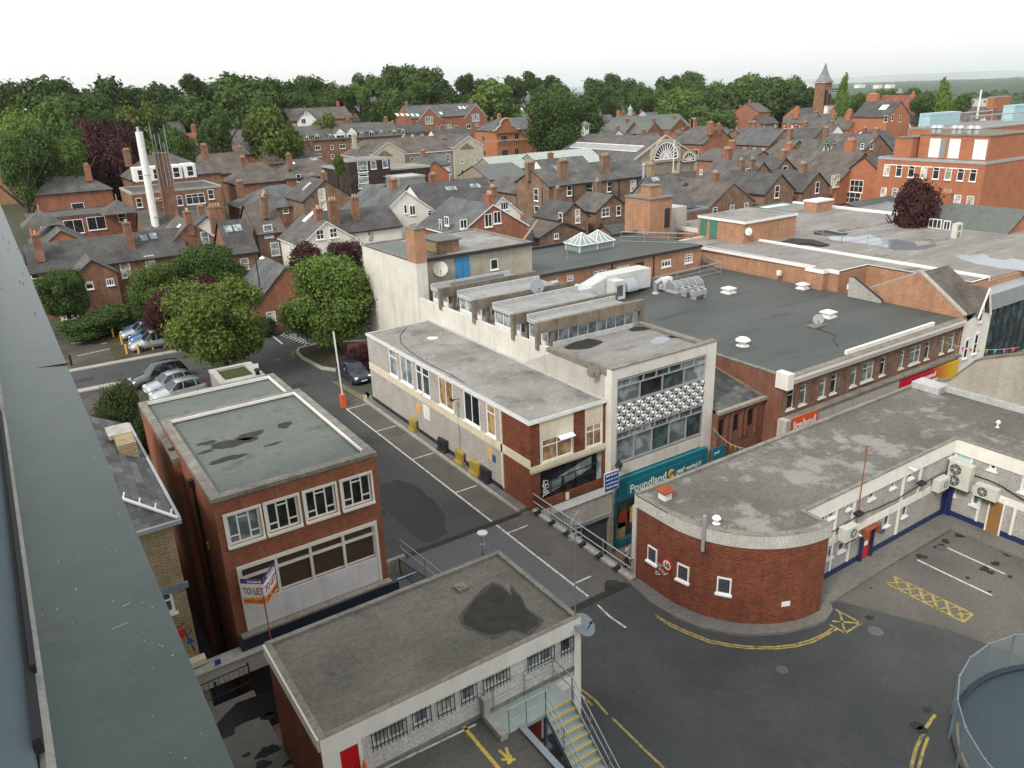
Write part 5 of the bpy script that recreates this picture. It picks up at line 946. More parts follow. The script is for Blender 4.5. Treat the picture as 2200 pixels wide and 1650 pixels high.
# ---------------------------------------------------------------- houses
def house(name,label,r0,r1=None,hr=8.5,w=7.,he=None,d='X',L=None,wall='brick_terrace',roof='slate',hip=(0,0),ov=.3,chim=(),wins=(),lights=(),trim=None,group=None,par=None,cat='house',off=0.,world=None,z0=None,fall=-.5,frame='frame_white',ridge=None,yf=None,base=None):
 """gabled or hipped house. r0,r1: photo points of the ridge ends; d: ridge direction; w: full width; he/hr eave and ridge heights"""
 if world:p0,p1=V(world[0]),V(world[1]);g=G(p0.x,p0.y)if z0 is None else z0;zr=g+hr
 else:
  if yf:p=atY(*r0,yf);hr_=p.z-G(p.x,p.y);he=hr_-(hr-he);hr=hr_
  else:p=atG(*r0,hr)if z0 is None else atZ(*r0,z0+hr);
  g=p.z-hr;zr=p.z;p0=V((p.x,p.y));dr={'X':V((1,0)),'Y':V((0,1))}.get(d)or V((math.cos(math.radians(d)),math.sin(math.radians(d))))
  if L is None:
   e=ray(*r1);e=e*((zr-H)/e.z)if e.z<-.004 else V((p0.x+9,p0.y,zr));dd=V((e.x,e.y))-p0
   rr_=p0.length;az_=math.degrees(math.atan2(p0.x,p0.y))
   if zr<H-2.5 and dd.length<90 and(rr_<150 or az_>43):dr=V((1,0))if abs(dd.x)>abs(dd.y)*1.1 else V((0,1))if dd.y>0 else V((0,-1))
   q=ray(*r1);s=(dr.x*p0.y-dr.y*p0.x)/(dr.x*q.y-dr.y*q.x);L=(V((q.x*s,q.y*s))-p0).dot(dr)
  p1=p0+dr*L
 if(p1-p0).length<.5:p1=p0+V((1,0))
 if(p1-p0).length>60:p1=p0+(p1-p0).normalized()*60
 a=(p1-p0).normalized();p0=p0-a*hip[0];p1=p1+a*hip[1];a=(p1-p0);L=a.length;a/=L;n=V((a.y,-a.x));
 if n.dot(p0)>0:n=-n
 he=hr-.42*w*.75 if he is None else he;ze=g+he
 t=par or thing(name,label,cat,(p0.x,p0.y,g),group)
 wn,wf=w/2+off,w/2-off;h0,h1=hip
 def PT(s,q,z):c=p0+a*s+n*q;return(c.x,c.y,z)
 b=MB();c=[(0,wn),(L,wn),(L,-wf),(0,-wf)];fl=(a.x*n.y-a.y*n.x)>0
 zb=g+he-base if base else g+(fall if p0.length<150 else-5)
 def Q(pts,m=0):b.poly(pts,m)
 near=[PT(0,wn,zb),PT(L,wn,zb),PT(L,wn,ze),PT(0,wn,ze)];far=[PT(L,-wf,zb),PT(0,-wf,zb),PT(0,-wf,ze),PT(L,-wf,ze)]
 e0=[PT(0,-wf,zb),PT(0,wn,zb),PT(0,wn,ze)]+([]if h0 else[PT(0,0,zr)])+[PT(0,-wf,ze)];e1=[PT(L,wn,zb),PT(L,-wf,zb),PT(L,-wf,ze)]+([]if h1 else[PT(L,0,zr)])+[PT(L,wn,ze)]
 for f in(near,far,e0,e1):b.poly(f[::-1]if fl else f)
 b.build('wall',[wall],t)
 r=MB();th=.12;sl=(zr-ze)/max(wn,.1);slf=(zr-ze)/max(wf,.1);o0=0 if h0 else ov*.6;o1=0 if h1 else ov*.6
 A0,A1=(h0,L-h1);N0=(-o0 if not h0 else-ov,L+(o1 if not h1 else ov))
 rn=[PT(N0[0],wn+ov,ze-ov*sl),PT(N0[1],wn+ov,ze-ov*sl),PT(A1+o1,0,zr),PT(A0-o0,0,zr)];rf=[PT(N0[1],-wf-ov,ze-ov*slf),PT(N0[0],-wf-ov,ze-ov*slf),PT(A0-o0,0,zr),PT(A1+o1,0,zr)]
 up=V((0,0,th))
 faces=[rn,rf]+([[rf[1],rn[0],rn[3]]]if h0 else[])+([[rn[1],rf[0],rn[2]]]if h1 else[])
 for f in faces:
  f=[v3(q)+up for q in f];nn=(f[1]-f[0]).cross(f[-1]-f[0]);r.poly(f if nn.z>0 else f[::-1])
 ring=[rn[0],rn[1]]+([]if h1 else[rn[2]])+[rf[0],rf[1]]+([]if h0 else[rn[3]])
 for i in range(len(ring)):
  p_,q_=v3(ring[i]),v3(ring[(i+1)%len(ring)]);f=[p_-up*.4,q_-up*.4,q_+up,p_+up];r.poly(f[::-1]if fl else f,1)
 ro=r.build('roof',[roof,trim or 'dark'],t)
 if ridge:
  b=MB();b.tube(v3(rn[3])+up,v3(rn[2])+up,.11,0,5);b.build('ridge_tiles',[ridge],ro)
 planes=[(PT(0,wn,0),a,n,L),(PT(0,wn,0),-n,-a,w),(PT(L,wn,0),-n,a,w)]
 def hit(u,v):
  dd=ray(u,v);best=None
  for o,ux,nn,l in planes:
   den=dd.x*nn.x+dd.y*nn.y
   if den>=-1e-6:continue
   s=(o[0]*nn.x+o[1]*nn.y)/den;P=V((dd.x*s,dd.y*s,H+dd.z*s));k=(P.x-o[0])*ux.x+(P.y-o[1])*ux.y
   if-.6<k<l+.6 and g-1<P.z<zr+1 and(best is None or s<best[0]):best=(s,P,ux,nn)
  return best
 rn_=random.Random(int(abs(p0.x*7+p0.y*13)))
 if not wins and L<45 and not hip[0]:
  for(o,ux,nn,l)in(planes[0],planes[2]if a.x*p0.y-a.y*p0.x>0 else planes[1]):
   if nn.dot(p0)>0:continue
   nw=max(1,int(l/3.1));lv_=[1.1,3.9]if he>5 else[1.0]
   for k in range(nw):
    for zz_ in lv_:
     if zz_+1.4>he or rn_.random()<.15:continue
     c_=(k+.5)*l/nw+rn_.uniform(-.3,.3);P=V((o[0]+ux.x*c_,o[1]+ux.y*c_,g+zz_));u3,n3=V((ux.x,ux.y,0)),V((nn.x,nn.y,0))
     if u3.cross(n3).z>0:u3=-u3
     put_win(t,P-u3*.48+n3*.01,u3,n3,.96,1.35,rn_.choice(['sash','sash','g21','top']),frame,rn_.choice(['glass','glass','glass_pale','glass_curtain']),fr=.09)
 if not chim and not par and L>5 and he>4.8:chim=[(.06 if rn_.random()<.5 else .3,1.1,.8,1.3),(.94,1.1,.8,1.3)][:1+(L>14)]
 for wi in wins:
  h_=hit(wi[0],wi[1])
  if not h_:continue
  _,P,ux,nn=h_;ux=V((ux.x,ux.y,0));nn=V((nn.x,nn.y,0));cr=ux.cross(nn)
  if cr.z>0:ux=-ux
  ww,hh=wi[2],wi[3];put_win(t,P-ux*ww/2-V((0,0,hh/2))+nn*.01,ux,nn,ww,hh,wi[4]if len(wi)>4 else 'sash',frame,wi[5]if len(wi)>5 else 'glass',name='window',fr=.09 if hh<2 else .12,name_=0)if 0 else put_win(t,P-ux*ww/2-V((0,0,hh/2))+nn*.01,ux,nn,ww,hh,wi[4]if len(wi)>4 else 'sash',frame,wi[5]if len(wi)>5 else 'glass',fr=.1)
 for ci in chim:
  if isinstance(ci[0],(int,float))and ci[0]<=1:s=L*ci[0];q=0;cw,cdp,ch=ci[1:4];c0=p0+a*s
  else:
   P=atZ(ci[0],ci[1],zr-.3 if zr<H-1 else H-1.3);k=(V((P.x,P.y))-p0).dot(a);q=max(-wf,min(wn,(V((P.x,P.y))-p0).dot(n)));s=max(0,min(L,k));cw,cdp,ch=ci[2:5];c0=p0+a*s+n*(q*.6)
  zc=zr+ch;b=MB();A3,N3=V((a.x,a.y,0)),V((n.x,n.y,0));o=V((c0.x,c0.y,zr-1.6))-A3*cw/2-N3*cdp/2
  b.obox(o,A3*cw,N3*cdp,V((0,0,1.6+ch)));b.obox(o-A3*.07-N3*.07+V((0,0,1.4+ch)),A3*(cw+.14),N3*(cdp+.14),V((0,0,.14)));npot=max(1,int(max(cw,cdp)/.35))
  for k in range(npot):cc=V((c0.x,c0.y,zc))+(A3 if cw>cdp else N3)*((k-(npot-1)/2)*.33);b.lathe(cc,[(.1,0),(.12,.35)],1,7)
  b.build('chimney',[ci[5]if len(ci)>5 else(wall if wall.startswith('brick')else 'brick_terrace'),'pot_buff'],ro)
 for li in lights:
  dd=ray(li[0],li[1]);sN=V((n.x*sl,n.y*sl,1));num=sN.dot(V((p0.x,p0.y,zr))-V((0,0,H)));s=num/sN.dot(dd);P=V((0,0,H))+dd*s
  A3=V((a.x,a.y,0));U3=(V((-n.x,-n.y,sl))).normalized();nn=sN.normalized();lw,lh=li[2],li[3]
  b=MB();b.obox(P-A3*lw/2-U3*lh/2+nn*.1,A3*lw,U3*lh,nn*.08);b.build('roof_light',[li[4]if len(li)>4 else 'glass_pale'],ro)
 return t
def gabled(t,r0,hr,w,he,d,L,**k):return house('x',None,r0,None,hr,w,he,d,L,par=t,**k)
def block(name,label,pL,pR,h,depth,wall,roof='felt_far',wins=(),d='X',cat='building',cop=None,par=None,group=None,z0=None,kw=.3,zb=None,frame='frame_white'):
 """flat roofed block: pL,pR photo points of the top front edge"""
 P=atG(*pL,h)if z0 is None else atZ(*pL,z0+h);g=P.z-h
 if d=='X':x1=atY(*pR,P.y).x;A=[(P.x,P.y),(x1,P.y),(x1,P.y+depth),(P.x,P.y+depth)]
 else:y1=atX(*pR,P.x).y;lo,hi=sorted((P.y,y1));A=[(P.x,lo),(P.x+depth,lo),(P.x+depth,hi),(P.x,hi)]
 t=par or thing(name,label,cat,(A[0][0],A[0][1],g),group);zt=P.z;b=MB();b.prism(A,(g-.5)if zb is None else zb,zt-.02,0);b.build('wall',[wall],t)
 flat_roof('roof',None,[(x-.05 if k in(0,3)else x+.05,y-.05 if k<2 else y+.05)for k,(x,y)in enumerate(A)],zt+.15,kw,.12,roof,cop or 'coping_light',t)
 x0,x1,y0=min(A[0][0],A[1][0]),max(A[0][0],A[1][0]),A[0][1]
 b=MB();b.box(x0-.06,x1+.06,y0-.07,y0-.001,zt-.2,zt+.14);b.box(x0-.07,x0-.001,y0,A[2][1],zt-.2,zt+.14);b.build('fascia',[cop or 'coping_light'],t)
 for wi in wins:
  dd=ray(wi[0],wi[1]);s=y0/dd.y;X_=dd.x*s
  if x0-.3<X_<x1+.3:P2=V((X_,y0-.01,H+dd.z*s));put_win(t,P2-V((wi[2]/2,0,wi[3]/2)),V((1,0,0)),V((0,-1,0)),wi[2],wi[3],wi[4]if len(wi)>4 else 'sash',frame,wi[5]if len(wi)>5 else 'glass',fr=.09)
  else:
   s=x0/dd.x;P2=V((x0-.01,dd.y*s,H+dd.z*s));put_win(t,P2+V((0,wi[2]/2,-wi[3]/2)),V((0,-1,0)),V((-1,0,0)),wi[2],wi[3],wi[4]if len(wi)>4 else 'sash',frame,wi[5]if len(wi)>5 else 'glass',fr=.09)
 return t,A,zt
# ---- parade of shops with the dark felt roof
t=thing('shop_parade','long brick shop parade with huge dark felt roof, white cornice and red shop fronts','building',(50,30,0))
x0,x1,y0,zt=40.6,62.1,30.0,9.08;F=('Y',y0,-1);b=MB()
iw=[(('c4',195,215),('b4',268,1590),'top'),(('c4',300,180),('b4',372,1565),'top'),(('c4',465,120),('b4',535,1515),'top'),(('c4',562,90),('b4',628,1485),'top'),(('c4',728,42),('b4',795,1440),'top'),(('b4',820,1580),('b4',940,1390),'t2'),(('b4',975,1530),('b4',1040,1350),'top'),(('b4',1140,1465),('b4',1195,1310),'top'),(('b4',1225,1435),('b4',1335,1265),'t2'),(('b4',1355,1390),('b4',1412,1235),'top'),(('b4',1480,1355),('b4',1532,1190),'top'),(('b4',1555,1325),('b4',1618,1165),'top')]
rr=[rect(F,K(*w[0]),K(*w[1]))for w in iw];zlo=sorted(r[2]for r in rr)[5];zhi=min(8.2,sorted(r[3]for r in rr)[5])
facade(b,t,F,x0,x1,zlo-.3,8.4,[((r[0],max(r[1],r[0]+.5),zlo,zhi),0,w[2],'glass_grey' if i%3 else 'glass',.1)for i,(r,w)in enumerate(zip(rr,iw))],0,'frame_cream',dep=.15,ins=.1,fr=.07)
b.build('front_wall',['brick_dark']if 0 else['brick_brown'],t);b=MB();sides(b,[('X',x0,-1,y0,56),('X',x1,1,y0,56),('Y',56,1,x0,x1)],0,8.95);holed(b,F,x0,x1,0,zlo-.3,[],0);b.build('side_wall',['brick_red'],t)
b=MB();b.poly([(x0,y0+.05,9),(x1,y0+.05,9),(x1,56,9),(36.2,56,9),(36.2,36.3,9),(x0,36.3,9)]);b.box(36.2,x0,36.3,36.6,6,8.98);b.build('roof',['felt_dark'],t)
b=MB();b.box(x0-.05,x1,y0-.28,y0+.0,8.4,8.75);b.box(x0-.12,x1,y0-.45,y0+.1,8.75,8.98);b.box(x0-.17,x0+.4,y0-.5,y0+.5,8.2,9.3);b.box(47.5,58.5,y0+.12,y0+.35,9.0,9.3);b.build('cornice',['paint_white'],t)
b=MB();b.box(x0+.4,x1,y0-.44,y0+.1,8.98,9.03);b.box(x0,x0+.25,y0+.5,36,8.98,9.08);b.build('coping',['coping'],t)
zz=zlo-.3;b=MB();b.box(x0-.1,x1,y0-.55,y0-.002,zz-.3,zz-.12);b.build('ledge',['coping'],t);b=MB();b.box(x0-.15,53.6,y0-.5,y0-.002,zz-1.5,zz-.3);b.box(x0-.25,x0+.25,y0-.7,y0-.02,3.5,zz-.1);b.build('fascia',['grey_paint']if 0 else['render_grey'],t)
b=MB();b.box(x0+.3,53.6,y0-.55,y0-.501,zz-1.45,zz-1.3);b.build('red_stripe',['red'],t)
s_=thing('shop_sign','orange-red sign board with white lettering on the grey parade fascia','sign',(42,29.4,5));b=MB();b.box(41.0,43.75,y0-.62,y0-.56,zz-1.3,zz-.1);b.build('panel',['orange'],s_);text('Iceland',.85,(41.25,y0-.63,zz-1.0),(1,0,0),(0,0,1),'white',s_,width=2.3,bold=.02)
s_=thing('shop_sign','long red shop fascia fading to yellow at its right end with white pound symbol','sign',(57,29.4,5));
m,tt,pp=mat('red_yellow',(.6,.02,.03),.5);cc=coords(tt,False);sx=N(tt,'ShaderNodeSeparateXYZ');tt.links.new(cc,sx.inputs[0]);mr_=N(tt,'ShaderNodeMapRange');mr_.inputs[1].default_value=57.8;mr_.inputs[2].default_value=61;tt.links.new(sx.outputs[0],mr_.inputs[0]);tt.links.new(mix(tt,(.55,.01,.03),(.75,.5,.03),mr_.outputs[0]),pp.inputs['Base Color'])
b=MB();b.box(53.7,x1-.4,y0-.6,y0-.02,zz-1.9,zz-.45);b.build('panel',['red_yellow'],s_);text('£',1.2,(56.0,y0-.61,zz-1.6),(1,0,0),(0,0,1),'white',s_,bold=.03);text('pound',.55,(56.8,y0-.61,zz-1.05),(1,0,0),(0,0,1),'white',s_,width=1.6,bold=.015);text('stretcher',.55,(56.8,y0-.61,zz-1.55),(1,0,0),(0,0,1),'white',s_,width=2.1,bold=.015)
def hoodvent(q,label,s=.5):
 p=atZ(*K(*q),9.0);t2=thing('roof_vent',label,'vent',tuple(p),'white hooded vents on the dark felt roof');b=MB();b.box(p.x-s,p.x+s,p.y-s,p.y+s,9.02,9.16);b.box(p.x-s*.7,p.x+s*.7,p.y-s*.7,p.y+s*.7,9.16,9.4);b.build('base',['white'],t2);b=MB();b.prism([(p.x-s,p.y-s),(p.x+s,p.y-s),(p.x+s,p.y+s),(p.x-s,p.y+s)],9.4,9.52);b.prism([(p.x-s*.6,p.y-s*.6),(p.x+s*.6,p.y-s*.6),(p.x+s*.6,p.y+s*.6),(p.x-s*.6,p.y+s*.6)],9.52,9.6);b.build('cap',['white'],t2)
hoodvent(('b3',1905,825),'white double vent near the barrel rooflight on the dark felt roof');hoodvent(('b4',545,1030),'white double vent beside the small dish in the middle of the dark felt roof');hoodvent(('b4',330,790),'flat white vent near the orange brick wall at the back of the dark felt roof',.45)
p=atZ(*K('b3',2025,1265),9.);mushroom(tuple(p),'round mushroom vent on square plate nearest the cornice of the dark felt roof',.55,.6)
p=atZ(*K('b4',465,1045),9.5);dish(p,.42,(-.8,-.6,.3),'steel_grey','small grey dish on a board beside a white double vent on the felt roof');b=MB();b.box(p.x-.9,p.x+.6,p.y-.5,p.y+.4,9.02,9.1);b.build('board',['concrete_beam'],label='weathered board under the small dish on the felt roof',cat='board')
b=MB();b.path([atZ(*K('b4',*q),9.02)for q in((385,1065),(420,1110),(560,1160),(610,1180),(590,1220),(630,1270))],.03,0,4);b.build('cable',['black'],t)
t2=thing('barrel_rooflight','long arched translucent rooflight on the dark felt roof','rooflight',tuple(atZ(*K('b3',1430,790),9)));p,q=atZ(*K('b3',1470,830),9.),atZ(*K('b3',1740,790),9.)
b=MB();y_=p.y;W_=1.8;nn_=8
for i in range(nn_):
 a0,a1=math.pi*i/nn_,math.pi*(i+1)/nn_;b.poly([(p.x,y_+W_/2-W_/2*math.cos(a0),9.2+.75*math.sin(a0)),(q.x,y_+W_/2-W_/2*math.cos(a0),9.2+.75*math.sin(a0)),(q.x,y_+W_/2-W_/2*math.cos(a1),9.2+.75*math.sin(a1)),(p.x,y_+W_/2-W_/2*math.cos(a1),9.2+.75*math.sin(a1))])
for xx in(p.x,q.x):b.poly([(xx,y_+W_/2-W_/2*math.cos(math.pi*i/nn_),9.2+.75*math.sin(math.pi*i/nn_))for i in range(nn_+1)])
b.build('glazing',['felt_far'],t2);b=MB();b.box(p.x-.1,q.x+.1,y_-.1,y_+W_+.1,9.0,9.2)
for k in range(5):xx=p.x+(q.x-p.x)*k/4;b.path([(xx,y_+W_/2-W_/2*1.01*math.cos(math.pi*i/nn_),9.2+.77*math.sin(math.pi*i/nn_))for i in range(nn_+1)],.03,0,4)
b.build('frame',['lead'],t2)
for i,q in enumerate((('b3',1540,860),('b3',1620,885))):
 p=atZ(*K(*q),9.05);t2=thing('condenser_unit',('left' if i==0 else 'right')+' of the two low condenser units in front of the arched rooflight','air conditioner',tuple(p));b=MB();b.box(p.x,p.x+1.5,p.y,p.y+.6,9.4,9.85);b.box(p.x+.1,p.x+.2,p.y,p.y+.6,9.05,9.4);b.box(p.x+1.3,p.x+1.4,p.y,p.y+.6,9.05,9.4);b.build('casing',['alu'],t2);b=MB();[b.lathe((p.x+.4+k*.7,p.y+.3,9.85),[(.22,0),(.22,.03)],0,14)for k in(0,1)];b.build('fan_grille',['black'],t2)
p=atZ(*K('b3',1320,800),9.);acunit((p.x,p.y,9.1),(1,0,0),(0,-1,0),1.1,1.1,.6,[(.65,.55,.32)],'white square air conditioner standing at the end of the long white duct',m='white')
t2=thing('roof_plant','large white air handling unit with sloping duct and round fans on the felt roof','ventilation plant',tuple(atZ(*K('b3',900,880),9)))
p,q,p5=atZ(*K('b3',890,900),9.),atZ(*K('b3',1265,800),9.),atZ(*K('b3',690,900),9.)
b=MB();Y_=q.y+.3;b.box(q.x-5.2,q.x,Y_,Y_+1.7,9.3,11.1);b.prism([(q.x-7.2,Y_+.1),(q.x-5.2,Y_+.1),(q.x-5.2,Y_+1.6),(q.x-7.2,Y_+1.6)],9.5,lambda p:11.05 if p[0]>q.x-6 else 10.4);b.box(q.x-12,q.x-7.2,Y_-.3,Y_+1.9,9.3,10.4);b.box(q.x-5.4,q.x-4.2,Y_-1.2,Y_,9.1,10.8);b.build('casing',['duct_white'],t2)
b=MB();[b.lathe((q.x-11.3+k*1.3,Y_+.7,10.4),[(.55,0),(.55,.16),(.1,.18)],0,18)for k in(0,1)];b.build('fan',['black'],t2);b=MB();b.poly([(q.x-12.01,Y_-.25,9.5),(q.x-12.01,Y_+1.8,9.5),(q.x-12.01,Y_+1.8,10.3),(q.x-12.01,Y_-.25,10.3)][::-1]);b.poly([(q.x-5.2,Y_-1.21,9.4),(q.x-4.5,Y_-1.21,9.4),(q.x-4.5,Y_-1.21,10.4),(q.x-5.2,Y_-1.21,10.4)]);b.build('louvre',['shutter'],t2)
b=MB();cxx=q.x-3.2
for i in range(8):a0,a1=math.pi/2*i/8,math.pi/2*(i+1)/8;b.poly([(cxx-.6,Y_-1.1*math.cos(a0),9.6+1.1*math.sin(a0)),(cxx+.7,Y_-1.1*math.cos(a0),9.6+1.1*math.sin(a0)),(cxx+.7,Y_-1.1*math.cos(a1),9.6+1.1*math.sin(a1)),(cxx-.6,Y_-1.1*math.cos(a1),9.6+1.1*math.sin(a1))])
b.build('curved_duct',['steel'],t2);p=V((q.x-.6,Y_-1.3,9));b=MB();b.lathe(p,[(.4,0),(.2,.2),(.2,.9)],0,12);b.tube(p+V((0,0,.9)),p+V((.5,-.2,1.2)),.28,0,12);b.build('flue',['steel'],t2)
railing('roof_rail','long two-rail galvanised guard rail on the felt roof behind the white duct',tuple(atZ(*K('b3',1270,790),9.)),tuple(atZ(*K('b3',1840,650),9.)),1.1,99,m='steel',rails=[V((0,0,1.1)),V((0,0,.6))],posts=3,r=.02)
railing('roof_rail','short galvanised guard rail returning towards the orange brick wall on the felt roof',tuple(atZ(*K('b3',1840,660),9.)),tuple(atZ(*K('b3',1680,590),9.)),1.1,99,m='steel',rails=[V((0,0,1.1)),V((0,0,.6))],posts=3,r=.02)
# ---- skylight building
t=thing('skylight_building','low brick building with dark flat roof carrying two glazed pyramids','building',(50,56,D));x0,x1,y0,y1,zt=39.3,60.3,56.05,66,11.4;F=('Y',y0,-1);b=MB()
w5=[(('b3',400,735),('b3',462,695),'t2'),(('b3',545,745),('b3',598,668),'g23'),(('b3',770,715),('b3',878,620),'g33'),(('b3',962,665),('b3',1068,582),'t3'),(('b3',1340,610),('b3',1422,532),'t3'),(('b3',1535,575),('b3',1605,485),'g33')]
facade(b,t,F,x0,x1,8.9,zt,[w+('glass',.06)for w in w5],0);sides(b,[('X',x0,-1,y0,y1),('Y',y1,1,x0,x1)],D,zt);b.build('wall',['brick_orange'],t)
b=MB();b.box(x0-.1,x1,y0-.15,y1,zt,zt+.12);b.build('roof',['felt_dark'],t);b=MB();b.box(x0-.2,x1,y0-.25,y0-.15,zt-.1,zt+.14);b.box(x0-.1,x1,y1-.3,y1,zt+.12,zt+.4);b.build('gutter',['dark'],t)
b=MB();p=atY(*K('b3',1157,600),y0);b.box(p.x-.5,p.x+.5,y0-.04,y0-.001,8.95,10.9);b.build('door',['dark'],t)
b=MB();[b.tube((atY(*K('b3',x,650),y0).x,y0-.06,9),(atY(*K('b3',x,650),y0).x,y0-.06,zt),.06)for x in(922,1270)];b.build('downpipe',['black'],t)
for i,q in enumerate((('b3',725,470),('b3',862,445))):
 p=atZ(*K(*q),zt+.12);t2=thing('pyramid_rooflight',('nearer left' if i==0 else 'farther right')+' glazed pyramid rooflight on the dark flat roof','rooflight',tuple(p),'pyramid rooflights');s=1.15;z=zt+.12;p=V((p.x,p.y+s,z))
 C4=[(p.x-s,p.y-s),(p.x+s,p.y-s),(p.x+s,p.y+s),(p.x-s,p.y+s)];ap=(p.x,p.y,z+1.75);b=MB();fr=MB();sx=lambda v,k:(p.x+(v[0]-p.x)*k,p.y+(v[1]-p.y)*k)
 for k in range(4):
  a,c=C4[k],C4[(k+1)%4];b.poly([(*a,z),(*c,z),(*c,z+.7),(*a,z+.7)]);a2,c2=sx(a,1.12),sx(c,1.12);b.poly([(*a2,z+.7),(*c2,z+.7),ap]);fr.tube((*a,z),(*a,z+.7),.05,0,4);fr.tube((*a2,z+.7),(*c2,z+.7),.06,0,4);fr.tube((*a2,z+.7),ap,.05,0,4)
  for f in(1/3,2/3):e=(a2[0]+(c2[0]-a2[0])*f,a2[1]+(c2[1]-a2[1])*f);fr.tube((*e,z+.7),V(ap).lerp(V((*e,z+.7)),.3),.035,0,4)
 b.build('glazing',['glass_roof'],t2);fr.build('frame',['frame_white'],t2)
p=atZ(*K('b3',545,735),9.2);aerial(p.x,p.y,9.,13.4,'tall white aerial mast between the concrete beams and the skylight building',5,.5,'alu')
railing('roof_rail','galvanised guard rail at the right end of the skylight building roof',(55.5,63.0,zt+.1),(60,57,zt+.1),1.1,99,m='steel',rails=[V((0,0,1.1)),V((0,0,.6))],posts=2,r=.02)
t=thing('roof_access_house','square orange brick roof stair head with dark door behind the skylight building','building',(60,66,D));p=atZ(*K('b3',1228,300),11.5)
X0=p.x;b=MB();b.box(X0,X0+3.4,p.y-.2,p.y+4,D,15.0);b.box(X0+.8,X0+2.4,p.y+.6,p.y+2.2,15.15,16.3);b.build('wall',['brick_orange'],t);b=MB();b.box(X0-.12,X0+3.52,p.y-.35,p.y+4.1,15.0,15.15);b.box(X0+.7,X0+2.5,p.y+.5,p.y+2.3,16.3,16.42);b.build('roof',['coping'],t);b=MB();b.box(X0+2.3,X0+3.1,p.y-.24,p.y-.2,11.6,13.8);b.build('door',['dark'],t)
b=MB();b.box(X0+3.4,X0+8.6,p.y+2.5,p.y+7,D,13.2);b.build('grey_annexe',['render_grey'],t)
# ---- big store with puddled roofs
t=thing('department_store','large orange brick store with white-edged flat roofs, rail and pale puddles','building',(62,40,D));zt=10.85
P_=[(62,31.8),(92,31.8),(92,75),(64.5,75),(64.5,59.5),(62.3,59.5),(62.3,41.6),(61.1,41.6),(61.1,40.2),(62,40.2)]
P_=[(66.6,31.8),(69.3,31.8),(69.3,62),(62.6,62),(62.6,44.2),(61.6,44.2),(61.6,42.4),(62.4,42.4),(62.4,41.3),(66.6,41.3)]
b=MB();b.prism(P_,0,zt-.15,0,0);b.build('wall',['brick_orange'],t);flat_roof('roof',None,P_,zt,.16,.1,'felt_right','white',t)
b=MB();strip(b,[(62.1,62),(62.5,44.3),(61.5,44.3),(61.5,42.3),(62.3,42.3),(62.3,41.25)],zt-.3,zt+.02,s=-1);b.build('fascia',['white'],t)
b=MB();b.box(69.3,96,31.8,72,0,10.5);b.build('wall',['brick_orange'],t);b=MB();b.box(69.6,95.7,32,71.8,10.5,10.6);b.build('roof',['felt_right'],t);b=MB();b.box(69.32,69.5,31.8,72,10.5,10.95);b.box(95.6,96.1,31.8,72,10.4,10.9);b.buildn('coping',['white'],t)
f=MB()
for q in(((540,350),(640,340),(780,350),(900,330),(950,350),(1000,370),(1130,370),(1280,400),(1300,430),(1440,405),(1490,420),(1360,455),(1260,460),(1100,460),(1010,430),(860,410),(720,390),(580,375)),((1600,510),(1700,495),(1880,495),(1910,525),(2030,545),(2100,530),(2260,560),(2260,650),(2120,625),(1990,615),(1880,590),(1800,580),(1700,545))):f.poly([atZ(*K('b4',*a),10.61)for a in q][::-1])
f.buildn('puddle',['water_pale'],t)
f=MB();f.poly([atZ(*K('b4',*a),10.612)for a in((420,300),(560,290),(720,310),(700,335),(560,340),(430,330))][::-1]);f.poly([atZ(*K('b4',*a),10.76)for a in((100,400),(250,360),(420,370),(570,415),(480,425),(380,405),(200,410))][::-1]);f.buildn('puddle',['damp'],t)
railing('roof_rail','rusty two-rail guard rail near the pale puddle on the store roof',tuple(atZ(*K('b4',340,330),10.6)),tuple(atZ(*K('b4',660,400),10.6)),1.1,99,m='alu',rails=[V((0,0,1.1)),V((0,0,.6))],posts=2.5,r=.02)
railing('roof_rail','guard rail running back across the puddled store roof',tuple(atZ(*K('b4',660,400),10.6)),tuple(atZ(*K('b4',1090,320),10.6)),1.1,99,m='alu',rails=[V((0,0,1.1)),V((0,0,.6))],posts=3,r=.02)
b=MB();[b.box(61.9 if k else 61.9,62.19,y-.2,y+.2,9.5,9.95)for k,y in enumerate((47.5,39.9))];b.build('vent_grille',['frame_cream'],t)
t,A,z_=block('plant_room','orange brick plant room with two green doors and white roof edge',K('a3',1645,1415),K('a3',2040,1485),10.2,12,'brick_orange','felt_grey',cop='paint_white',z0=D)if 0 else(None,None,None)
p=atZ(*K('b3',2030,420),10.6);t=thing('plant_room','orange brick plant room with two green doors, white roof edge and dish','building',tuple(p));
q=atX(*K('b3',1645,345),p.x);p3=atX(*K('b3',2040,230),p.x);X0,Ya,Yb,zt=p.x,p.y,q.y,p3.z
pr=atY(*K('b4',280,170),Ya);X1=pr.x
b=MB();b.box(X0,X1,Ya,Yb,D,zt);b.build('wall',['brick_orange'],t);b=MB();b.box(X0-.1,X1+.1,Ya-.1,Yb+.1,zt,zt+.1);b.build('roof',['felt_grey'],t);b=MB();b.box(X0-.14,X0-.1,Ya-.14,Yb,zt-.15,zt+.13);b.box(X0-.1,X1+.1,Ya-.14,Ya-.1,zt-.15,zt+.13);b.build('fascia',['white'],t)
for(a_,c_)in(((1665,330),(1725,195)),((1745,355),(1815,210))):r_=rect(('X',X0,-1),K('b3',*a_),K('b3',*c_));b=MB();b.box(X0-.06,X0-.01,*r_);b.build('door',['door_green'],t)
dish(atY(*K('b3',2075,305),Ya-.3),.42,(-.4,-1,.2),'white','small white dish on the end of the green-doored plant room')
t=thing('gabled_shop','orange brick gable with mossy slate roof and white gothic gabled front','building',(64,31,0));X0=62.2
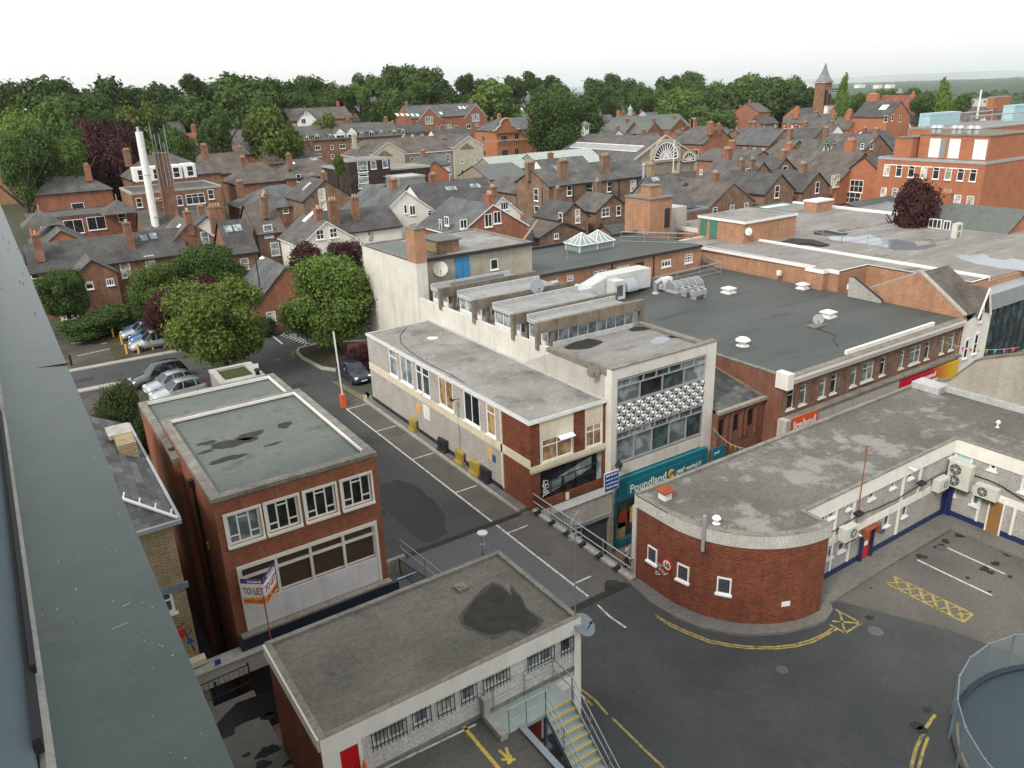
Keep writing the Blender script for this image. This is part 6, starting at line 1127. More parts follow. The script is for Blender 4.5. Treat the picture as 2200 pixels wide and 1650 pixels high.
P1,P2,P3=atX(*K('b4',905,780),X0),atX(*K('b4',1320,650),X0),atX(*K('b4',1695,1020),X0);gz=9.0
b=MB();o=[(X0,P3.y,0),(X0,P1.y,0),(X0,P1.y,P1.z),(X0,P2.y,P2.z),(X0,P3.y,P3.z)];b.poly(o[::-1]);b.poly([(X0+.35,*q[1:])for q in o]);b.build('gable_wall',['brick_orange'],t)
b=MB();b.poly([(X0+.3,P3.y,P3.z),(66.5,P3.y,P3.z),(66.5,P2.y,P2.z),(X0+.3,P2.y,P2.z)]);b.poly([(X0+.3,P2.y,P2.z),(66.5,P2.y,P2.z),(66.5,P1.y,P1.z),(X0+.3,P1.y,P1.z)]);b.build('roof',['slate_brown'],t)
b=MB();[b.obox(V(q),V(r)-V(q),(.45,0,0),(0,0,.12))for q,r in((o[2],o[3]),(o[3],o[4]))];b.build('coping',['coping_light'],t)
y0=P3.y;b=MB();b.poly([(62.4,y0,0),(66.6,y0,0),(66.6,y0,8.6),(65.4,y0,8.9),(64.8,y0,10.9),(64.1,y0,8.9),(62.4,y0,8.5)]);b.build('white_front',['paint_white'],t)
b=MB();b.poly([(64.8,y0-.3,11.05),(63.9,y0-.3,8.8),(63.9,y0+4,8.8),(64.8,y0+4,11.05)]);b.poly([(65.7,y0-.3,8.8),(64.8,y0-.3,11.05),(64.8,y0+4,11.05),(65.7,y0+4,8.8)]);b.build('gablet_roof',['slate_brown'],t);b=MB();b.tube((64.8,y0-.32,11.0),(63.85,y0-.32,8.75),.08);b.tube((64.8,y0-.32,11.0),(65.75,y0-.32,8.75),.08);b.build('bargeboard',['white'],t)
for(x,z,w_,h_)in((64.55,8.2,.55,1.4),(63.1,5.4,.6,1.6),(64.5,5.5,.6,1.7)):put_win(t,(x,y0-.01,z),V((1,0,0)),V((0,-1,0)),w_,h_,'sash','frame_white','glass',name='lancet_window');b=MB();b.prism([(x,y0-.06),(x+w_,y0-.06),(x+w_,y0-.01),(x,y0-.01)],z+h_,lambda q:z+h_+.1);b.build('window_head',['frame_white'],t)
t=thing('glass_shop','dark glass-fronted shop with grey metal fascia at the right edge','building',(70,30.5,0));b=MB();b.poly([(66.7,30.5,0),(90,30.5,0),(90,30.5,8.6),(66.7,30.5,8.6)]);b.build('glazing',['glass_teal'],t)
b=MB();[b.box(66.7+k*1.15,66.76+k*1.15,30.42,30.49,0,8.6)for k in range(20)];b.box(66.7,90,30.4,30.42,5.4,5.5);b.box(66.7,90,30.4,30.42,3.4,3.5);b.build('mullions',['dark'],t);b=MB();b.box(66.5,90,30.3,33,8.6,10.0);b.build('fascia',['grey_paint'],t)
t=thing('party_wall','speckled whitewashed brick wall fragment with black sloping cap by the orange store wall','wall',(61.5,38,9));X0=61.5;b=MB();o=[atX(*K('b4',*q),X0)for q in((710,850),(725,690),(765,695),(1000,890),(990,912))];b.poly(o);b.poly([q+V((.25,0,0))for q in o][::-1]);b.build('wall',['stone_speck']if 'stone_speck' in MATS else['brick_wing'],t);b=MB();b.path([q+V((.1,0,0))for q in(o[1],o[2],o[3])],.12,0,4);b.build('capping',['navy'],t)
# ---- small brick building between the framed shop and the parade
t=thing('substation_building','small red brick building with louvred slits and mossy slate roof beside the white column','building',(38,31.3,0));x0,x1,y0=36.0,40.5,31.3;F=('Y',y0,-1);b=MB();sl_=[(('c3',1815,480),('c3',1868,312)),(('c3',1940,425),('c3',1995,265)),(('c3',2062,365),('c3',2118,222))]
hs=[rect(F,K(*a_),K(*c_))for a_,c_ in sl_];zl_,zh_=sum(h[2]for h in hs)/3,sum(h[3]for h in hs)/3;hs=[(h[0],h[1],zl_,zh_)for h in hs];holed(b,F,x0,x1,0,7.1,hs,.2);sides(b,[('X',x1,1,y0,37),('X',x0,-1,y0,37)],0,7.1);b.build('wall',['brick_red'],t)
b=MB();[b.obox((h[0]-.02,y0+.05,h[2]+k*.16),(h[1]-h[0]+.04,0,0),(0,.1,.0),(0,-.04,.1))for h in hs for k in range(int((h[3]-h[2])/.16))];b.build('louvre',['dark'],t)
b=MB();[b.box(h[0]-.3,h[0]-.15,y0-.12,y0-.001,h[2]-.6,h[3]+.3)for h in hs]+[b.box(h[1]+.15,h[1]+.3,y0-.12,y0-.001,h[2]-.6,h[3]+.3)for h in hs];b.build('pilaster',['brick_red'],t)
b=MB();b.box(x0,x1+.1,y0-.2,y0+.15,7.1,7.3);b.build('coping',['concrete'],t);b=MB();b.poly([(x0,y0+.1,7.2),(x1,y0+.1,7.2),(x1-1.6,y0+3.6,8.9),(x0,y0+3.6,8.9)]);b.poly([(x1,y0+.1,7.2),(x1,y0+6,7.2),(x1-1.6,y0+3.6,8.9)]);b.build('roof',['slate_coarse'],t);b=MB();b.tube((x1,y0+.1,7.25),(x1-1.6,y0+3.6,8.95),.12,0,4);b.box(x0,x1-1.5,y0+3.5,y0+3.8,8.8,9.0);b.build('hip_coping',['rust']if 0 else['concrete_beam'],t)
b=MB();b.box(x0+.3,x1,y0-.3,y0-.01,2.6,3.2);b.build('fascia',['render_white'],t)
# ---- rendered building at the right
t=thing('rendered_building','tall pebble-rendered gable wall rising behind the patched grey roof at the right','building',(46,20,0));X0=46.02
o=[(23.2,0),(23.2,9.35),(22.3,9.7),(21.,11.3),(20.6,11.55),(17.5,12.75),(12,12.75),(12,0)];b=MB();b.poly([(X0,*q)for q in o]);b.poly([(X0+.4,*q)for q in o][::-1]);b.build('gable_wall',['render_right'],t)
b=MB();[b.obox((X0-.05,*o[k]),V((0,o[k+1][0]-o[k][0],o[k+1][1]-o[k][1])),(.5,0,0),(0,0,.12))for k in(1,2,3,4,5)];b.build('coping',['concrete_beam'],t)
b=MB();b.box(X0+.4,60,12,23,0,9.3);b.poly([(X0+.4,22.9,9.3),(60,22.9,9.3),(60,17.5,12.5),(X0+.4,17.5,12.5)][::-1]);b.build('roof',['slate_coarse'],t)
b=MB();b.box(56.5,58,21.0,22.2,9,13.2);b.build('chimney',['brick_yellow'],t)
b=MB();b.box(44.8,46,22.2,23.9,9.1,9.5);b.build('lead_flashing',['lead'],t)
def bunting(p,q,n,label,sag=.35):
 t2=thing('bunting',label,'bunting',tuple(p));p,q=v3(p),v3(q);f=lambda s:p.lerp(q,s)-V((0,0,sag*4*s*(1-s)));b=MB();b.path([f(k/10)for k in range(11)],.012,0,4);b.build('string',['white'],t2);cs=['green_bright','cyan','pink','orange','yellow']
 for k in range(n):c=f((k+.5)/n);u_=(q-p).normalized();b=MB();b.poly([c-u_*.17,c+u_*.17,c-V((0,0,.36))]);b.poly([c-u_*.17+V((0,.01,0)),c-V((0,0,.36)),c+u_*.17+V((0,.01,0))]);b.build('flag',[cs[k%5]],t2)
q=atZ(1608,962,9.15);bunting((35.98,31.6,6.1),(q.x,24.1,9.1),8,'string of coloured pennants from the white column to the patched roof')
bunting((59.5,29.6,7.6),(56,23,9.6),9,'string of coloured pennants near the yellow end of the red sign')
# ---------------------------------------------------------------- the town behind
A1,A2,A3_,A4,B1,B2,B3,B4=[(lambda r:(lambda x,y:K(r,x,y)))(r)for r in('a1','a2','a3','a4','b1','b2','b3','b4')]
def WN(f,L):return[(*f(q[0],q[1]),*q[2:])for q in L]
def CH(f,L):return[(*f(q[0],q[1]),*q[2:])for q in L]
house('terrace_row','long brown brick terrace with dark slate roof and two chimneys behind the car park trees',B1(200,425),B1(1500,290),8,6.6,5.5,'X',roof='slate_dark',chim=CH(B1,[(340,480,.8,1.,1.4),(1105,375,.8,1.,1.6)]),wins=WN(B1,[(1060,625,1.1,1.9,'sash','glass_curtain'),(1265,555,1.1,1.4,'sash','glass_curtain'),(525,690,1.,1.6,'sash','glass_curtain'),(305,700,.9,1.6,'sash','glass')]),lights=[(*B1(1215,365),.8,1.),(*B1(1295,350),.8,1.)])
house('outrigger_house','small gabled brick outhouse with two white windows in front of the left terrace',B1(770,550),None,6.6,4.4,5.0,'Y',5,roof='slate',wins=WN(B1,[(755,760,.8,.85,'top'),(930,730,.8,.8,'g31')]))
b=MB();p=atZ(*B1(520,1060),D);q=atZ(*B1(880,1020),D);b.box(p.x,q.x,p.y,p.y+.3,D-.2,D+1.9);b.box(p.x+2.6,q.x,p.y+2.2,p.y+2.5,D,D+2.6);b.box(q.x-.02,q.x+.25,p.y,p.y+3,D,D+1.9);t=thing('yard_wall','white painted yard wall with green gate behind the empty parking bays','wall',tuple(p));b.build('wall',['paint_white'],t);b=MB();b.box(p.x+1.9,p.x+2.9,p.y-.05,p.y-.01,D,D+1.8);b.build('gate',['door_green'],t)
house('gabled_house','brown brick gable with one white window beside a tall chimney, left of the rooflights',B1(1600,225),None,8.8,6.0,6.2,'Y',7,roof='slate',trim='coping',wins=WN(B1,[(1730,355,.95,1.5,'sash','glass_pale')]),lights=[(*B1(1500,285),.9,1.4,'frame_white')])
house('terrace_house','brown terrace house with two grey rooflights under the slate roof, right of the gable',B1(1840,225),B1(2060,195),9.2,7,6,'X',roof='slate_dark',chim=[(*B1(1770,200),1.5,.9,1.6)],lights=[(*B1(1925,290),.9,1.),(*B1(2005,280),.9,1.)])
house('corner_cottage','brown brick cottage with white sash windows and a corner chimney, left of the white cottage',B2(-60,75),B2(165,60),10.5,8,7.4,'X',wall='brick_brown',roof='slate_brown',chim=[(*B2(205,130),.8,.8,1.),(*B2(120,40),.8,.8,.8)],wins=WN(B2,[(142,300,1.1,1.55,'sash','glass_pale'),(200,450,1.1,1.6,'sash','glass_pale')]))
house('back_outhouse','low gabled brown brick outhouse below the corner cottage',B2(30,400),None,5.6,7,3.6,'Y',5,wall='brick_brown',roof='slate')
house('roadside_hall','brick hall with large dark slate roof beside the road and lamp post',B2(290,605),B2(95,505),6.6,7.5,3.0,'Y',wall='brick_villa',roof='slate_blue',ov=.2)
house('white_cottage','white cottage with slate roof, two tall brick chimneys and lace-curtained sash windows',B2(480,160),B2(1140,75),9.2,7.5,7.1,'X',wall='paint_white',roof='slate_dark',chim=[(*B2(735,190),1.1,.8,1.7,'brick_terrace'),(*B2(910,160),.9,.8,1.7,'brick_terrace')],wins=WN(B2,[(885,360,1.1,1.7,'sash','glass_curtain'),(1010,340,1.,1.7,'sash','glass_curtain'),(345,465,1.2,1.7,'g23')]),lights=[(*B2(690,200),.8,.9)])
house('white_gable','white gabled cottage wing with two cross-barred windows and pale coping',B2(630,222),None,7.9,6.6,5.6,'Y',7.5,yf=bpy.data.objects['white_cottage'].location.y-6.4,wall='paint_white',roof='slate',trim='white',wins=WN(B2,[(580,330,.95,1.15,'cross'),(692,315,.95,1.15,'cross')]),lights=[(*B2(490,185),.9,1.8,'frame_white')],par=None)
house('lean_cottage','low white outbuilding with slate roof just left of the red chimney stack',B2(1100,250),B2(1230,245),6.2,5,4.4,'X',wall='paint_white',roof='slate_dark',wins=WN(B2,[(1105,390,.9,1.2,'sash','glass_pale')]))
house('apartment_block','orange brick gabled apartments with white bargeboards and quarter-round windows',B2(2035,80),A2(1690,1275),9.6,10,6.6,'Y',wall='brick_villa',roof='slate_blue',trim='white',wins=WN(B2,[(1650,215,1.,1.1,'g21'),(1790,240,1.,1.1,'g21'),(1597,250,.6,1.4,'top'),(2000,210,1.1,1.6,'g21'),(2075,185,1.1,1.5,'g21')]))
house('apartment_wing','white and orange gabled apartment wing with paired narrow windows',A2(1300,1222),None,10.6,9.5,7.2,'Y',12,wall='paint_white',roof='slate_blue',trim='white',wins=WN(B2,[(1300,115,.5,1.2,'plain','glass_dark'),(1360,125,.9,1.3,'g21','glass_dark'),(1375,275,.9,1.4,'g21','glass_dark'),(1508,160,.7,1.2,'top')]))
house('rear_apartment','long dark slate roofed building with paired rooflights behind the white apartment gable',A2(1340,1170),A2(1960,1150),9.5,10,6.4,'X',wall='paint_white',roof='slate_dark',lights=[(*A2(1665,1205),1.,1.),(*A2(1705,1200),1.,1.),(*A2(1870,1182),1.,1.),(*A2(1905,1180),1.,1.)])
house('white_gable_house','small white gable with black-framed window at the right of the apartments',A2(2115,1275),None,8.6,6,6.2,'Y',8,wall='paint_white',roof='slate_dark',trim='white',wins=WN(A2,[(2135,1345,1.3,1.1,'g31','glass_dark')]))
t=thing('flue_tower','tall shiny white metal flue leaning skyward among the brick hospital roofs','chimney',(0,0,0));p=atR(334,487,128);q=atR(302,283,128);b=MB();px,py=(p.x+q.x)/2,(p.y+q.y)/2;b.tube((p.x,p.y,p.z-3),(px,py,q.z),.54,0,16,r2=.5);b.build('stack',['white'],t);b=MB();[b.tube((px,py,z),(px,py,z+.12),.58,0,16)for z in(q.z-6,q.z-12)];b.tube((px-.1,py,q.z),(px-.1,py,q.z+.7),.2,0,8);b.build('collar',['alu'],t)
t,A,z_=block('hospital_wing','flat-roofed brick hospital wing with rows of white windows behind the terrace',A1(1110,1245),A1(1870,1205),9,12,'brick_terrace','slate_dark',WN(A1,[(1175,1318,.9,1.5),(1342,1318,1.7,1.6,'t2'),(1428,1310,.8,1.5),(1497,1302,1.7,1.6,'t2'),(1650,1285,3,1.7,'t3'),(1780,1248,1,1.6),(1385,1480,1.3,2,'top','glass_curtain'),(1520,1455,1.3,2,'top','glass_curtain'),(1648,1440,1.3,2,'top','glass_curtain'),(1215,1530,.9,1.4,'top')]))
house('mansard_building','slate mansard roofed hospital block with white dormers behind the white flue',A1(1230,925),A1(1440,905),13.6,10,10.2,'X',wall='brick_terrace',roof='slate',hip=(4,7),wins=WN(A1,[(1190,1090,1.2,1.7),(1322,1078,1.3,1.7),(1488,1065,1.3,1.7),(1605,1055,1.,1.7)]))
for q in((1190,1085),(1322,1075),(1488,1062),(1605,1050)):
 p=atR(*A1(*q),134);b=MB();b.box(p.x-.85,p.x+.85,p.y,p.y+3,p.z-1.,p.z+1.05);f=b.build('dormer',['frame_white'],KIDS(bpy.data.objects['mansard_building'])[0].parent);put_win(f.parent,(p.x-.5,p.y-.05,p.z-.8),V((1,0,0)),V((0,-1,0)),1.,1.6,'sash')
t=thing('mast_chimney','square brown brick chimney carrying phone masts right of the white flue','chimney',(0,0,0));p=atR(*A1(1390,1100),130);zt_=atR(*A1(1380,880),130).z;b=MB();b.box(p.x-.9,p.x+.9,p.y-.9,p.y+.9,D,zt_-.5);b.box(p.x-1.,p.x+1.,p.y-1.,p.y+1.,zt_-.5,zt_-.25);b.build('stack',['brick_terrace'],t);b=MB()
for dx,h_ in((-1.,5),(-.6,3),(0,3),(.9,4.6),(.5,1.6)):b.tube((p.x+dx,p.y-1.15,zt_-5),(p.x+dx,p.y-1.15,zt_+h_*.8),.06,0,5)
b.build('mast',['steel_grey'],t)
t,A,z_=block('pyramid_roofed_house','red brick villa front with flat centre between two little pyramid roofs',A1(245,1470),A1(1145,1375),6.9,9,'brick_villa','slate',WN(A1,[(378,1520,1.2,1.3),(625,1520,2.6,2.1,'g21'),(815,1490,2.6,2.,'g21'),(1033,1442,1.2,1.3)]),cop='slate')
for q in((330,1395),(985,1300)):
 p=atZ(*A1(*q),z_+2.);s=2.6;b=MB();C4=[(p.x-s,p.y-s),(p.x+s,p.y-s),(p.x+s,p.y+s),(p.x-s,p.y+s)];[b.poly([(*C4[k],z_+.3),(*C4[(k+1)%4],z_+.3),(p.x,p.y,z_+2.2)])for k in range(4)];b.build('pyramid_roof',['slate'],t);b=MB();b.tube((p.x,p.y,z_+2.1),(p.x,p.y,z_+3),.06);b.build('finial',['pot_buff'],t)
house('brick_villa','red brick villa with large grey hipped slate roof behind the pyramid-roofed front',A1(480,1065),A1(575,1110),11.6,11,8.6,'X',L=3,hip=(4.5,4.5),wall='brick_villa',roof='slate',wins=WN(A1,[(660,1358,2,1.6,'plain')]),chim=[(*A1(800,1100),1.,.8,1.2)])
house('edge_villa','brick building with grey hipped slate roof cut by the left edge of the picture',A1(-420,860),A1(-60,900),12,14,9,'X',hip=(4,5),wall='brick_orange',roof='slate',wins=WN(A1,[(205,1160,1.3,1.5)]))
house('ridge_tiled_house','brown slate roof with red ridge tiles and grouped chimney pots at the far left',A1(390,1015),A1(740,985),9,9,6,'X',wall='brick_terrace',roof='slate',ridge='tile_red',chim=[(*A1(540,990),2,.9,1.2)])
house('long_slate_house','long slate roof with red ridge behind the mansard block',A1(845,985),A1(1180,945),10,9,6.5,'X',wall='brick_terrace',roof='slate',ridge='tile_red')
house('slate_hall','wide dark slate roof with pinkish ridge right of the mast chimney',A1(1550,925),A1(2040,890),10,12,6,'X',wall='brick_terrace',roof='slate_brown',ridge='tile_red',chim=[(.98,.9,.9,1.2)])
house('hipped_hall','brick hall under a tall grey hipped roof with white finial',A1(2100,985),A1(2200,1010),10,11,6.5,'X',L=2.5,hip=(4.6,4.6),wall='brick_terrace',roof='slate_brown',wins=WN(A2,[(375,1215,1.,1.6),(300,1215,.8,1.6)]))
house('blue_slate_house','low house with broad blue-grey hipped slate roof behind the corner cottage',A2(150,1180),A2(200,1190),8,13,5,'X',L=3,hip=(6,6),wall='brick_terrace',roof='slate_blue',wins=WN(A2,[(290,1385,1.,.9),(465,1378,1,1.1)]))
house('hipped_house','brick house with hipped slate roof, chimney stack and white rooflights',A2(330,960),A2(560,940),10,11,6.8,'X',hip=(3,3),wall='brick_terrace',roof='slate_brown',chim=[(*A2(490,1010),1.,.9,1.5)],lights=[(*A2(335,990),1.6,.7,'frame_white'),(*A2(525,955),1.8,1.)],wins=WN(A2,[(400,1110,1.,1.6),(617,1090,1.1,1.6),(680,1080,.8,1.)]))
house('warehouse_gable','brown brick gabled warehouse with tall pale doorway and black door',A2(625,1130),None,9.4,8.5,6.4,'Y',9,wall='brick_brown',roof='slate_dark',wins=WN(A2,[(600,1290,1.2,3.6,'sash','glass_curtain')]),lights=[(*A2(470,1185),1.2,2)])
house('red_roof_house','house with reddish-brown roof, red ridge and black and white gablet',A2(80,870),A2(500,845),9,10,5.8,'X',wall='brick_terrace',roof='slate_brown',ridge='tile_red',chim=[(*A2(60,870),1.,.9,1.4),(*A2(515,850),.9,.9,1.5)])
house('black_white_gablet','tiny black and white timbered gablet on the reddish roof',A2(220,955),None,6.5,3.6,4.6,'Y',4,base=1.5,wall='frame_white',roof='slate_brown',trim='dark')
t,A,z_=block('modern_block','dark brown modern block with stacked pale blue window panels',A2(820,970),A2(1165,945),10.5,8,'brick_black','felt_far',WN(A2,[(938,1010,2.2,2.3,'sash','glass_pale'),(945,1068,2.,1.4,'sash','glass_pale'),(945,1115,2.1,1.8,'sash','glass_pale'),(945,1175,2.1,1.,'plain','glass_pale'),(960,1265,2.4,1.6,'plain','glass_pale'),(1030,1000,1.2,1.6,'plain','glass_grey'),(1130,990,1.2,1.6,'plain','glass_grey')]),cop='coping_light')
block('modern_block_annex','lower dark annexe with pale windows left of the brown modern block',A2(715,1030),A2(830,1020),8.8,8,'brick_black','felt_far',WN(A2,[(808,1080,1.6,1.4,'plain','glass_pale'),(812,1140,1.6,1.2,'plain','glass_pale'),(822,1262,1.8,1.5,'plain','glass_pale')]))
block('dark_flat_hall','long low dark hall with pale flat roof between modern block and stone office',A2(1165,1040),A2(1510,1005),7.8,10,'brick_black','felt_grey')
block('curved_roof_block','low pale flat roof with metal railings in front of the modern block',A2(990,1180),A2(1260,1200),5.6,12,'brick_black','felt_grey',WN(A2,[(1015,1265,.9,1.2,'plain','glass_pale'),(1065,1280,.9,1.2,'plain','glass_pale')]))
block('grey_clad_box','blue-grey ribbed metal box on a flat roof near the modern block',A2(1245,1110),A2(1465,1090),7.4,6,'felt_far','lead',zb=D+3)
railing('roof_rail','thin railing on the pale flat roof in front of the modern block',tuple(atG(*A2(1000,1130),6)),tuple(atG(*A2(1230,1150),6)),1.1,99,m='steel_grey',rails=[V((0,0,1.1))],posts=2,r=.03)
house('sheltered_flats','long brick flats with slate roof, white dormers and two black and white gables',A2(355,680),A2(1180,620),10.5,13,6.8,'X',wall='brick_terrace',roof='slate',wins=WN(A2,[(560,855,1.6,1.2,'g21'),(680,850,1,1.2),(770,843,1.8,1.2,'g21'),(865,835,1.8,1.2,'g21'),(685,928,1,1.2),(780,920,1.6,1.2,'g21'),(570,918,1.6,.9,'g21')]))
par=bpy.data.objects['sheltered_flats']
for q,w_,s_ in(((465,785),1.4,0),((555,775),1.7,0),((665,770),1.2,0),((930,750),1.1,0),((1015,742),1.6,0),((1095,738),1.2,0),((1205,735),1.5,0),((1280,728),1.2,0),((752,765),2.6,1),((850,758),2.6,1)):
 P0=atY(*A2(q[0],q[1]),par.location.y-6.1);b=MB();hw=w_/2+.25;hh=1.0
 if s_:b.prism([(P0.x-hw,P0.y),(P0.x+hw,P0.y),(P0.x+hw,P0.y+3),(P0.x-hw,P0.y+3)],P0.z-1.1,P0.z+1.1)
 else:b.box(P0.x-hw,P0.x+hw,P0.y,P0.y+3,P0.z-.7,P0.z+.8)
 dm=b.build('dormer',['frame_white' if s_ else 'slate'],par);put_win(par,(P0.x-w_/2,P0.y-.03,P0.z-.6),V((1,0,0)),V((0,-1,0)),w_,1.2,'g21')
 b=MB();z0_=P0.z+(1.1 if s_ else .8);b.poly([(P0.x-hw-.2,P0.y-.2,z0_),(P0.x,P0.y-.2,z0_+(1.6 if s_ else .5)),(P0.x,P0.y+3.5,z0_+(1.6 if s_ else .5)),(P0.x-hw-.2,P0.y+3.5,z0_)][::-1]);b.poly([(P0.x,P0.y-.2,z0_+(1.6 if s_ else .5)),(P0.x+hw+.2,P0.y-.2,z0_),(P0.x+hw+.2,P0.y+3.5,z0_),(P0.x,P0.y+3.5,z0_+(1.6 if s_ else .5))][::-1]);b.poly([(P0.x-hw,P0.y-.1,z0_),(P0.x+hw,P0.y-.1,z0_),(P0.x,P0.y-.1,z0_+(1.4 if s_ else .4))],1);b.build('dormer_roof',['slate','frame_white'],par)
house('balcony_apartments','red brick apartments with grey roof, rooflights and two steep white-edged gables',A2(1270,505),A2(1895,485),12,13,7.8,'X',wall='brick_villa',roof='slate_blue',ridge='tile_red',lights=[(*A2(1230+k*43,577+k),1.1,1.6,'white')for k in range(5)]+[(*A2(1760+k*32,518),.9,1.8,'white')for k in range(3)]+[(*A2(1600,565),1,1.6,'white')],wins=WN(A2,[(1660,690,3.4,2.6,'g31','glass_pale'),(1730,685,1.5,1.7,'g21'),(1325,700,.8,1.6),(1520,700,1.3,1.6)]))
par=bpy.data.objects['balcony_apartments']
yq=par.location.y-7.4
gabled(par,A2(1500,512),11.6,10,7.,'Y',9,yf=yq,wall='brick_villa',roof='slate_blue',trim='white',wins=WN(A2,[(1500,622,3.2,2.6,'g31','glass_pale'),(1440,715,3.2,2.8,'g31','glass_pale'),(1575,695,1.2,1.8)]))
gabled(par,A2(1892,490),11.6,10,7.,'Y',9,yf=yq,wall='brick_villa',roof='slate_blue',trim='white',wins=WN(A2,[(1893,600,3.2,2.6,'g31','glass_pale'),(1835,672,2,1.6,'g21'),(1905,660,1.2,1)]))
house('red_ridge_hall','long grey roof with red and white ridge line behind the clock-gabled office',A2(1930,500),A3_(300,492),11.5,12,8,'X',wall='brick_villa',roof='slate_blue',ridge='tile_red')
for q in((162,565),(225,560)):
 P0=atG(*A3_(*q),9.5);t=par2=bpy.data.objects['red_ridge_hall'];b=MB();b.prism([(P0.x-.9,P0.y-1),(P0.x+.9,P0.y-1),(P0.x+.9,P0.y+2),(P0.x-.9,P0.y+2)],P0.z-1.4,P0.z+1.2);b.build('dormer',['frame_white'],t);b=MB();b.lathe((P0.x,P0.y,P0.z+1.2),[(1.4,0),(.02,1.9)],0,4);b.build('dormer_roof',['frame_white'],t);put_win(t,(P0.x-.6,P0.y-1.05,P0.z-1.1),V((1,0,0)),V((0,-1,0)),1.2,1.9,'g23')
house('shaped_gable_office','orange brick office with curved yellow-edged gable under a grey hipped roof',A2(2080,610),A3_(200,600),12.5,14,9,'X',hip=(5,2),wall='brick_office',roof='slate_blue',wins=WN(A2,[(1960,780,1.7,2,'g21','glass_dark'),(2135,780,2.6,2.2,'g31','glass_dark'),(2140,897,2.6,2.2,'g31','glass_dark'),(1970,897,1.5,2,'g21','glass_dark')])+WN(A3_,[(118,762,1.8,2.2,'g21','glass_dark'),(118,885,1.8,2.2,'g21','glass_dark')]),frame='stone')
t=bpy.data.objects['shaped_gable_office'];p=atG(*A2(2130,715),9);yy=p.y-1.5;b=MB()
prof=[(-5.2,0),(-5.2,.9),(-4.,1.0),(-3.4,1.8),(-2.4,2.2),(-2.1,3.2),(-1.3,4.2),(0,4.6),(1.3,4.2),(2.1,3.2),(2.4,2.2),(3.4,1.8),(4.,1.0),(5.2,.9),(5.2,0)]
b.poly([(p.x+x,yy,p.z+z-.5)for x,z in prof]);b.poly([(p.x+x,yy+.5,p.z+z-.5)for x,z in prof][::-1]);b.build('shaped_gable',['brick_office'],t);b=MB();b.path([(p.x+x,yy-.05,p.z+z-.5)for x,z in prof[1:-1]],.28,0,5);b.box(p.x-9,p.x+14,yy-.12,yy-.01,p.z-2.9,p.z-2.6);b.build('stone_edging',['stone'],t)
house('stone_office','stone-trimmed office with two pediments, dark slate roof and rows of white windows',A2(945,795),A2(1830,750),10.5,12,7,'X',wall='brick_stone',roof='slate_brown',trim='white',hip=(4,1),chim=[(*A2(925,850),.9,.9,1.7,'stone')],wins=WN(A2,[(1365,960,1.2,1.6,'g22'),(1445,955,1.2,1.7,'g22'),(1525,950,1.2,1.7,'g22'),(1592,945,1.4,1.8,'g22'),(1660,940,1.2,1.8,'g22'),(1785,930,1.1,1.8,'g22'),(1833,925,1.1,1.8,'g22'),(1883,920,1.1,1.8,'g22'),(1595,1050,1.2,1.8,'g22'),(1790,1025,1.1,1.6,'g22'),(1840,1020,1.1,1.6,'g22'),(1665,1045,1.6,2.2,'g22','door_blue')]))
par=bpy.data.objects['stone_office']
yq=par.location.y-6.9
gabled(par,A2(1150,810),9.8,9,7.2,'Y',8,yf=yq,wall='stone',roof='slate_brown',trim='white');gabled(par,A2(1830,757),9.8,9,7.2,'Y',8,yf=yq,wall='stone',roof='slate_brown',trim='white')
for(x,y)in((1125,870),(1820,810)):p=atY(*A2(x,y+35),yq-.1);b=MB();b.poly([(p.x-2.4,p.y,p.z-.6),(p.x+2.4,p.y,p.z-.6),(p.x,p.y,p.z+.9)]);b.build('pediment_panel',['brick_brown'],par)
for x in(1555,1625):p=atG(*A2(x,1060),1);b=MB();b.tube((p.x,p.y-2,p.z-1),(p.x,p.y-2,p.z+9),.25,0,6);[b.tube((p.x,p.y-2,p.z+z),(p.x+(1 if z%2 else-1)*.9,p.y-2.3,p.z+z+1.1),.1,0,4)for z in range(2,9)];b.build('pollarded_tree',['trunk'],label=('left' if x<1600 else 'right')+' of two bare pollarded trunks before the stone office',cat='tree')
def ribroof(name,label,r0,r1,hr,w,he,nb=16,mat_='green_lead',rib='white'):
 t=house(name,label,r0,r1,hr,w,he,'X',wall='brick_stone',roof=mat_,trim='copper_green');me=[c for c in KIDS(t)if c.name.startswith('roof')][0];ps=[me.matrix_world@v.co for v in me.data.vertices[:4]];b=MB();o=V(t.location)
 for k in range(nb+1):a=ps[0].lerp(ps[1],k/nb)+o;c=ps[3].lerp(ps[2],k/nb)+o;b.tube(a+V((0,0,.06)),c+V((0,0,.06)),.07,0,4)
 b.build('glazing_bar',[rib],t);return t
ribroof('market_shed','long greenish ribbed glass shed roof behind the Victorian terrace',A3_(215,905),A3_(720,958),7.6,12,4.8,26)
ribroof('market_shed','second greenish ribbed roof nearer, left of the Victorian terrace',A2(1960,940),A3_(330,1000),7.0,12,4.4,22)
house('green_roof_shed','plain green felted shed roof left of the Victorian terrace',A2(1870,1010),A2(2200,1060),6.4,14,3.8,'X',wall='brick_stone',roof='copper_green' if 0 else 'felt_green')
t=house('market_hall','market hall with grey slate roof, long white rooflight and great fan window in a stone gable',A3_(1378,765),A3_(825,728),12,20,5.2,'X',roof='slate',wall='brick_stone')if 0 else None
p=atG(*A3_(1380,768),9.5);zr=p.z;ze=zr-5.8;PL=atZ(*A3_(1080,985),ze);PR=atZ(*A3_(1640,930),ze);PB=atZ(*A3_(835,728),zr);t=thing('market_hall','market hall with grey slate roof, long pale rooflight and fan window in stone gable','building',(p.x,p.y,D))
u_=(V((PR.x,PR.y))-V((PL.x,PL.y)));gw=u_.length;u_.normalize();n_=V((-u_.y,u_.x));
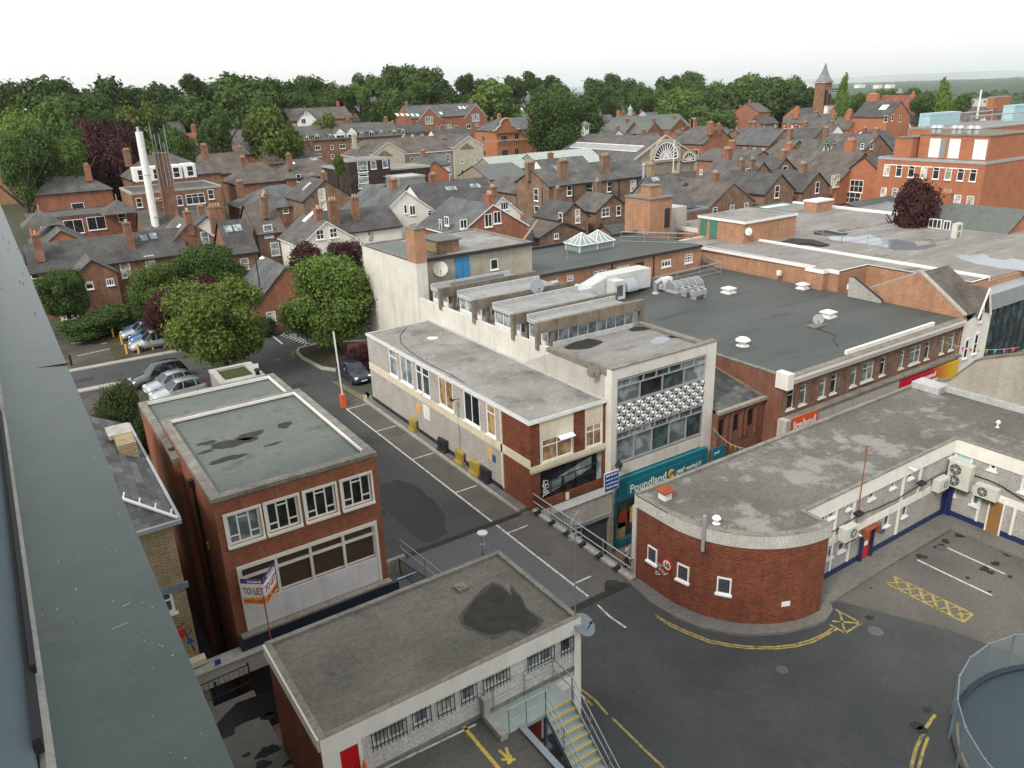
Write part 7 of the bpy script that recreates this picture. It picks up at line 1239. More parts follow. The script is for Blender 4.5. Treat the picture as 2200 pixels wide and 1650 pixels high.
if n_.dot(V((PB.x,PB.y))-V((p.x,p.y)))<0:n_=-n_
L_=(V((PB.x,PB.y))-V((p.x,p.y))).dot(n_);M_=(V((PL.x,PL.y))+V((PR.x,PR.y)))/2
def MP(a,d_,z):c=M_+u_*a+n_*d_;return(c.x,c.y,z)
hw=gw/2;b=MB();b.poly([MP(-hw,0,D),MP(hw,0,D),MP(hw,0,ze),MP(0,0,zr),MP(-hw,0,ze)]);b.poly([MP(-hw,L_,D),MP(-hw,0,D),MP(-hw,0,ze),MP(-hw,L_,ze)]);b.poly([MP(hw,0,D),MP(hw,L_,D),MP(hw,L_,ze),MP(hw,0,ze)]);b.poly([MP(hw,L_,D),MP(-hw,L_,D),MP(-hw,L_,ze),MP(0,L_,zr),MP(hw,L_,ze)]);b.build('wall',['brick_stone'],t)
b=MB();b.poly([MP(-hw-.4,-.1,ze-.1),MP(-hw-.4,L_,ze-.1),MP(0,L_,zr+.15),MP(0,-.1,zr+.15)][::-1]);b.poly([MP(hw+.4,-.1,ze-.1),MP(0,-.1,zr+.15),MP(0,L_,zr+.15),MP(hw+.4,L_,ze-.1)][::-1]);ro=b.build('roof',['slate'],t)
f1=lambda k,d_,e=.1:MP(-hw*k,d_,zr+.15+(ze-zr)*k+e);b=MB();b.poly([f1(.62,3),f1(.62,L_-3),f1(.4,L_-3),f1(.4,3)][::-1]);b.build('roof_light',['felt_far'],ro);b=MB();[b.tube(f1(.62,3+(L_-6)*k/30,.15),f1(.4,3+(L_-6)*k/30,.15),.06,0,4)for k in range(31)];[b.tube(f1(k,3,.15),f1(k,L_-3,.15),.12,0,4)for k in(.4,.62)];b.build('rooflight_bar',['frame_white'],ro)
b=MB();[b.obox(MP(s*(hw+.3),-.35,ze-.2),V(MP(0,-.35,zr+.3))-V(MP(s*(hw+.3),-.35,ze-.2)),V((*(n_*.35),0)),(0,0,.45))for s in(-1,1)];b.obox(MP(-hw-.3,-.45,ze-.5),V((*(u_*(gw+.6)),0)),V((*(n_*.42),0)),(0,0,.5));[b.obox(MP(x,-.3,D),V((*(u_*.9),0)),V((*(n_*.28),0)),(0,0,(ze-.5-D if abs(x)>hw*.8 else zr-2.4-D)*1.))for x in(-hw,-hw*.42-.4,hw*.42-.5,hw-.9)];b.build('stone_trim',['stone'],t)
def fan(c,r,nb,t):
 g=MB();N_=18;P_=[MP(c[0]+r*math.cos(math.pi*k/N_),-.36,c[1]+r*math.sin(math.pi*k/N_))for k in range(N_+1)];g.poly(P_[::-1]if 0 else P_);g.build('fan_glass',['glass'],t);g=MB();g.path([MP(c[0]+r*math.cos(math.pi*k/N_),-.42,c[1]+r*math.sin(math.pi*k/N_))for k in range(N_+1)],r*.06,0,4);g.path([MP(c[0]+r*.5*math.cos(math.pi*k/N_),-.42,c[1]+r*.5*math.sin(math.pi*k/N_))for k in range(N_+1)],r*.03,0,4);g.tube(MP(c[0]-r,-.42,c[1]),MP(c[0]+r,-.42,c[1]),r*.06,0,4)
 for k in range(1,nb):a=math.pi*k/nb;g.tube(MP(c[0]+r*.12*math.cos(a),-.42,c[1]+r*.12*math.sin(a)),MP(c[0]+r*math.cos(a),-.42,c[1]+r*math.sin(a)),r*.03,0,4)
 g.build('fan_frame',['frame_white'],t);g=MB();g.path([MP(c[0]+r*1.14*math.cos(math.pi*k/N_),-.38,c[1]+r*1.14*math.sin(math.pi*k/N_))for k in range(N_+1)],r*.11,0,4);g.build('arch_stone',['stone'],t)
fan((0,ze+.25),hw*.36,13,t);fan((hw*.72,D+2.8),hw*.19,7,t)
p=V(MP(-.2,L_-1,zr));b=MB();b.box(p.x-.9,p.x+.9,p.y-.9,p.y+.9,p.z-1,p.z+2.6);b.build('bell_turret',['white'],t);b=MB();b.lathe((p.x,p.y,p.z+2.6),[(1.9,0),(1.7,.15),(.03,1.2)],0,4);b.build('turret_roof',['felt_far'],t);b=MB();[b.box(p.x-.55+k*.65,p.x-.1+k*.65,p.y-.93,p.y-.9,p.z+1.2,p.z+2.3)for k in(0,1)];b.build('louvre',['dark'],t)
p=atG(*A3_(1440,1060),3);p=atR(*A3_(1440,1000),195);b=MB();b.tube((p.x,p.y,D),(p.x,p.y,atY(*A3_(1440,785),p.y).z),.12,0,6);b.build('flagpole',['white'],label='slim white flagpole in front of the market hall gable',cat='flagpole')
t=house('victorian_terrace','tall brown brick Victorian terrace rear with slate roof, chimneys and arched sash windows',A3_(245,1045),A3_(1130,950),10.8,9,8.7,'X',wall='brick_brown',roof='slate',chim=CH(A3_,[(205,1060,1.3,.9,1.2),(580,1060,1.6,.9,1.3),(920,1020,1.6,.9,1.5)]),lights=[(*A3_(470,1035),1.4,1.6)],wins=WN(A3_,[(283,1250,1.2,1.9,'sash','glass'),(290,1395,1.3,1.9,'sash','glass'),(563,1215,1,1.6,'sash'),(733,1198,1.2,1.7,'sash'),(900,1180,1,1.7,'sash'),(675,1335,1.1,1.6,'sash','glass_pale'),(1102,1172,1.2,1.7,'sash','glass_curtain'),(1102,1290,1.2,1.5,'sash')]))
b=MB();[b.tube((p_.x,p_.y-.15,D),(p_.x,p_.y-.15,D+8.6),.07,0,5)for p_ in[atY(*A3_(x,1300),t.location.y-4.5)for x in(330,440,590,705,915,975,1130)]];b.build('downpipe',['black'],t)
p=atY(*A3_(1185,1200),t.location.y-5.2);b=MB();b.tube((p.x,p.y,D),(p.x,p.y,D+10.3),.22,0,8);b.lathe((p.x,p.y,D+10.3),[(.22,0),(.36,.15),(.1,.4)],0,8);b.build('steel_flue',['alu'],label='tall galvanised flue pipe at the right end of the Victorian terrace',cat='flue')
for(r0,w_,hr_,he_,L2,wn_,lb,ch_)in((A3_(600,1325),5.4,7.,5.0,6,[(490,1445,.9,1.5),(632,1430,.9,2.,'sash','glass_curtain')],'left gabled brick outrigger with chimney below the Victorian terrace',[(*A3_(515,1250),.9,.9,1.6)]),(A3_(930,1255),6.4,7.4,5.3,6,[(868,1398,1.5,1.3,'g22','glass_teal'),(978,1385,.9,1.5)],'right gabled brick outrigger with blue window and dishes below the Victorian terrace',[(*A3_(860,1180),1.,.9,1.5)])):
 house('outrigger',lb,r0,None,hr_,w_,he_,'Y',L2,wall='brick_brown',roof='slate_dark' if 'left' in lb else 'slate',chim=ch_,wins=WN(A3_,wn_))
for q,l in(((800,1390),'upper dark dish on the right outrigger wall'),((640,1285),'dark dish high on the Victorian terrace wall'),((945,1385),'pale mesh dish at the right corner of the right outrigger')):dish(atG(*A3_(*q),5),.55,(-.3,-1,.3),'steel_grey',l)
house('yard_building','low brown-roofed brick yard building in front of the left outrigger',A3_(230,1440),A3_(500,1500),4.6,8,3.0,'X',wall='brick_brown',roof='slate_brown',wins=WN(A3_,[(452,1600,.8,.8,'g21')]))
house('yard_shed','small grey slate yard shed beside the brown-roofed yard building',A3_(560,1500),None,4.2,5,3.,'Y',4,wall='brick_brown',roof='slate')
house('lean_to','low weathered lean-to roof among the back yards',A3_(850,1520),A3_(1080,1490),3.4,5,2.4,'X',wall='brick_brown',roof='slate')
house('black_flat_shed','low black roofed shed under the right outrigger',A3_(790,1480),A3_(980,1470),3.6,4,3.2,'X',wall='brick_brown',roof='slate_dark')
t=thing('vent_duct','fat black corrugated duct behind the beige tower','duct',(0,0,0));p=atG(*A3_(130,1545),4);q=atG(*A3_(235,1570),4);b=MB();b.tube(p,q,.5,0,12);b.tube(q,q-V((0,0,2)),.45,0,12);b.build('duct',['shutter'],t)
b=MB();p=atY(*A3_(300,1650),58);b.tube((p.x,58,9),(p.x,58,atY(*A3_(298,1465),58).z),.12,0,6)if 0 else b.tube((p.x,67,8),(p.x*67/58,67,atY(*A3_(298,1465),67).z),.12,0,6);b.build('telegraph_pole',['wood_blind'],label='pale wooden pole behind the beige rendered tower',cat='pole')
house('blue_trim_house','brown house with steep slate roof and blue painted trim behind the stair head',A3_(1200,1110),A3_(1440,1010),10,9,6,'X',wall='brick_brown',roof='slate',trim='blue_steel',chim=[(*A3_(1220,1110),.8,.9,1.8,'brick_yellow')],lights=[(*A3_(1290,1125),1.4,.8)])
house('blue_gable_house','small brick gable with pale blue bargeboard right of the blue pipes',A3_(1540,1145),None,8.2,5.2,6.4,'Y',7,wall='brick_brown',roof='slate',trim='blue_steel',wins=WN(A3_,[(1533,1240,1.1,1.9,'sash','glass_pale')]))
b=MB();P_=[atG(*A3_(*q),5)for q in((1240,1260),(1360,1230),(1450,1240))];b.path(P_,.2,0,6);p=atG(*A3_(1380,1260),5);b.box(p.x-1,p.x+1,p.y-1,p.y+1,p.z-3,p.z+.8);b.path([atG(*A3_(*q),3.5)for q in((1590,1320),(1730,1340),(1735,1400))],.22,0,6);b.build('blue_pipework',['blue_steel'],label='blue painted ducts and pipes on the dark flat roof behind the stair head',cat='pipes')
block('dark_yard_roof','black wet-looking flat roof between blue pipes and plant room',A3_(1500,1400),A3_(1740,1420),5.5,9,'brick_brown','felt_dark',cop='steel_grey')
house('brown_tiled_house','brown brick gable with small arched niche under a brown tiled roof',A3_(1945,1150),A3_(1640,1110),8.5,10,5.4,'Y',12,wall='brick_brown',roof='slate_brown',trim='coping')
house('long_brown_gable','broad brown brick gable end with chimney behind the brown tiled roof',A3_(1800,955),A3_(2200,960),10,9,6.4,'X',wall='brick_brown',roof='slate',chim=[(*A3_(1925,900),1.6,1,1.7,'brick_terrace'),(*A3_(2010,1060),.7,.8,.8)],wins=WN(A3_,[(2070,1070,1.2,1.6,'g21')]))
house('brown_back_house','brown brick back extension with open white window at its corner',A3_(2190,1075),None,8,7,5.6,'Y',9,wall='brick_brown',roof='slate_dark',wins=WN(A3_,[(2130,1230,1,1.4)]))
house('gothic_villa','brown brick Gothic villa with slate roof, red chimneys and yellow-trimmed gablets',A3_(1610,680),A3_(1830,690),11,12,7,'X',hip=(4,0),wall='brick_villa',roof='slate',trim='dark',chim=CH(A3_,[(1660,665,1.3,.9,2),(1772,670,1.5,.9,2),(1885,720,1.6,1.2,1.6),(1995,700,1.2,.9,1.)]),wins=WN(A3_,[(1630,900,2,2,'g21')]))
par=bpy.data.objects['gothic_villa'];yq=par.location.y-7
gabled(par,A3_(1795,690),10.8,9.5,6.2,'Y',8,yf=yq,wall='brick_brown',roof='slate',wins=WN(A3_,[(1808,803,1.3,1.2,'cross')]));gabled(par,A3_(1625,745),9,3.6,7,'Y',5,yf=yq,wall='paint_cream',roof='slate',wins=WN(A3_,[(1622,805,1,1.9),(1642,805,.8,1.9)]));gabled(par,A3_(1905,740),8.6,4.5,6.6,'Y',5,yf=yq,wall='brick_brown',roof='slate',wins=WN(A3_,[(1905,800,.9,1.4)]))
for i,(x,y,w_)in enumerate(((1105,640,9),(1285,640,9),(1500,610,10))):
 house('school_gable',('left','middle','right')[i]+' of three red school gables with mossy green roofs behind the market hall',A3_(x,y),None,9.6,w_,5.8,'Y',12,wall='brick_red' if i<2 else 'brick_villa',roof='felt_green',trim='brick_red',group='red gables of the school',wins=WN(A3_,[(x-10,y+100,2.5,.9,'g41')]))
house('school_roof','long mossy green hipped school roof with domed lantern behind the three red gables',A3_(950,600),A3_(1480,590),11,13,6.2,'X',hip=(4,1),wall='brick_red',roof='felt_green',chim=[(*A3_(890,600),1.3,1,2.4,'brick_office')])
t=bpy.data.objects['school_roof'];p=atG(*A3_(1075,580),11);b=MB();b.lathe(p,[(1,0),(1,2),(1.15,2.1),(.95,2.9),(.3,3.5),(.05,4.6)],0,10);b.build('lantern',['copper_green'],t);p=atG(*A3_(1183,600),10);b=MB();b.lathe(p,[(2.6,0),(.05,2.6)],0,8);b.build('pyramid_light',['glass_roof'],t)
t,A,z_=block('orange_office','large orange brick office block with rows of cream-framed windows',A4(970,938),A4(1880,992),11,16,'brick_office','felt_far',d='Y',wins=WN(A4,[(1042+104*k-(k>4)*0,1042+6.5*k,.95,1.7,'top','glass_curtain' if k in(0,3,5)else 'glass')for k in range(8)]+[(1015,1235,.9,1.6,'plain','glass_curtain'),(1110,1240,.9,1.6,'top','glass_pale'),(1525,1290,.95,1.6,'top','glass_pale'),(1637,1300,1.,1.6,'top','glass_curtain'),(1745,1310,1.,1.6,'plain','glass_curtain')]),cop='alu')
X0,Y0,Y1=A[0][0],A[0][1],A[2][1];s=Y1-Y0;b=MB();q1=atX(*A4(1060,700),X0+1);
b.box(X0+1,X0+10,Y1-s*.28,Y1-1.8,z_,z_+2.9);b.box(X0+2.4,X0+16,Y0+1.2,Y1-s*.30,z_,z_+3.3);b.build('upper_storey',['brick_office'],t);b=MB();b.box(X0+2.3,X0+16.1,Y0+1.1,Y1-s*.30+.1,z_+3.3,z_+3.45);b.box(X0+.9,X0+10,Y1-s*.28-.1,Y1-1.7,z_+2.9,z_+3.05);b.build('coping',['concrete_beam'],t)
b=MB();[b.box(X0+2.34,X0+2.39,Y1-s*f-w_,Y1-s*f,z_+.2,z_+2.9)for f,w_ in((.40,1.6),(.58,1.6),(.80,1.8))];b.buildn('white_door',['white'],t);b=MB();b.box(X0+2.34,X0+2.39,Y1-s*.55,Y1-s*.5,z_+.2,z_+2.9);b.build('louvre',['steel_grey'],t)
b=MB();[b.box(X0-.06,X0-.002,Y1-s*(.14+.113*k)-1.,Y1-s*(.14+.113*k)+.2,z_-1,z_-.85)for k in range(7)];b.buildn('white_lintel',['frame_white'],t)
b=MB();[b.lathe((X0+5,Y1-s*f,z_+3.4),[(.4,0),(.4,.7),(.6,.8),(.3,1.2)],0,10)for f in(.33,.38,.52,.57,.66,.72)];b.build('roof_cowl',['alu'],t)
block('orange_office_wing','orange brick wing at the right edge behind the office block',A4(2000,925),A4(2400,890),10.6,6,'brick_office','felt_far',WN(A4,[(2160,1385,2.4,1.6,'plain','glass_curtain')]),cop='paint_white')
block('brown_link_building','low brown brick building at the right edge beside the curved slate roof',A4(2050,1165),A4(2400,1190),7.5,9,'brick_villa','felt_far')
house('pub_building','red brick shop with dark blue slate roof and maroon fascia left of the offices',A4(860,935),A4(970,930),10.5,11,6.4,'X',wall='brick_office',roof='slate_dark',wins=WN(A4,[(787,1178,2.4,2.0,'g32'),(750,1275,3,1.8,'g32')]))
house('butcher_building','red brick building with brown slate roof, roller shutter and maroon sign board',A4(510,885),A4(850,900),10.8,13,6.4,'X',wall='brick_office',roof='slate_brown',chim=[(*A4(830,880),1.6,1,1.8)],wins=WN(A4,[(607,1135,2.2,2.0,'g32','glass_curtain')]))
p=atG(*A4(600,1200),2.8);t=thing('shop_fascia','dark maroon fascia with pale lettering above a grey roller shutter','sign',tuple(p));b=MB();b.box(p.x-3.4,p.x+3.2,p.y-.8,p.y-.4,p.z-.4,p.z+.6);b.build('panel',['rust'],t);text("ALLS",.8,(p.x-2.8,p.y-.82,p.z-.15),(1,0,0),(0,0,1),'amber',t,width=3);b=MB();b.box(p.x-2.8,p.x+2.4,p.y-.6,p.y-.5,p.z-3.4,p.z-.5);b.build('roller_shutter',['shutter'],t)
house('shallow_roof_hall','single storey hall with shallow dark roof, pale strip and clerestory windows',A4(700,1320),A4(1000,1265),6,12,4.4,'X',wall='brick_orange',roof='felt_dark',wins=WN(A4,[(920,1440,3,.8,'g31'),(1040,1420,3,.8,'g31'),(1160,1395,2.4,.9,'g21'),(1215,1390,1.5,.9,'g21')]),d2=None)if 0 else house('shallow_roof_hall','single storey hall with shallow dark roof, pale strip and clerestory windows',A4(700,1325),A4(1060,1262),6,12,4.4,'X',wall='brick_orange',roof='felt_dark',wins=WN(A4,[(920,1440,3,.8,'g31','glass_pale'),(1040,1420,3,.8,'g31','glass_pale'),(1160,1395,2.4,.9,'g21','glass_pale')]))
block('rooflight_block','low blue-grey flat roof with two framed rooflights behind the puddled roofs',A4(880,1470),A4(1440,1510),5.6,9,'brick_orange','felt_far',cop='felt_far')
t=house('curved_slate_building','red brick building with swept grey-green roof and air conditioners',A4(1500,1318),A4(2230,1370),8.2,11,5.0,'X',wall='brick_office',roof='felt_green',wins=WN(A4,[(1450,1495,1.5,1.1,'g31'),(1550,1510,.8,1.1,'g21')]))
for q,l in(((1612,1560),'tall twin-fan air conditioner on the swept-roof building'),((1870,1580),'low air conditioner at the right of the swept-roof building')):p=atY(*A4(*q),t.location.y-6.9);acunit((p.x-.6,p.y,p.z-.7),(1,0,0),(0,-1,0),1.2,1.6 if 'tall' in l else .9,.5,[(.6,.4,.3)]+([(.6,1.15,.3)]if 'tall' in l else[]),l)
for i,(pk,he_,w_,wn_)in enumerate((((150,1080),6.4,7,[(115,1225,1.1,1.9)]),((465,1065),6.,7,[(455,1190,1.,1.8)]),((190,945),7.4,7.5,[(182,1040,1.3,1.3)]))):
 house('brown_extension',('nearest brown brick gabled extension beside the open lane','brown brick gabled extension left of the roller shutter','farther brown gable with open white window')[i],A4(*pk),None,he_+2.6,w_,he_,'Y',10,wall='brick_brown',roof='slate_dark',chim=[(*A4(90,1020),.9,.9,1.6)]if i==0 else[],wins=WN(A4,wn_))
house('lane_shed','tiny dark lean-to beside the nearest brown extension',A4(90,1310),A4(250,1300),3.6,5,2.4,'X',wall='brick_brown',roof='slate')
t=thing('brick_pier_block','pale brick stack block with white capping behind the plant room','chimney',tuple(atG(*A4(520,1340),6)));p=atG(*A4(450,1345),7);b=MB();b.box(p.x,p.x+3.4,p.y,p.y+2,D,p.z+.4);b.build('stack',['brick_orange'],t);b=MB();b.box(p.x-.1,p.x+3.5,p.y-.1,p.y+2.1,p.z+.4,p.z+.6);b.build('cap',['white'],t)
block('green_edge_roof','low brick block with white roof sheet and green edge right of the plant room',A4(270,1405),A4(515,1395),6,7,'brick_orange','white',cop='door_green')
house('dormer_house','grey-roofed house with three white and blue timbered dormers',A4(590,735),A4(975,740),10.4,12,6.6,'X',hip=(3,0),wall='brick_brown',roof='slate',wins=WN(A4,[(915,830,1.,1.9),(835,840,.8,1.2)]))
par=bpy.data.objects['dormer_house']
for x,y in((530,795),(592,795),(660,795)):gabled(par,A4(x,y),8.6,2.9,6.6,'Y',6,base=2.6,yf=par.location.y-6.4,wall='frame_white',roof='slate',wins=WN(A4,[(x,y+60,1.3,2.,'g21','glass_teal')]))
house('tall_brick_house','tall orange brick house end with stepped chimneys and dark dormered roof',A4(865,465),A4(1160,480),15,13,10.4,'X',wall='brick_office',roof='slate_dark',chim=CH(A4,[(830,460,4,1.6,2.2),(1085,430,3,1.4,2.4)]),wins=WN(A4,[(1035,610,1.3,2),(1090,600,1.3,2),(1155,610,1.2,2.)]),lights=[(*A4(1000+k*20,515),.8,2.4,'frame_white')for k in range(3)])
par=bpy.data.objects['tall_brick_house'];gabled(par,A4(985,510),13.3,2,12.4,'Y',4,base=1.1,wall='frame_white',roof='slate_dark',wins=WN(A4,[(988,545,1,1.4)]));gabled(par,A4(1140,505),13.3,2,12.4,'Y',4,base=1.1,wall='frame_white',roof='slate_dark',wins=WN(A4,[(1142,540,1,1.4)]))
house('red_tiled_house','red tiled roof with little white cupola and timbered gable end',A4(880,403),A4(1290,405),15,12,9,'X',wall='brick_office',roof='tile_red');t=bpy.data.objects['red_tiled_house'];p=atG(*A4(1148,400),15);b=MB();b.lathe(p,[(1,-1),(1,.6),(1.9,.7),(.05,3)],0,8);b.build('cupola',['felt_far'],t)
gabled(t,A4(1290,410),14.6,8,9,'Y',10,wall='frame_white',roof='tile_red',trim='navy')
house('timber_gable_house','house with black and white timbered gable among slate roofs',A4(615,605),None,9.4,9,6,'Y',9,wall='frame_white',roof='slate');house('timber_gable_house','lower black and white timbered gable just in front of its twin',A4(630,665),None,8.4,8,5.6,'Y',8,wall='frame_white',roof='slate_brown')
SP=[('row of brown slate roofs along the far side of the market lane',A4(100,870),A4(490,890),10,12,6,'brick_office','slate_brown',()),('grey roof with pots behind the timbered gables',A4(250,470),A4(600,470),10,10,6.4,'brick_office','slate',((*A4(615,470),1.6,1,2),)),('red brick gable and slate roof left of the timbered gables',A4(230,570),A4(470,565),9.4,10,6,'brick_office','slate',((*A4(455,560),1.6,1,2),(*A4(135,590),1.4,1,3))),('slate roof with two brick stacks near the left of the lane',A4(50,530),A4(230,530),9,9,6,'brick_office','slate_dark',((*A4(135,560),1.4,1,2),)),('dark slate roof left of the three-dormer house',A4(290,690),A4(500,700),9.4,11,5.6,'brick_brown','slate_dark',((*A4(415,680),1.3,1,1.6),)),('broad grey slate slope with a brick stack in front of the timbered houses',A4(-150,690),A4(180,700),10,12,6,'brick_brown','slate_blue',((*A4(30,655),1.4,1,1.6),)),('slate roof below a lone brick stack beside the lane',A4(150,790),A4(300,790),9,10,5.6,'brick_brown','slate',((*A4(190,750),1.2,1,2.4),)),('brown roof with a stack just left of the tall brick house',A4(640,600),A4(800,600),10,10,6.4,'brick_office','slate_brown',((*A4(715,610),1.6,1,2.6),)),('reddish slate roof behind the tall brick house',A4(605,430),A4(770,428),10,10,6.4,'brick_office','tile_red',()),('grey roofed house left of the gothic villa',A3_(1440,715),A3_(1520,712),7.4,9,5,'brick_villa','slate_blue',()),('wide slate roof right of the gothic villa',A3_(1960,700),A4(60,690),9.6,13,6,'brick_brown','slate',((*A3_(2095,700),1.5,1,1.8),)),('row of small red gabled shops under the gothic villa',A3_(1760,860),A3_(2200,880),7,10,4.6,'brick_villa','slate',((*A3_(1925,880),2,1,2),)),('hip roofed brick house behind the trees right of the spire of trees',A3_(2060,410),A3_(2160,412),13,16,9,'brick_villa','slate_brown',()),('red house cluster left of the spire trees',A3_(1830,470),A3_(2050,470),10,10,6.4,'brick_villa','slate_brown',((*A3_(1835,450),1.4,1,1.6),)),('dark roofed house beside the big lime tree',A3_(1890,545),A3_(2010,545),9,9,6,'brick_villa','slate_blue',()),('distant slate roofed house left of the market trees',A3_(790,430),A3_(910,430),9.5,10,6.4,'brick_villa','slate_blue',()),('distant slate roof with tiny white gable among the trees',A3_(975,445),A3_(1120,447),9.5,10,6.4,'paint_white','slate_blue',()),('distant red gabled house with slate roof and rooflights',A3_(1160,435),A3_(1330,437),10,10,6.4,'brick_villa','slate_blue',()),('row of grey roofs behind the domed lantern',A3_(1000,500),A3_(1350,500),9,10,6,'brick_villa','slate',()),('mansion with black and white central gable and red ridge among the left trees',A2(270,530),A2(790,520),10,11,6.4,'brick_villa','slate_brown',((*A2(485,500),1.5,1,3),(*A2(530,500),1.5,1,3),(*A2(780,500),1.2,1,2.4),(*A2(250,520),1.2,1,1.6))),('far yellow stone chimneys and gable deep in the trees',A2(970,430),A2(1050,430),12,8,8,'stone','slate_blue',((*A2(985,420),1.5,1,3,'stone'),(*A2(1030,420),1.5,1,3,'stone'))),('red gabled house between the trees at the far left',A1(1760,720),A1(2140,710),9.5,11,6,'brick_villa','slate',((*A1(1765,740),1.2,1,3,'brick_villa'),(*A1(1925,790),1,1,1.4),(*A1(2040,790),1,1,1.4))),('red brick house behind the mast chimney',A1(1560,735),A1(1660,735),9,9,6,'brick_villa','tile_red',((*A1(1635,720),1.2,1,2),)),('pale roofed house deep behind the mast chimney',A1(1380,640),A1(1530,640),10,9,6,'paint_cream','slate_blue',((*A1(1510,630),1.4,1,2),)),('low long roof with white gablet in the left woods',A1(590,590),A1(960,590),9,9,6,'paint_white','slate_blue',()),('brick gable and dark roof at the left of the brick flats',A2(-60,700),A2(50,690),9,9,6,'brick_villa','slate_brown',()),('stub of brick roof at the left end of the brick flats',A2(280,690),A2(350,690),10.4,12,6.6,'brick_terrace','slate',()),('low brown roofs at the right horizon beside the pale turquoise box',A4(1440,510),A4(1900,510),9,12,6,'brick_villa','slate_brown',((*A4(1490,500),3,1,2),)),('grey roofs at the far right horizon',A4(1900,495),A4(2190,495),8,12,5,'brick_villa','slate',()),]
for lb,r0,r1,hr_,w_,he_,wa,ro_,ch_ in SP:house('slate_roofed_house',lb,r0,r1,hr_,w_,he_,'X',wall=wa,roof=ro_,chim=ch_,ridge='tile_red' if 'mansion' in lb or 'far left' in lb else None)
par=[o for o in bpy.data.objects if 'mansion' in str(o.get('label'))][0];gabled(par,A2(460,522),11,7,7,'Y',8,yf=par.location.y-6.3,base=3,wall='frame_white',roof='slate_blue',trim='dark',wins=WN(A2,[(440,630,1.6,1.6,'g21')]));bx_=MB();q_=atY(*A2(460,560),par.location.y-6.42);[bx_.tube((q_.x+x,q_.y,q_.z-.9),(q_.x+x2,q_.y,q_.z+.9),.09,0,4)for x,x2 in((-2.4,-1),(-1.2,-.4),(0,0),(1.2,.4),(2.4,1))];bx_.buildn('timber',['dark'],par)
block('turquoise_box','turquoise clad rooftop box on the shopping centre roof at the right',A4(1415,570),A4(1665,575),13,3,'turq' if 0 else 'pale_blue','pale_blue',cop='pale_blue')
t,A,z_=block('centre_roof','sprawling pale grey shopping centre roof with white guard rails at the right edge',A4(1760,700),A4(2400,650),11.5,14,'brick_office','felt_grey',cop='steel');
railing('roof_rail','long white guard rail along the pale shopping centre roof',(A[0][0]+1,A[0][1]+1,z_),(A[1][0]-2,A[0][1]+1,z_),2.6,99,m='alu',rails=[V((0,0,2.6)),V((0,0,1.3))],posts=4,r=.06)
railing('roof_rail','farther white guard rail behind on the pale shopping centre roof',(A[0][0]+1,A[0][1]+12,z_),(A[1][0]-2,A[0][1]+12,z_),2.6,99,m='alu',rails=[V((0,0,2.6)),V((0,0,1.3))],posts=6,r=.06)
block('turquoise_box','smaller turquoise box at the very right edge of the shopping centre roof',A4(2125,500),A4(2300,505),14,3,'pale_blue','pale_blue',cop='pale_blue')
block('white_flats','white flat-roofed apartment blocks near the right horizon',A4(1600,415),A4(1900,425),12,3,'paint_white','felt_far',WN(A4,[(1620+k*50,440+(k%2)*25,3,1.2,'plain','glass_grey')for k in range(6)]));block('brown_tower','reddish block rising above roofs at the right horizon',A4(1960,395),A4(2100,390),13,3,'brick_office','felt_far');block('white_office','small white office beyond the church spire',A4(560,350),A4(640,350),11,2,'paint_white','felt_far',WN(A4,[(600,362,8,1.2,'g41'),(600,378,8,1.2,'g41')]))
p=atR(*A4(512,300),430);t=thing('church_spire','red stone church tower with tall pointed slate spire on the right skyline','church',(p.x,p.y,0));s=2.8;zt_=atR(*A4(512,292),430).z;zp=atR(*A4(530,132),430).z
b=MB();b.box(p.x-s,p.x+s,p.y-s,p.y+s,-10,zt_);b.build('tower',['brick_terrace'],t);b=MB();b.box(p.x-s-.5,p.x+s+.5,p.y-s-.5,p.y+s+.5,zt_-.8,zt_-.1);b.build('cornice',['stone'],t);b=MB();b.lathe((p.x,p.y,zt_),[(s*1.38,0),(s*.8,(zp-zt_)*.28),(s*.4,(zp-zt_)*.6),(.05,zp-zt_)],0,8);b.build('spire',['felt_far'],t);b=MB();[b.box(p.x+x,p.x+x+1.8,p.y-s-.1,p.y-s-.02,zt_-13,zt_-4)for x in(-2.4,.6)];b.build('belfry_opening',['dark'],t)
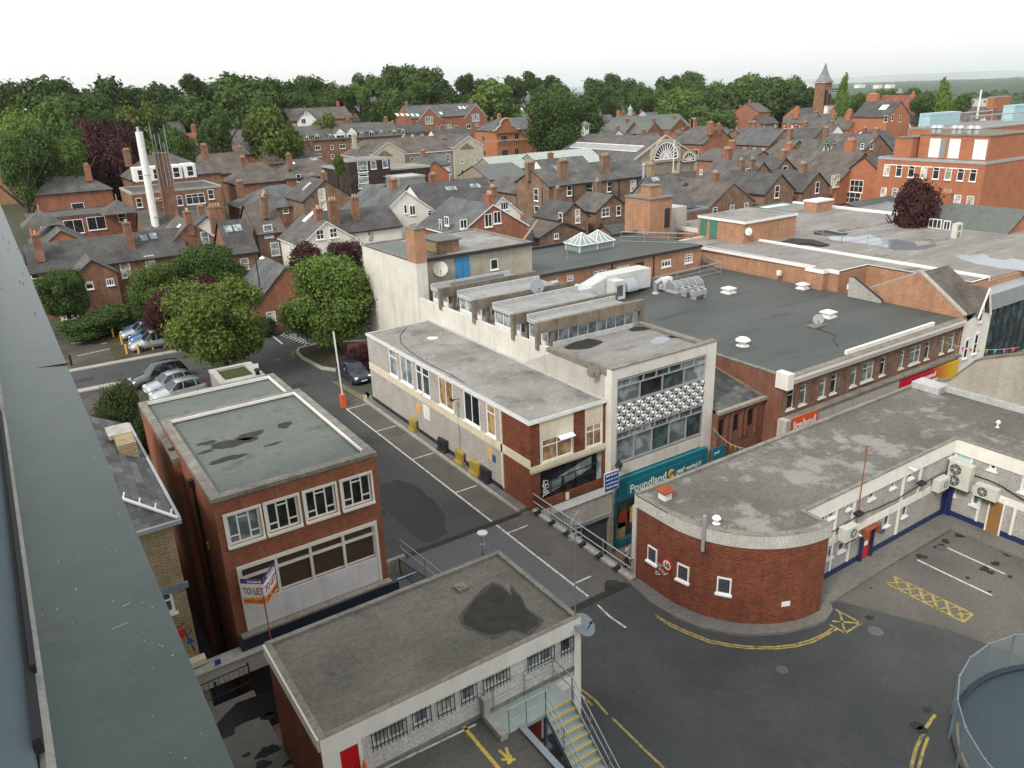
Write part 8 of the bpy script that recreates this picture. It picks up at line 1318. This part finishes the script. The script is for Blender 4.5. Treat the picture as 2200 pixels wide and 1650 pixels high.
# ---------------------------------------------------------------- trees
def crown_mesh(name,seed,nl,ls,lobes=16,vert=.95,kind='round',inner=True):
 r=random.Random(seed);L=[]
 for k in range(lobes):
  a=r.random()*6.283;e=r.uniform(-.9,1.0);rr=math.sqrt(max(0,1-min(1,e*e)*.8))*r.uniform(.42,.68)
  if kind=='poplar':z=-1+2*(k+.5)/lobes;w_=.5*(1-abs(z+.15)**1.6*.8);L.append((V((math.cos(a)*w_*.5,math.sin(a)*w_*.5,z*.92)),w_*.75))
  else:rr*=r.uniform(.9,1.35);L.append((V((math.cos(a)*rr,math.sin(a)*rr,e*.72*vert)),r.uniform(.15,.38)))
 if kind!='poplar':L.append((V((0,0,-.05)),.58))
 b=MB();vs,fs=[],[]
 wts=[l[1]**2 for l in L];n=0;tries=0
 while n<nl and tries<nl*6:
  tries+=1;c,R=r.choices(L,wts)[0];d=V((r.gauss(0,1),r.gauss(0,1),r.gauss(.15,1)))
  if d.length<.01:continue
  d.normalize();p=c+d*R*(r.uniform(.78,1.1)+(r.random()<.22)*r.uniform(0,.5))
  if any((p-q).length<Q*.76 for q,Q in L if q is not c):continue
  s=ls*r.uniform(.5,1.4);nn=(d+V((r.gauss(0,.9),r.gauss(0,.9),r.gauss(.25,.8)))).normalized();t=nn.orthogonal().normalized();t=(t*math.cos(n)+nn.cross(t)*math.sin(n));w=nn.cross(t);i=len(vs)
  vs+=[tuple(p-t*s),tuple(p-w*s*.6+nn*s*.15),tuple(p+t*s),tuple(p+w*s*.6-nn*s*.1)];fs.append((i,i+1,i+2,i+3));n+=1
 if inner!=True and inner:
  for c,R in L:
   for q in range(int(nl*.35/len(L))):
    d=V((r.gauss(0,1),r.gauss(0,1),r.gauss(0,1))).normalized()*R*r.random()**.5*.8;p=c+d;nn=V((r.gauss(0,1),r.gauss(0,1),r.gauss(.4,1))).normalized();t=nn.orthogonal().normalized();w=nn.cross(t);s=ls*1.5;i=len(vs);vs+=[tuple(p-t*s),tuple(p-w*s*.7),tuple(p+t*s),tuple(p+w*s*.7)];fs.append((i,i+1,i+2,i+3))
 if inner==True:
  for c,R in L:
   i=len(vs);R*=.6;m_,k_=5,8
   for a in range(m_+1):
    for q in range(k_):th=math.pi*a/m_;ph=2*math.pi*q/k_;vs.append((c.x+R*math.sin(th)*math.cos(ph),c.y+R*math.sin(th)*math.sin(ph),c.z+R*math.cos(th)))
   for a in range(m_):
    for q in range(k_):j=(q+1)%k_;fs.append((i+a*k_+q,i+(a+1)*k_+q,i+(a+1)*k_+j,i+a*k_+j))
 me=bpy.data.meshes.new(name);me.from_pydata(vs,[],fs);me.materials.append(MATS['leaf_mid']);return me
NEAR=[crown_mesh('crown',11+i,24000,.031,40,inner=2)for i in range(3)];MID=[crown_mesh('crown',31+i,6000,.052,26)for i in range(3)];FAR=[crown_mesh('crown',51+i,3000,.07,20)for i in range(5)]
POP=crown_mesh('crown',71,3500,.055,12,kind='poplar')
def trunk_mesh(seed):
 r=random.Random(seed);b=MB();b.tube((0,0,0),(0,0,.42),.035,0,8,r2=.024)
 for k in range(6):a=k*1.05+r.random();b.tube((0,0,.25+.04*k),(.28*math.cos(a),.28*math.sin(a),.55+.05*k),.014,0,5,r2=.006)
 b.tube((0,0,.42),(.02,.01,.85),.024,0,6,r2=.008);me=bpy.data.meshes.new('trunk');me.from_pydata([tuple(v)for v in b.v],[],b.f);me.materials.append(MATS['trunk']);return me
TRK=[trunk_mesh(i)for i in range(3)]
TN=[0]
def tree(p,ztop,width,mat_,label,lod=FAR,group=None,clear=.22,name='tree',cat='tree',k=None):
 TN[0]+=1;i=TN[0];g=p[2];h=ztop-g;t=thing(name,label,cat,(p[0],p[1],g),group)
 me=(lod[i%len(lod)]if k is None else lod[k])if isinstance(lod,list)else lod
 c=bpy.data.objects.new('crown',me);COL.objects.link(c);c.parent=t;ch=min(h*(1-clear),width*((1.5 if p[1]<235 and p[0]<110 else 1.0)if group else 9));c.location=(0,0,g*0+h-ch/2);c.scale=(width/2*1.02,width/2*1.02,ch/2*1.02);c.rotation_euler=(0,0,i*2.4)
 if me is POP:c.scale=(width/1.05,width/1.05,ch/2)
 c.material_slots[0].link='OBJECT';c.material_slots[0].material=MATS[mat_]
 if clear>.05:k_=bpy.data.objects.new('trunk',TRK[i%3]);COL.objects.link(k_);k_.parent=t;k_.scale=(h*.9,h*.9,h)
 return t
LM=[(0,'the far left edge'),(110,'the left brick villas'),(205,'the copper beech mass'),(310,'the white flue'),(365,'the mast chimney'),(450,'the hipped hall'),(520,'the red gabled house'),(590,'the reddish roof'),(690,'the timbered mansion'),(790,'the stone chimneys'),(880,'the balcony apartments'),(990,'the steep white gables'),(1070,'the shaped gable office'),(1200,'the great lime tree'),(1290,'the market turret'),(1380,'the domed lantern'),(1470,'the school gables'),(1560,'the gothic villa'),(1660,'the slate roofed lane'),(1770,'the church spire'),(1850,'the tall brick house'),(1960,'the white cupola'),(2060,'the turquoise box'),(2180,'the far right edge')]
used=set()
def auto_label(kn,u,v):
 m=min(LM,key=lambda q:abs(q[0]-u));side='just left of' if u<m[0]-12 else 'just right of' if u>m[0]+12 else 'in line with';row='on the skyline' if v<200 else 'in the middle row' if v<235 else 'in the lower row'
 for ex in('','smaller ','another ','partly hidden ','leafier ','rounder '):
  l=f'{ex}{kn} tree {row} {side} {m[1]}'
  if l not in used:break
 used.add(l);return l
KN={'d':('leaf_dark','dark green'),'m':('leaf_mid','mid green'),'g':('leaf_green','fresh green'),'y':('leaf_yellow','yellowish green'),'c':('leaf_copper','dark copper')}
TL='''0 176 70 300 d;45 172 70 290 d;94 162 118 285 d;130 170 60 280 d;165 205 70 260 d;221 163 112 280 d;200 200 80 262 d;275 184 66 290 d;318 188 90 290 d;356 182 80 300 d;405 157 40 280 d;433 180 84 290 d;395 200 100 270 d;470 175 60 330 d;520 162 120 290 m;500 190 110 265 d;580 168 70 330 d;560 200 70 290 d
629 174 60 330 d;655 165 60 350 m;682 162 80 340 d;640 200 70 290 d;718 190 62 300 m;700 205 60 280 m;740 185 50 310 m;769 177 46 280 g;779 158 60 370 d;815 165 70 360 d;840 140 66 370 d;868 143 80 370 d;895 160 70 350 d;922 144 62 360 d;950 170 60 350 d;835 190 70 300 m;807 216 56 260 m;870 195 66 300 d;960 195 66 310 m;927 210 44 280 y;900 210 60 300 m;998 160 40 350 d;1031 168 50 360 m;1060 171 116 300 g;1010 195 60 320 d;985 215 50 300 m
112 215 90 225 m;12 228 66 210 y;40 248 62 190 g;107 248 112 175 m;60 275 90 165 m;20 290 70 160 m;140 290 60 165 m;300 223 92 215 y;193 233 34 225 m;228 236 30 225 m;260 228 26 230 m;463 233 62 215 d;370 268 62 170 m;440 255 40 220 m;578 228 108 215 y;545 250 50 220 y;698 241 62 250 y;726 333 26 150 y;330 245 50 215 m
190 262 90 190 c;235 262 100 188 c;160 275 80 185 c;270 280 70 180 c;215 300 100 172 c
1141 152 46 360 d;1105 165 50 370 d;1184 160 38 350 d;1160 185 60 330 d;1190 175 64 330 m;1319 157 50 360 d;1278 170 54 350 m;1357 167 52 340 m;1300 185 50 320 m;1335 190 60 320 m;1380 185 50 330 m;1487 155 54 340 m;1457 160 30 340 d;1431 166 60 330 m;1410 185 60 310 m;1510 180 60 300 m;1459 191 80 250 g;1520 227 90 215 m;1550 235 60 210 m;1271 198 26 260 m;1314 219 48 230 d;1602 163 92 330 m;1551 173 76 330 m;1580 185 80 300 m;1640 168 60 330 m;1655 165 80 310 m;1691 169 72 310 m;1724 177 62 300 m;1750 188 54 290 m;1700 195 80 285 d;1780 210 40 290 m;1880 195 50 420 m;1920 190 50 430 m;1850 200 40 400 m;2000 195 44 380 m;2070 200 40 400 m;1980 205 36 350 m;1960 188 40 480 d'''
for row in TL.replace('\n',';').split(';'):
 u,v,w,r,kk=row.split();u,v,w,r=float(u),float(v),float(w),float(r);q=atR(u,v,r);m_,kn=KN[kk]
 r=max(r,440+(u*7%60))if 1225<u<1800 and v<222 and kk!='g' else 380 if kk=='g' and u>1400 else 335 if 1500<u<1560 else max(r,350)if 840<u<1130 else max(r,325)if 590<u<840 and v<230 else r
 q=atR(u,v,r);g=G(q.x,q.y);zt_=max(q.z,g+6);tree((q.x,q.y,g-1),zt_,w*r/FPX*1.08,m_,auto_label(kn,u,v),MID if r<200 else FAR,'trees beyond the roofs',clear=.12)
def nt(u,v,w,r,m_,label,lod=NEAR,base=D,clear=.2,**k):
 q=atR(u,v,r);return tree((q.x,q.y,base),q.z,w*math.hypot(r,H-q.z)/FPX,m_,label,lod,clear=clear,**k)
nt(1205,192,168,258,'leaf_mid','great round lime tree behind the market hall roofs',NEAR,clear=.08)
p=atR(1820,147,420);tree((p.x,p.y,G(p.x,p.y)-2),p.z,6,'leaf_green','slim poplar just right of the church spire',POP,clear=.05);p=atR(2032,156,330);tree((p.x,p.y,G(p.x,p.y)-2),p.z,6.2,'leaf_green','slim poplar towards the far right horizon',POP,clear=.05)
nt(1971,387,98,104,'leaf_copper','dark copper tree in front of the orange office block',MID,clear=.15)
nt(700,553,196,72,'leaf_green','bright green tree on the kerbed island beside the white tower',k=0,clear=.1)
nt(655,525,115,84,'leaf_copper','dark copper tree behind the bright green island tree',k=1);nt(730,512,84,86,'leaf_copper','smaller copper tree top rising right of the other copper crown',k=2,clear=.3)
nt(455,597,222,68,'leaf_yellow','large yellowing maple over the parked cars',k=2,clear=.12)
nt(440,530,138,92,'leaf_dark','dark green tree in front of the gabled brick house',k=0);nt(330,566,118,90,'leaf_mid','green tree against the left brick terrace, right of the lamp post',k=1)
nt(360,620,120,82,'leaf_copper','purple-leaved tree above the row of parked blue cars',k=1);nt(420,595,90,86,'leaf_copper','small purple-leaved tree between the dark green tree and the maple',MID)
nt(122,575,100,92,'leaf_dark','dark green tree close to the metal ledge in front of the terrace',k=2)
for(u,v,w,r,l)in((250,828,104,52,'tall leafy bush below the silver cars beside the metal ledge'),(225,880,90,49,'bushy shrub hard against the metal ledge'),(280,900,84,48,'dark shrub in the shade left of the red brick rear wing')):nt(u,v,w,r,'leaf_bush',l,NEAR,clear=0,name='bush',cat='bush')
for(u,v,w,r,l)in((175,682,100,88,'left clipped part of the hedge behind the empty bays'),(250,655,100,90,'right taller part of the hedge beside the parked cars'),(210,672,90,89,'middle part of the hedge behind the empty bays')):nt(u,v,w,r,'leaf_dark',l,MID,clear=0,name='hedge',cat='hedge')
nt(770,740,60,66,'leaf_copper','low purple shrub beside the white tower wall',MID,clear=0,name='bush',cat='bush');nt(570,680,46,80,'leaf_bush','small bush at the corner of the roadside hall',MID,clear=0,name='bush',cat='bush')
rn2=random.Random(42);BBX=[];bpy.context.view_layer.update()
for o in bpy.data.objects:
 if o.parent and o.name.startswith(('wall','roof'))and o.parent.get('category')and o.parent.location.length>60:q_=[o.matrix_world@V(c)for c in o.bound_box];BBX.append((min(c.x for c in q_)-2.5,max(c.x for c in q_)+2.5,min(c.y for c in q_)-2.5,max(c.y for c in q_)+2.5))
OCC=[(o.location.x,o.location.y)for o in bpy.data.objects if o.parent is None and o.get('category')in('house','building','chimney','church','tree')];MAT1=['brick_terrace','brick_brown','brick_villa','brick_office','brick_brown','paint_white'];MAT2=['slate','slate_dark','slate_brown','slate_blue'];nf=0
for _ in range(900):
 az=math.radians(rn2.uniform(1,64));r=rn2.uniform(112,400);x,y=r*math.sin(az),r*math.cos(az);dm=7
 if nf>62 or any(abs(x-a-4)<dm+3 and abs(y-b_)<dm for a,b_ in OCC)or(math.degrees(az)<12 and r>190)or(math.degrees(az)<22 and r>250):continue
 w=rn2.uniform(6,8.5);L=rn2.uniform(7,14);d_=rn2.random()<.6;bx=(x,x+L,y-w/2,y+w/2)if d_ else(x-w/2,x+w/2,y,y+L)
 if any(bx[0]<q[1]and bx[1]>q[0]and bx[2]<q[3]and bx[3]>q[2]for q in BBX)or(38<math.degrees(az)<49 and 150<r<222):continue
 OCC.append((x,y));nf+=1;he=rn2.uniform(4.2,5.8);hr=he+w*.36;wa,ro_=rn2.choice(MAT1),rn2.choice(MAT2);c=V((x,y,G(x,y)+hr))-V((0,0,H));u=1100+FPX*c.dot(CR)/c.dot(CF);v=825-FPX*c.dot(CU)/c.dot(CF)
 kn={'brick_terrace':'brick','brick_brown':'brown brick','brick_villa':'red brick','brick_office':'orange brick','paint_white':'white'}[wa];lm=min(LM,key=lambda q:abs(q[0]-u))[1];near='nearer' if r<180 else 'mid-distance' if r<270 else 'far'
 for ex in('','low ','plain ','squat ','second ','narrow ','weathered '):
  lb=f'{ex}{near} {kn} house, {"ridge across" if d_ else "gable forward"}, under {lm}'
  if lb not in used:break
 used.add(lb);house('town_house',lb,None,None,hr,w,he,world=((x,y),(x+L,y))if d_ else((x,y),(x,y+L)),wall=wa,roof=ro_,group='infill houses of the town')
def far_wood(name,a0,a1,r0,r1,nr,na,hh,seed,m_):
 vs,fs=[],[]
 for j in range(nr+1):
  r=r0*(r1/r0)**(j/nr)
  for i in range(na+1):
   az=math.radians(a0+(a1-a0)*i/na);x,y=r*math.sin(az),r*math.cos(az);sc=max(9,r*.009);n=noise.noise(V((x/sc,y/sc,seed)))+.5*noise.noise(V((x/sc*2.3,y/sc*2.3,seed+4)));e=noise.noise(V((x/(sc*7),y/(sc*7),seed)))
   vs.append((x,y,G(x,y)+hh*(.62+.38*n+.25*e)*(1 if 0<j else 0)))
 for j in range(nr):
  for i in range(na):a=j*(na+1)+i;fs.append((a,a+1,a+na+2,a+na+1))
 me=bpy.data.meshes.new(name);me.from_pydata(vs,[],fs);me.materials.append(MATS[m_]);o=bpy.data.objects.new(name,me);COL.objects.link(o);return o
m_,t_,p_=mat('wood_far',(.05,.075,.035),.95);w_=coords(t_,False);t_.links.new(mix(t_,(.01,.026,.018),(.08,.125,.06),ramp(t_,nz(t_,w_,.06,8,.8),[(.4,g3(0)),(.6,g3(1))])),p_.inputs['Base Color'])
tag(far_wood('woodland',24,74,470,9000,230,560,18,3,'wood_far'),'wide blue-green woodland plain fading towards the horizon on the right','woodland',kind='stuff')
tag(far_wood('woodland',-8,34,300,480,30,300,4,9,'wood_far'),'dark wood filling the gaps behind the skyline trees on the left','woodland',kind='stuff')
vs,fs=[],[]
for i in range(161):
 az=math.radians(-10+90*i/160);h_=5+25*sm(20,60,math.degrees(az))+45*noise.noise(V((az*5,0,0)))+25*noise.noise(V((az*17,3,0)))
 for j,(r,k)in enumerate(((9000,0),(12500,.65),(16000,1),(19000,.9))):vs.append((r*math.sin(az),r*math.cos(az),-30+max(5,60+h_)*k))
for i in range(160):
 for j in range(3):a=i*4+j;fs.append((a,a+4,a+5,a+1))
rough_mat('hill_hazed',(.4,.45,.42),(.27,.33,.32),s1=.0012,s2=.01,gs=.02);me=bpy.data.meshes.new('hills');me.from_pydata(vs,[],fs);me.materials.append(MATS['hill_hazed']);o=bpy.data.objects.new('hills',me);COL.objects.link(o);tag(o,kind='structure')  # whitening by distant haze is put into the hill colour
for i,(x,y,l)in enumerate(((800,325,160),(960,328,120),(1060,325,140),(400,325,60))):
 p=atR(*A4(x,y),1250);q=atR(*A4(x+l,y),1250);b=MB();b.box(p.x,q.x+1,p.y-2,p.y+6,p.z-4,p.z+.5);b.build('white_shed',['paint_white'],label=('long white shed roof left of centre in the far woods','middle white shed roof in the far woods','right-hand white shed roof in the far woods','small white roof left of the church spire')[i],cat='shed')
# ---------------------------------------------------------------- cars
def car(label,paint,x,y,rz,L=4.1,Wd=1.72,Ht=1.48,van=0.,z=D+.01,group='parked cars'):
 t=thing('parked_car',label,'car',(x,y,z),group,rz);hw=Wd/2
 ST=[(.5,.32,.5,.5,.72,.6,.6),(.485,.22,.62,.63,.9,.82,.8),(.40,.2,.74,.76,.98,.9,.86),(.24,.2,.83,.86,1,.94,.88),(.20,.2,.86,.92,1,.95,.84),(.04+van*.04,.2,.9,Ht-.06,1,.96,.72),(-.08,.2,.91,Ht,1,.96,.72),(-.26,.2,.93,Ht-.02,1,.95,.71),(-.40,.2,.95,Ht-.12,.99,.92,.68),(-.475,.22,.96,1.02,.93,.86,.76),(-.5,.3,.7,.72,.8,.74,.7)]
 vs,fs,ms=[],[],[]
 for(sx,zb,zl,zr,a,c,e)in ST:
  for s in(1,-1):vs+=[(sx*L,s*hw*a*.96,zb),(sx*L,s*hw*a,(zb+zl)/2),(sx*L,s*hw*c,zl),(sx*L,s*hw*e,zr)]
 n=len(ST)
 for i in range(n-1):
  for s in(0,1):
   o,q=i*8+s*4,(i+1)*8+s*4
   for k in range(3):
    f=(o+k,q+k,q+k+1,o+k+1);fs.append(f if s else f[::-1]);ms.append(1 if(k==2 and 4<=i<=8)else 0)
  o,q=i*8,(i+1)*8;fs.append((o+3,q+3,q+7,o+7)[::-1]);ms.append(1 if i in(4,)or i==8 else 0)
 fs.append((0,1,2,3,7,6,5,4));ms.append(0);o=(n-1)*8;fs.append((o,o+1,o+2,o+3,o+7,o+6,o+5,o+4)[::-1]);ms.append(0)
 for i in range(n-1):fs.append((i*8,i*8+4,(i+1)*8+4,(i+1)*8));ms.append(0)
 me=bpy.data.meshes.new('body');me.from_pydata(vs,[],fs);me.materials.append(MATS[paint]);me.materials.append(MATS['glass_dark']);me.polygons.foreach_set('material_index',ms);me.polygons.foreach_set('use_smooth',[m==0 for m in ms]);me.update()
 import bmesh
 bm_=bmesh.new();bm_.from_mesh(me);bmesh.ops.recalc_face_normals(bm_,faces=bm_.faces);bm_.to_mesh(me);bm_.free()
 o=bpy.data.objects.new('body',me);COL.objects.link(o);o.parent=t
 b=MB()
 for s in(1,-1):
  for(xa,xb)in((.20,.04),):b.tube((xa*L,s*hw*.93,.9),(xb*L,s*hw*.73,Ht-.07),.035,0,4)
  b.tube((-.06*L,s*hw*.965,.9),(-.07*L,s*hw*.725,Ht-.01),.04,0,4);b.tube((-.3*L,s*hw*.95,.93),(-.29*L,s*hw*.72,Ht-.03),.04,0,4);b.box(.14*L,.19*L,s*hw*.98,s*hw*1.12,.9,1.02)
 b.build('pillars',[paint],t)
 for xx in(.32,-.31):
  for s in(1,-1):b=MB();c=(xx*L,s*(hw-.2),.31);b.lathe(c,[(.31,0),(.31,.2),(.2,.21)],0,16,(0,s,0));b.lathe((xx*L,s*(hw-.2),.31),[(.19,.212),(.03,.2)],1,10,(0,s,0));b.build('wheel',['black','alu'],t)
 for s in(1,-1):b=MB();b.obox((.462*L,s*hw*.55 if s>0 else-hw*.85,.6),(.03*L,0,-.03),(0,hw*.3,0),(-.03*L,0,.13));b.build('headlight',['frame_white'],t);b=MB();b.box(-.5*L,-.475*L,s*hw*.6 if s>0 else-hw*.84,s*hw*.84 if s>0 else-hw*.6,.72,.95);b.build('tail_light',['red'],t)
 b=MB();b.box(.498*L,.506*L,-.26,.26,.36,.47);b.build('number_plate',['frame_white'],t);b=MB();b.box(.484*L,.492*L,-.5,.5,.5,.6);b.build('grille',['black'],t);return t
for nm_,c_ in(('car_navy',(.03,.04,.07)),('car_silver',(.45,.5,.53)),('car_grey',(.07,.08,.085)),('car_blue',(.03,.14,.34)),('car_pale',(.42,.46,.5))):
 m,t_,p_=mat(nm_,c_,.28,.35,.5);p_.inputs['Coat Weight'].default_value=.6
car('dark blue-grey hatchback parked by the kerb at the corner of the grey shop','car_navy',22.75,59.6,math.radians(-88),4.1)
car('dark grey people carrier, farthest of the three cars beside the maple','car_grey',9.0,69.6,math.radians(187),4.7,1.8,1.75)
car('silver hatchback between the dark people carrier and the nearest silver car','car_pale',9.35,67.0,math.radians(187),3.9)
car('nearest silver hatchback beside the red brick rear wing','car_silver',9.6,64.6,math.radians(186),4.3)
car('silver people carrier nearest the orange bollards','car_silver',10.6,80.9,math.radians(182),4.3,1.75,1.65);car('blue car just behind the silver people carrier','car_blue',10.8,83.3,math.radians(181),4.);car('pale silver car between two blue cars','car_pale',10.5,85.8,math.radians(181),4.3);car('blue estate farthest back by the hedge','car_blue',10.9,88.6,math.radians(181),4.2)
for i,q in enumerate(((1075,1340),(1175,1335),(1292,1300),(1390,1280),(1035,1260),(960,1195),(935,1160),(918,1120))):
 p=atZ(*K('b1',*q),D);b=MB();b.lathe((p.x,p.y,D),[(.1,0),(.1,.95),(.04,1.02)],0,8);b.build('bollard',['amber'],label=('orange bollard at the left corner of the car bays','orange bollard by the wheel of the silver people carrier','orange bollard at the middle of the silver people carrier','orange bollard half under the maple','orange bollard on the weedy strip nearest the road','nearer of three orange bollards by the hedge','middle of three orange bollards by the hedge','farthest orange bollard by the hedge')[i],cat='bollard',group='orange bollards round the car bays')
p=atZ(*K('b1',605,1435),D);b=MB();b.lathe(p,[(.1,0),(.1,1.0),(.05,1.05)],0,8);b.build('bollard',['black'],label='single black bollard at the kerb of the empty bays',cat='bollard')
def lamp_post(base,topq,label,m='black'):
 zt_=atY(*topq,base.y).z;t=thing('street_lamp',label,'street lamp',tuple(base));b=MB();b.tube(base,base+V((0,0,1.2)),.1,0,8);b.tube(base,V((base.x,base.y,zt_)),.06,0,8);b.tube(V((base.x,base.y,zt_)),V((base.x+.5,base.y-.1,zt_+.1)),.04,0,6);b.build('post',[m],t);b=MB();b.lathe((base.x+.6,base.y-.1,zt_-.08),[(.08,0),(.28,.08),(.26,.2),(.05,.3)],0,12);b.build('lamp_head',['frame_white'],t)
lamp_post(atZ(*K('b2',128,1140),D+.1),K('b2',70,535),'tall black street lamp in front of the slate roofed hall');lamp_post(atZ(*K('b1',1035,915),D),K('b1',940,530),'black street lamp against the left terrace beside the outhouse');lamp_post(atZ(*K('b1',728,960),D),K('b1',672,690),'shorter dark lamp post at the white yard wall')
p=atG(*A4(915,1200),4);lamp_post(V((p.x-1,p.y-2,D)),A4(915,1180),'lamp and pale sign on the lane beside the office block');p=atR(*A1(195,540),230);lamp_post(V((p.x,p.y,p.z-7)),A1(190,535),'distant pale lamp post among the left trees','steel')
p=atR(*A4(1835,400),300);b=MB();b.tube((p.x,p.y,4),(p.x,p.y,atR(*A4(1838,365),300).z),.25,0,6);b.build('mast',['frame_white'],label='white mast on the roofs near the right horizon',cat='mast')
b=MB();b.box(26.3,27.3,62,62.3,D,D+1.5);b.box(24.6,27.3,65.0,65.3,D,D+1.3);b.build('garden_wall',['brick_red'],label='low brick wall behind the island trees at the white tower',cat='wall')
b=MB();b.box(25.6,27.3,60.2,60.5,D,D+1.4);b.build('garden_wall',['concrete_beam'],label='low grey concrete wall behind the dark hatchback',cat='wall')
b=MB();p=atY(*K('b1',2150,1450),60);b.box(p.x-.3,p.x+.3,60,60.06,p.z-.25,p.z+.25);b.tube((p.x,60.1,D),(p.x,60.1,p.z),.04);b.build('parking_sign',['frame_white'],label='small white parking sign beside the concrete outbuilding',cat='sign')
# ---------------------------------------------------------------- haze
m=bpy.data.materials.new('haze');m.use_nodes=True;t_=m.node_tree;t_.nodes.remove(t_.nodes['Principled BSDF']);pv=N(t_,'ShaderNodeVolumePrincipled');pv.inputs['Color'].default_value=(.93,.975,1,1);pv.inputs['Density'].default_value=.00006;pv.inputs['Anisotropy'].default_value=.35
t_.links.new(pv.outputs[0],t_.nodes['Material Output'].inputs['Volume']);MATS['haze']=m
b=MB();b.box(-4500,21000,-3500,21000,-60,175);tag(b.build('haze',['haze']),kind='stuff',label='pale bluish air haze lying over the distant plain',cat='haze')
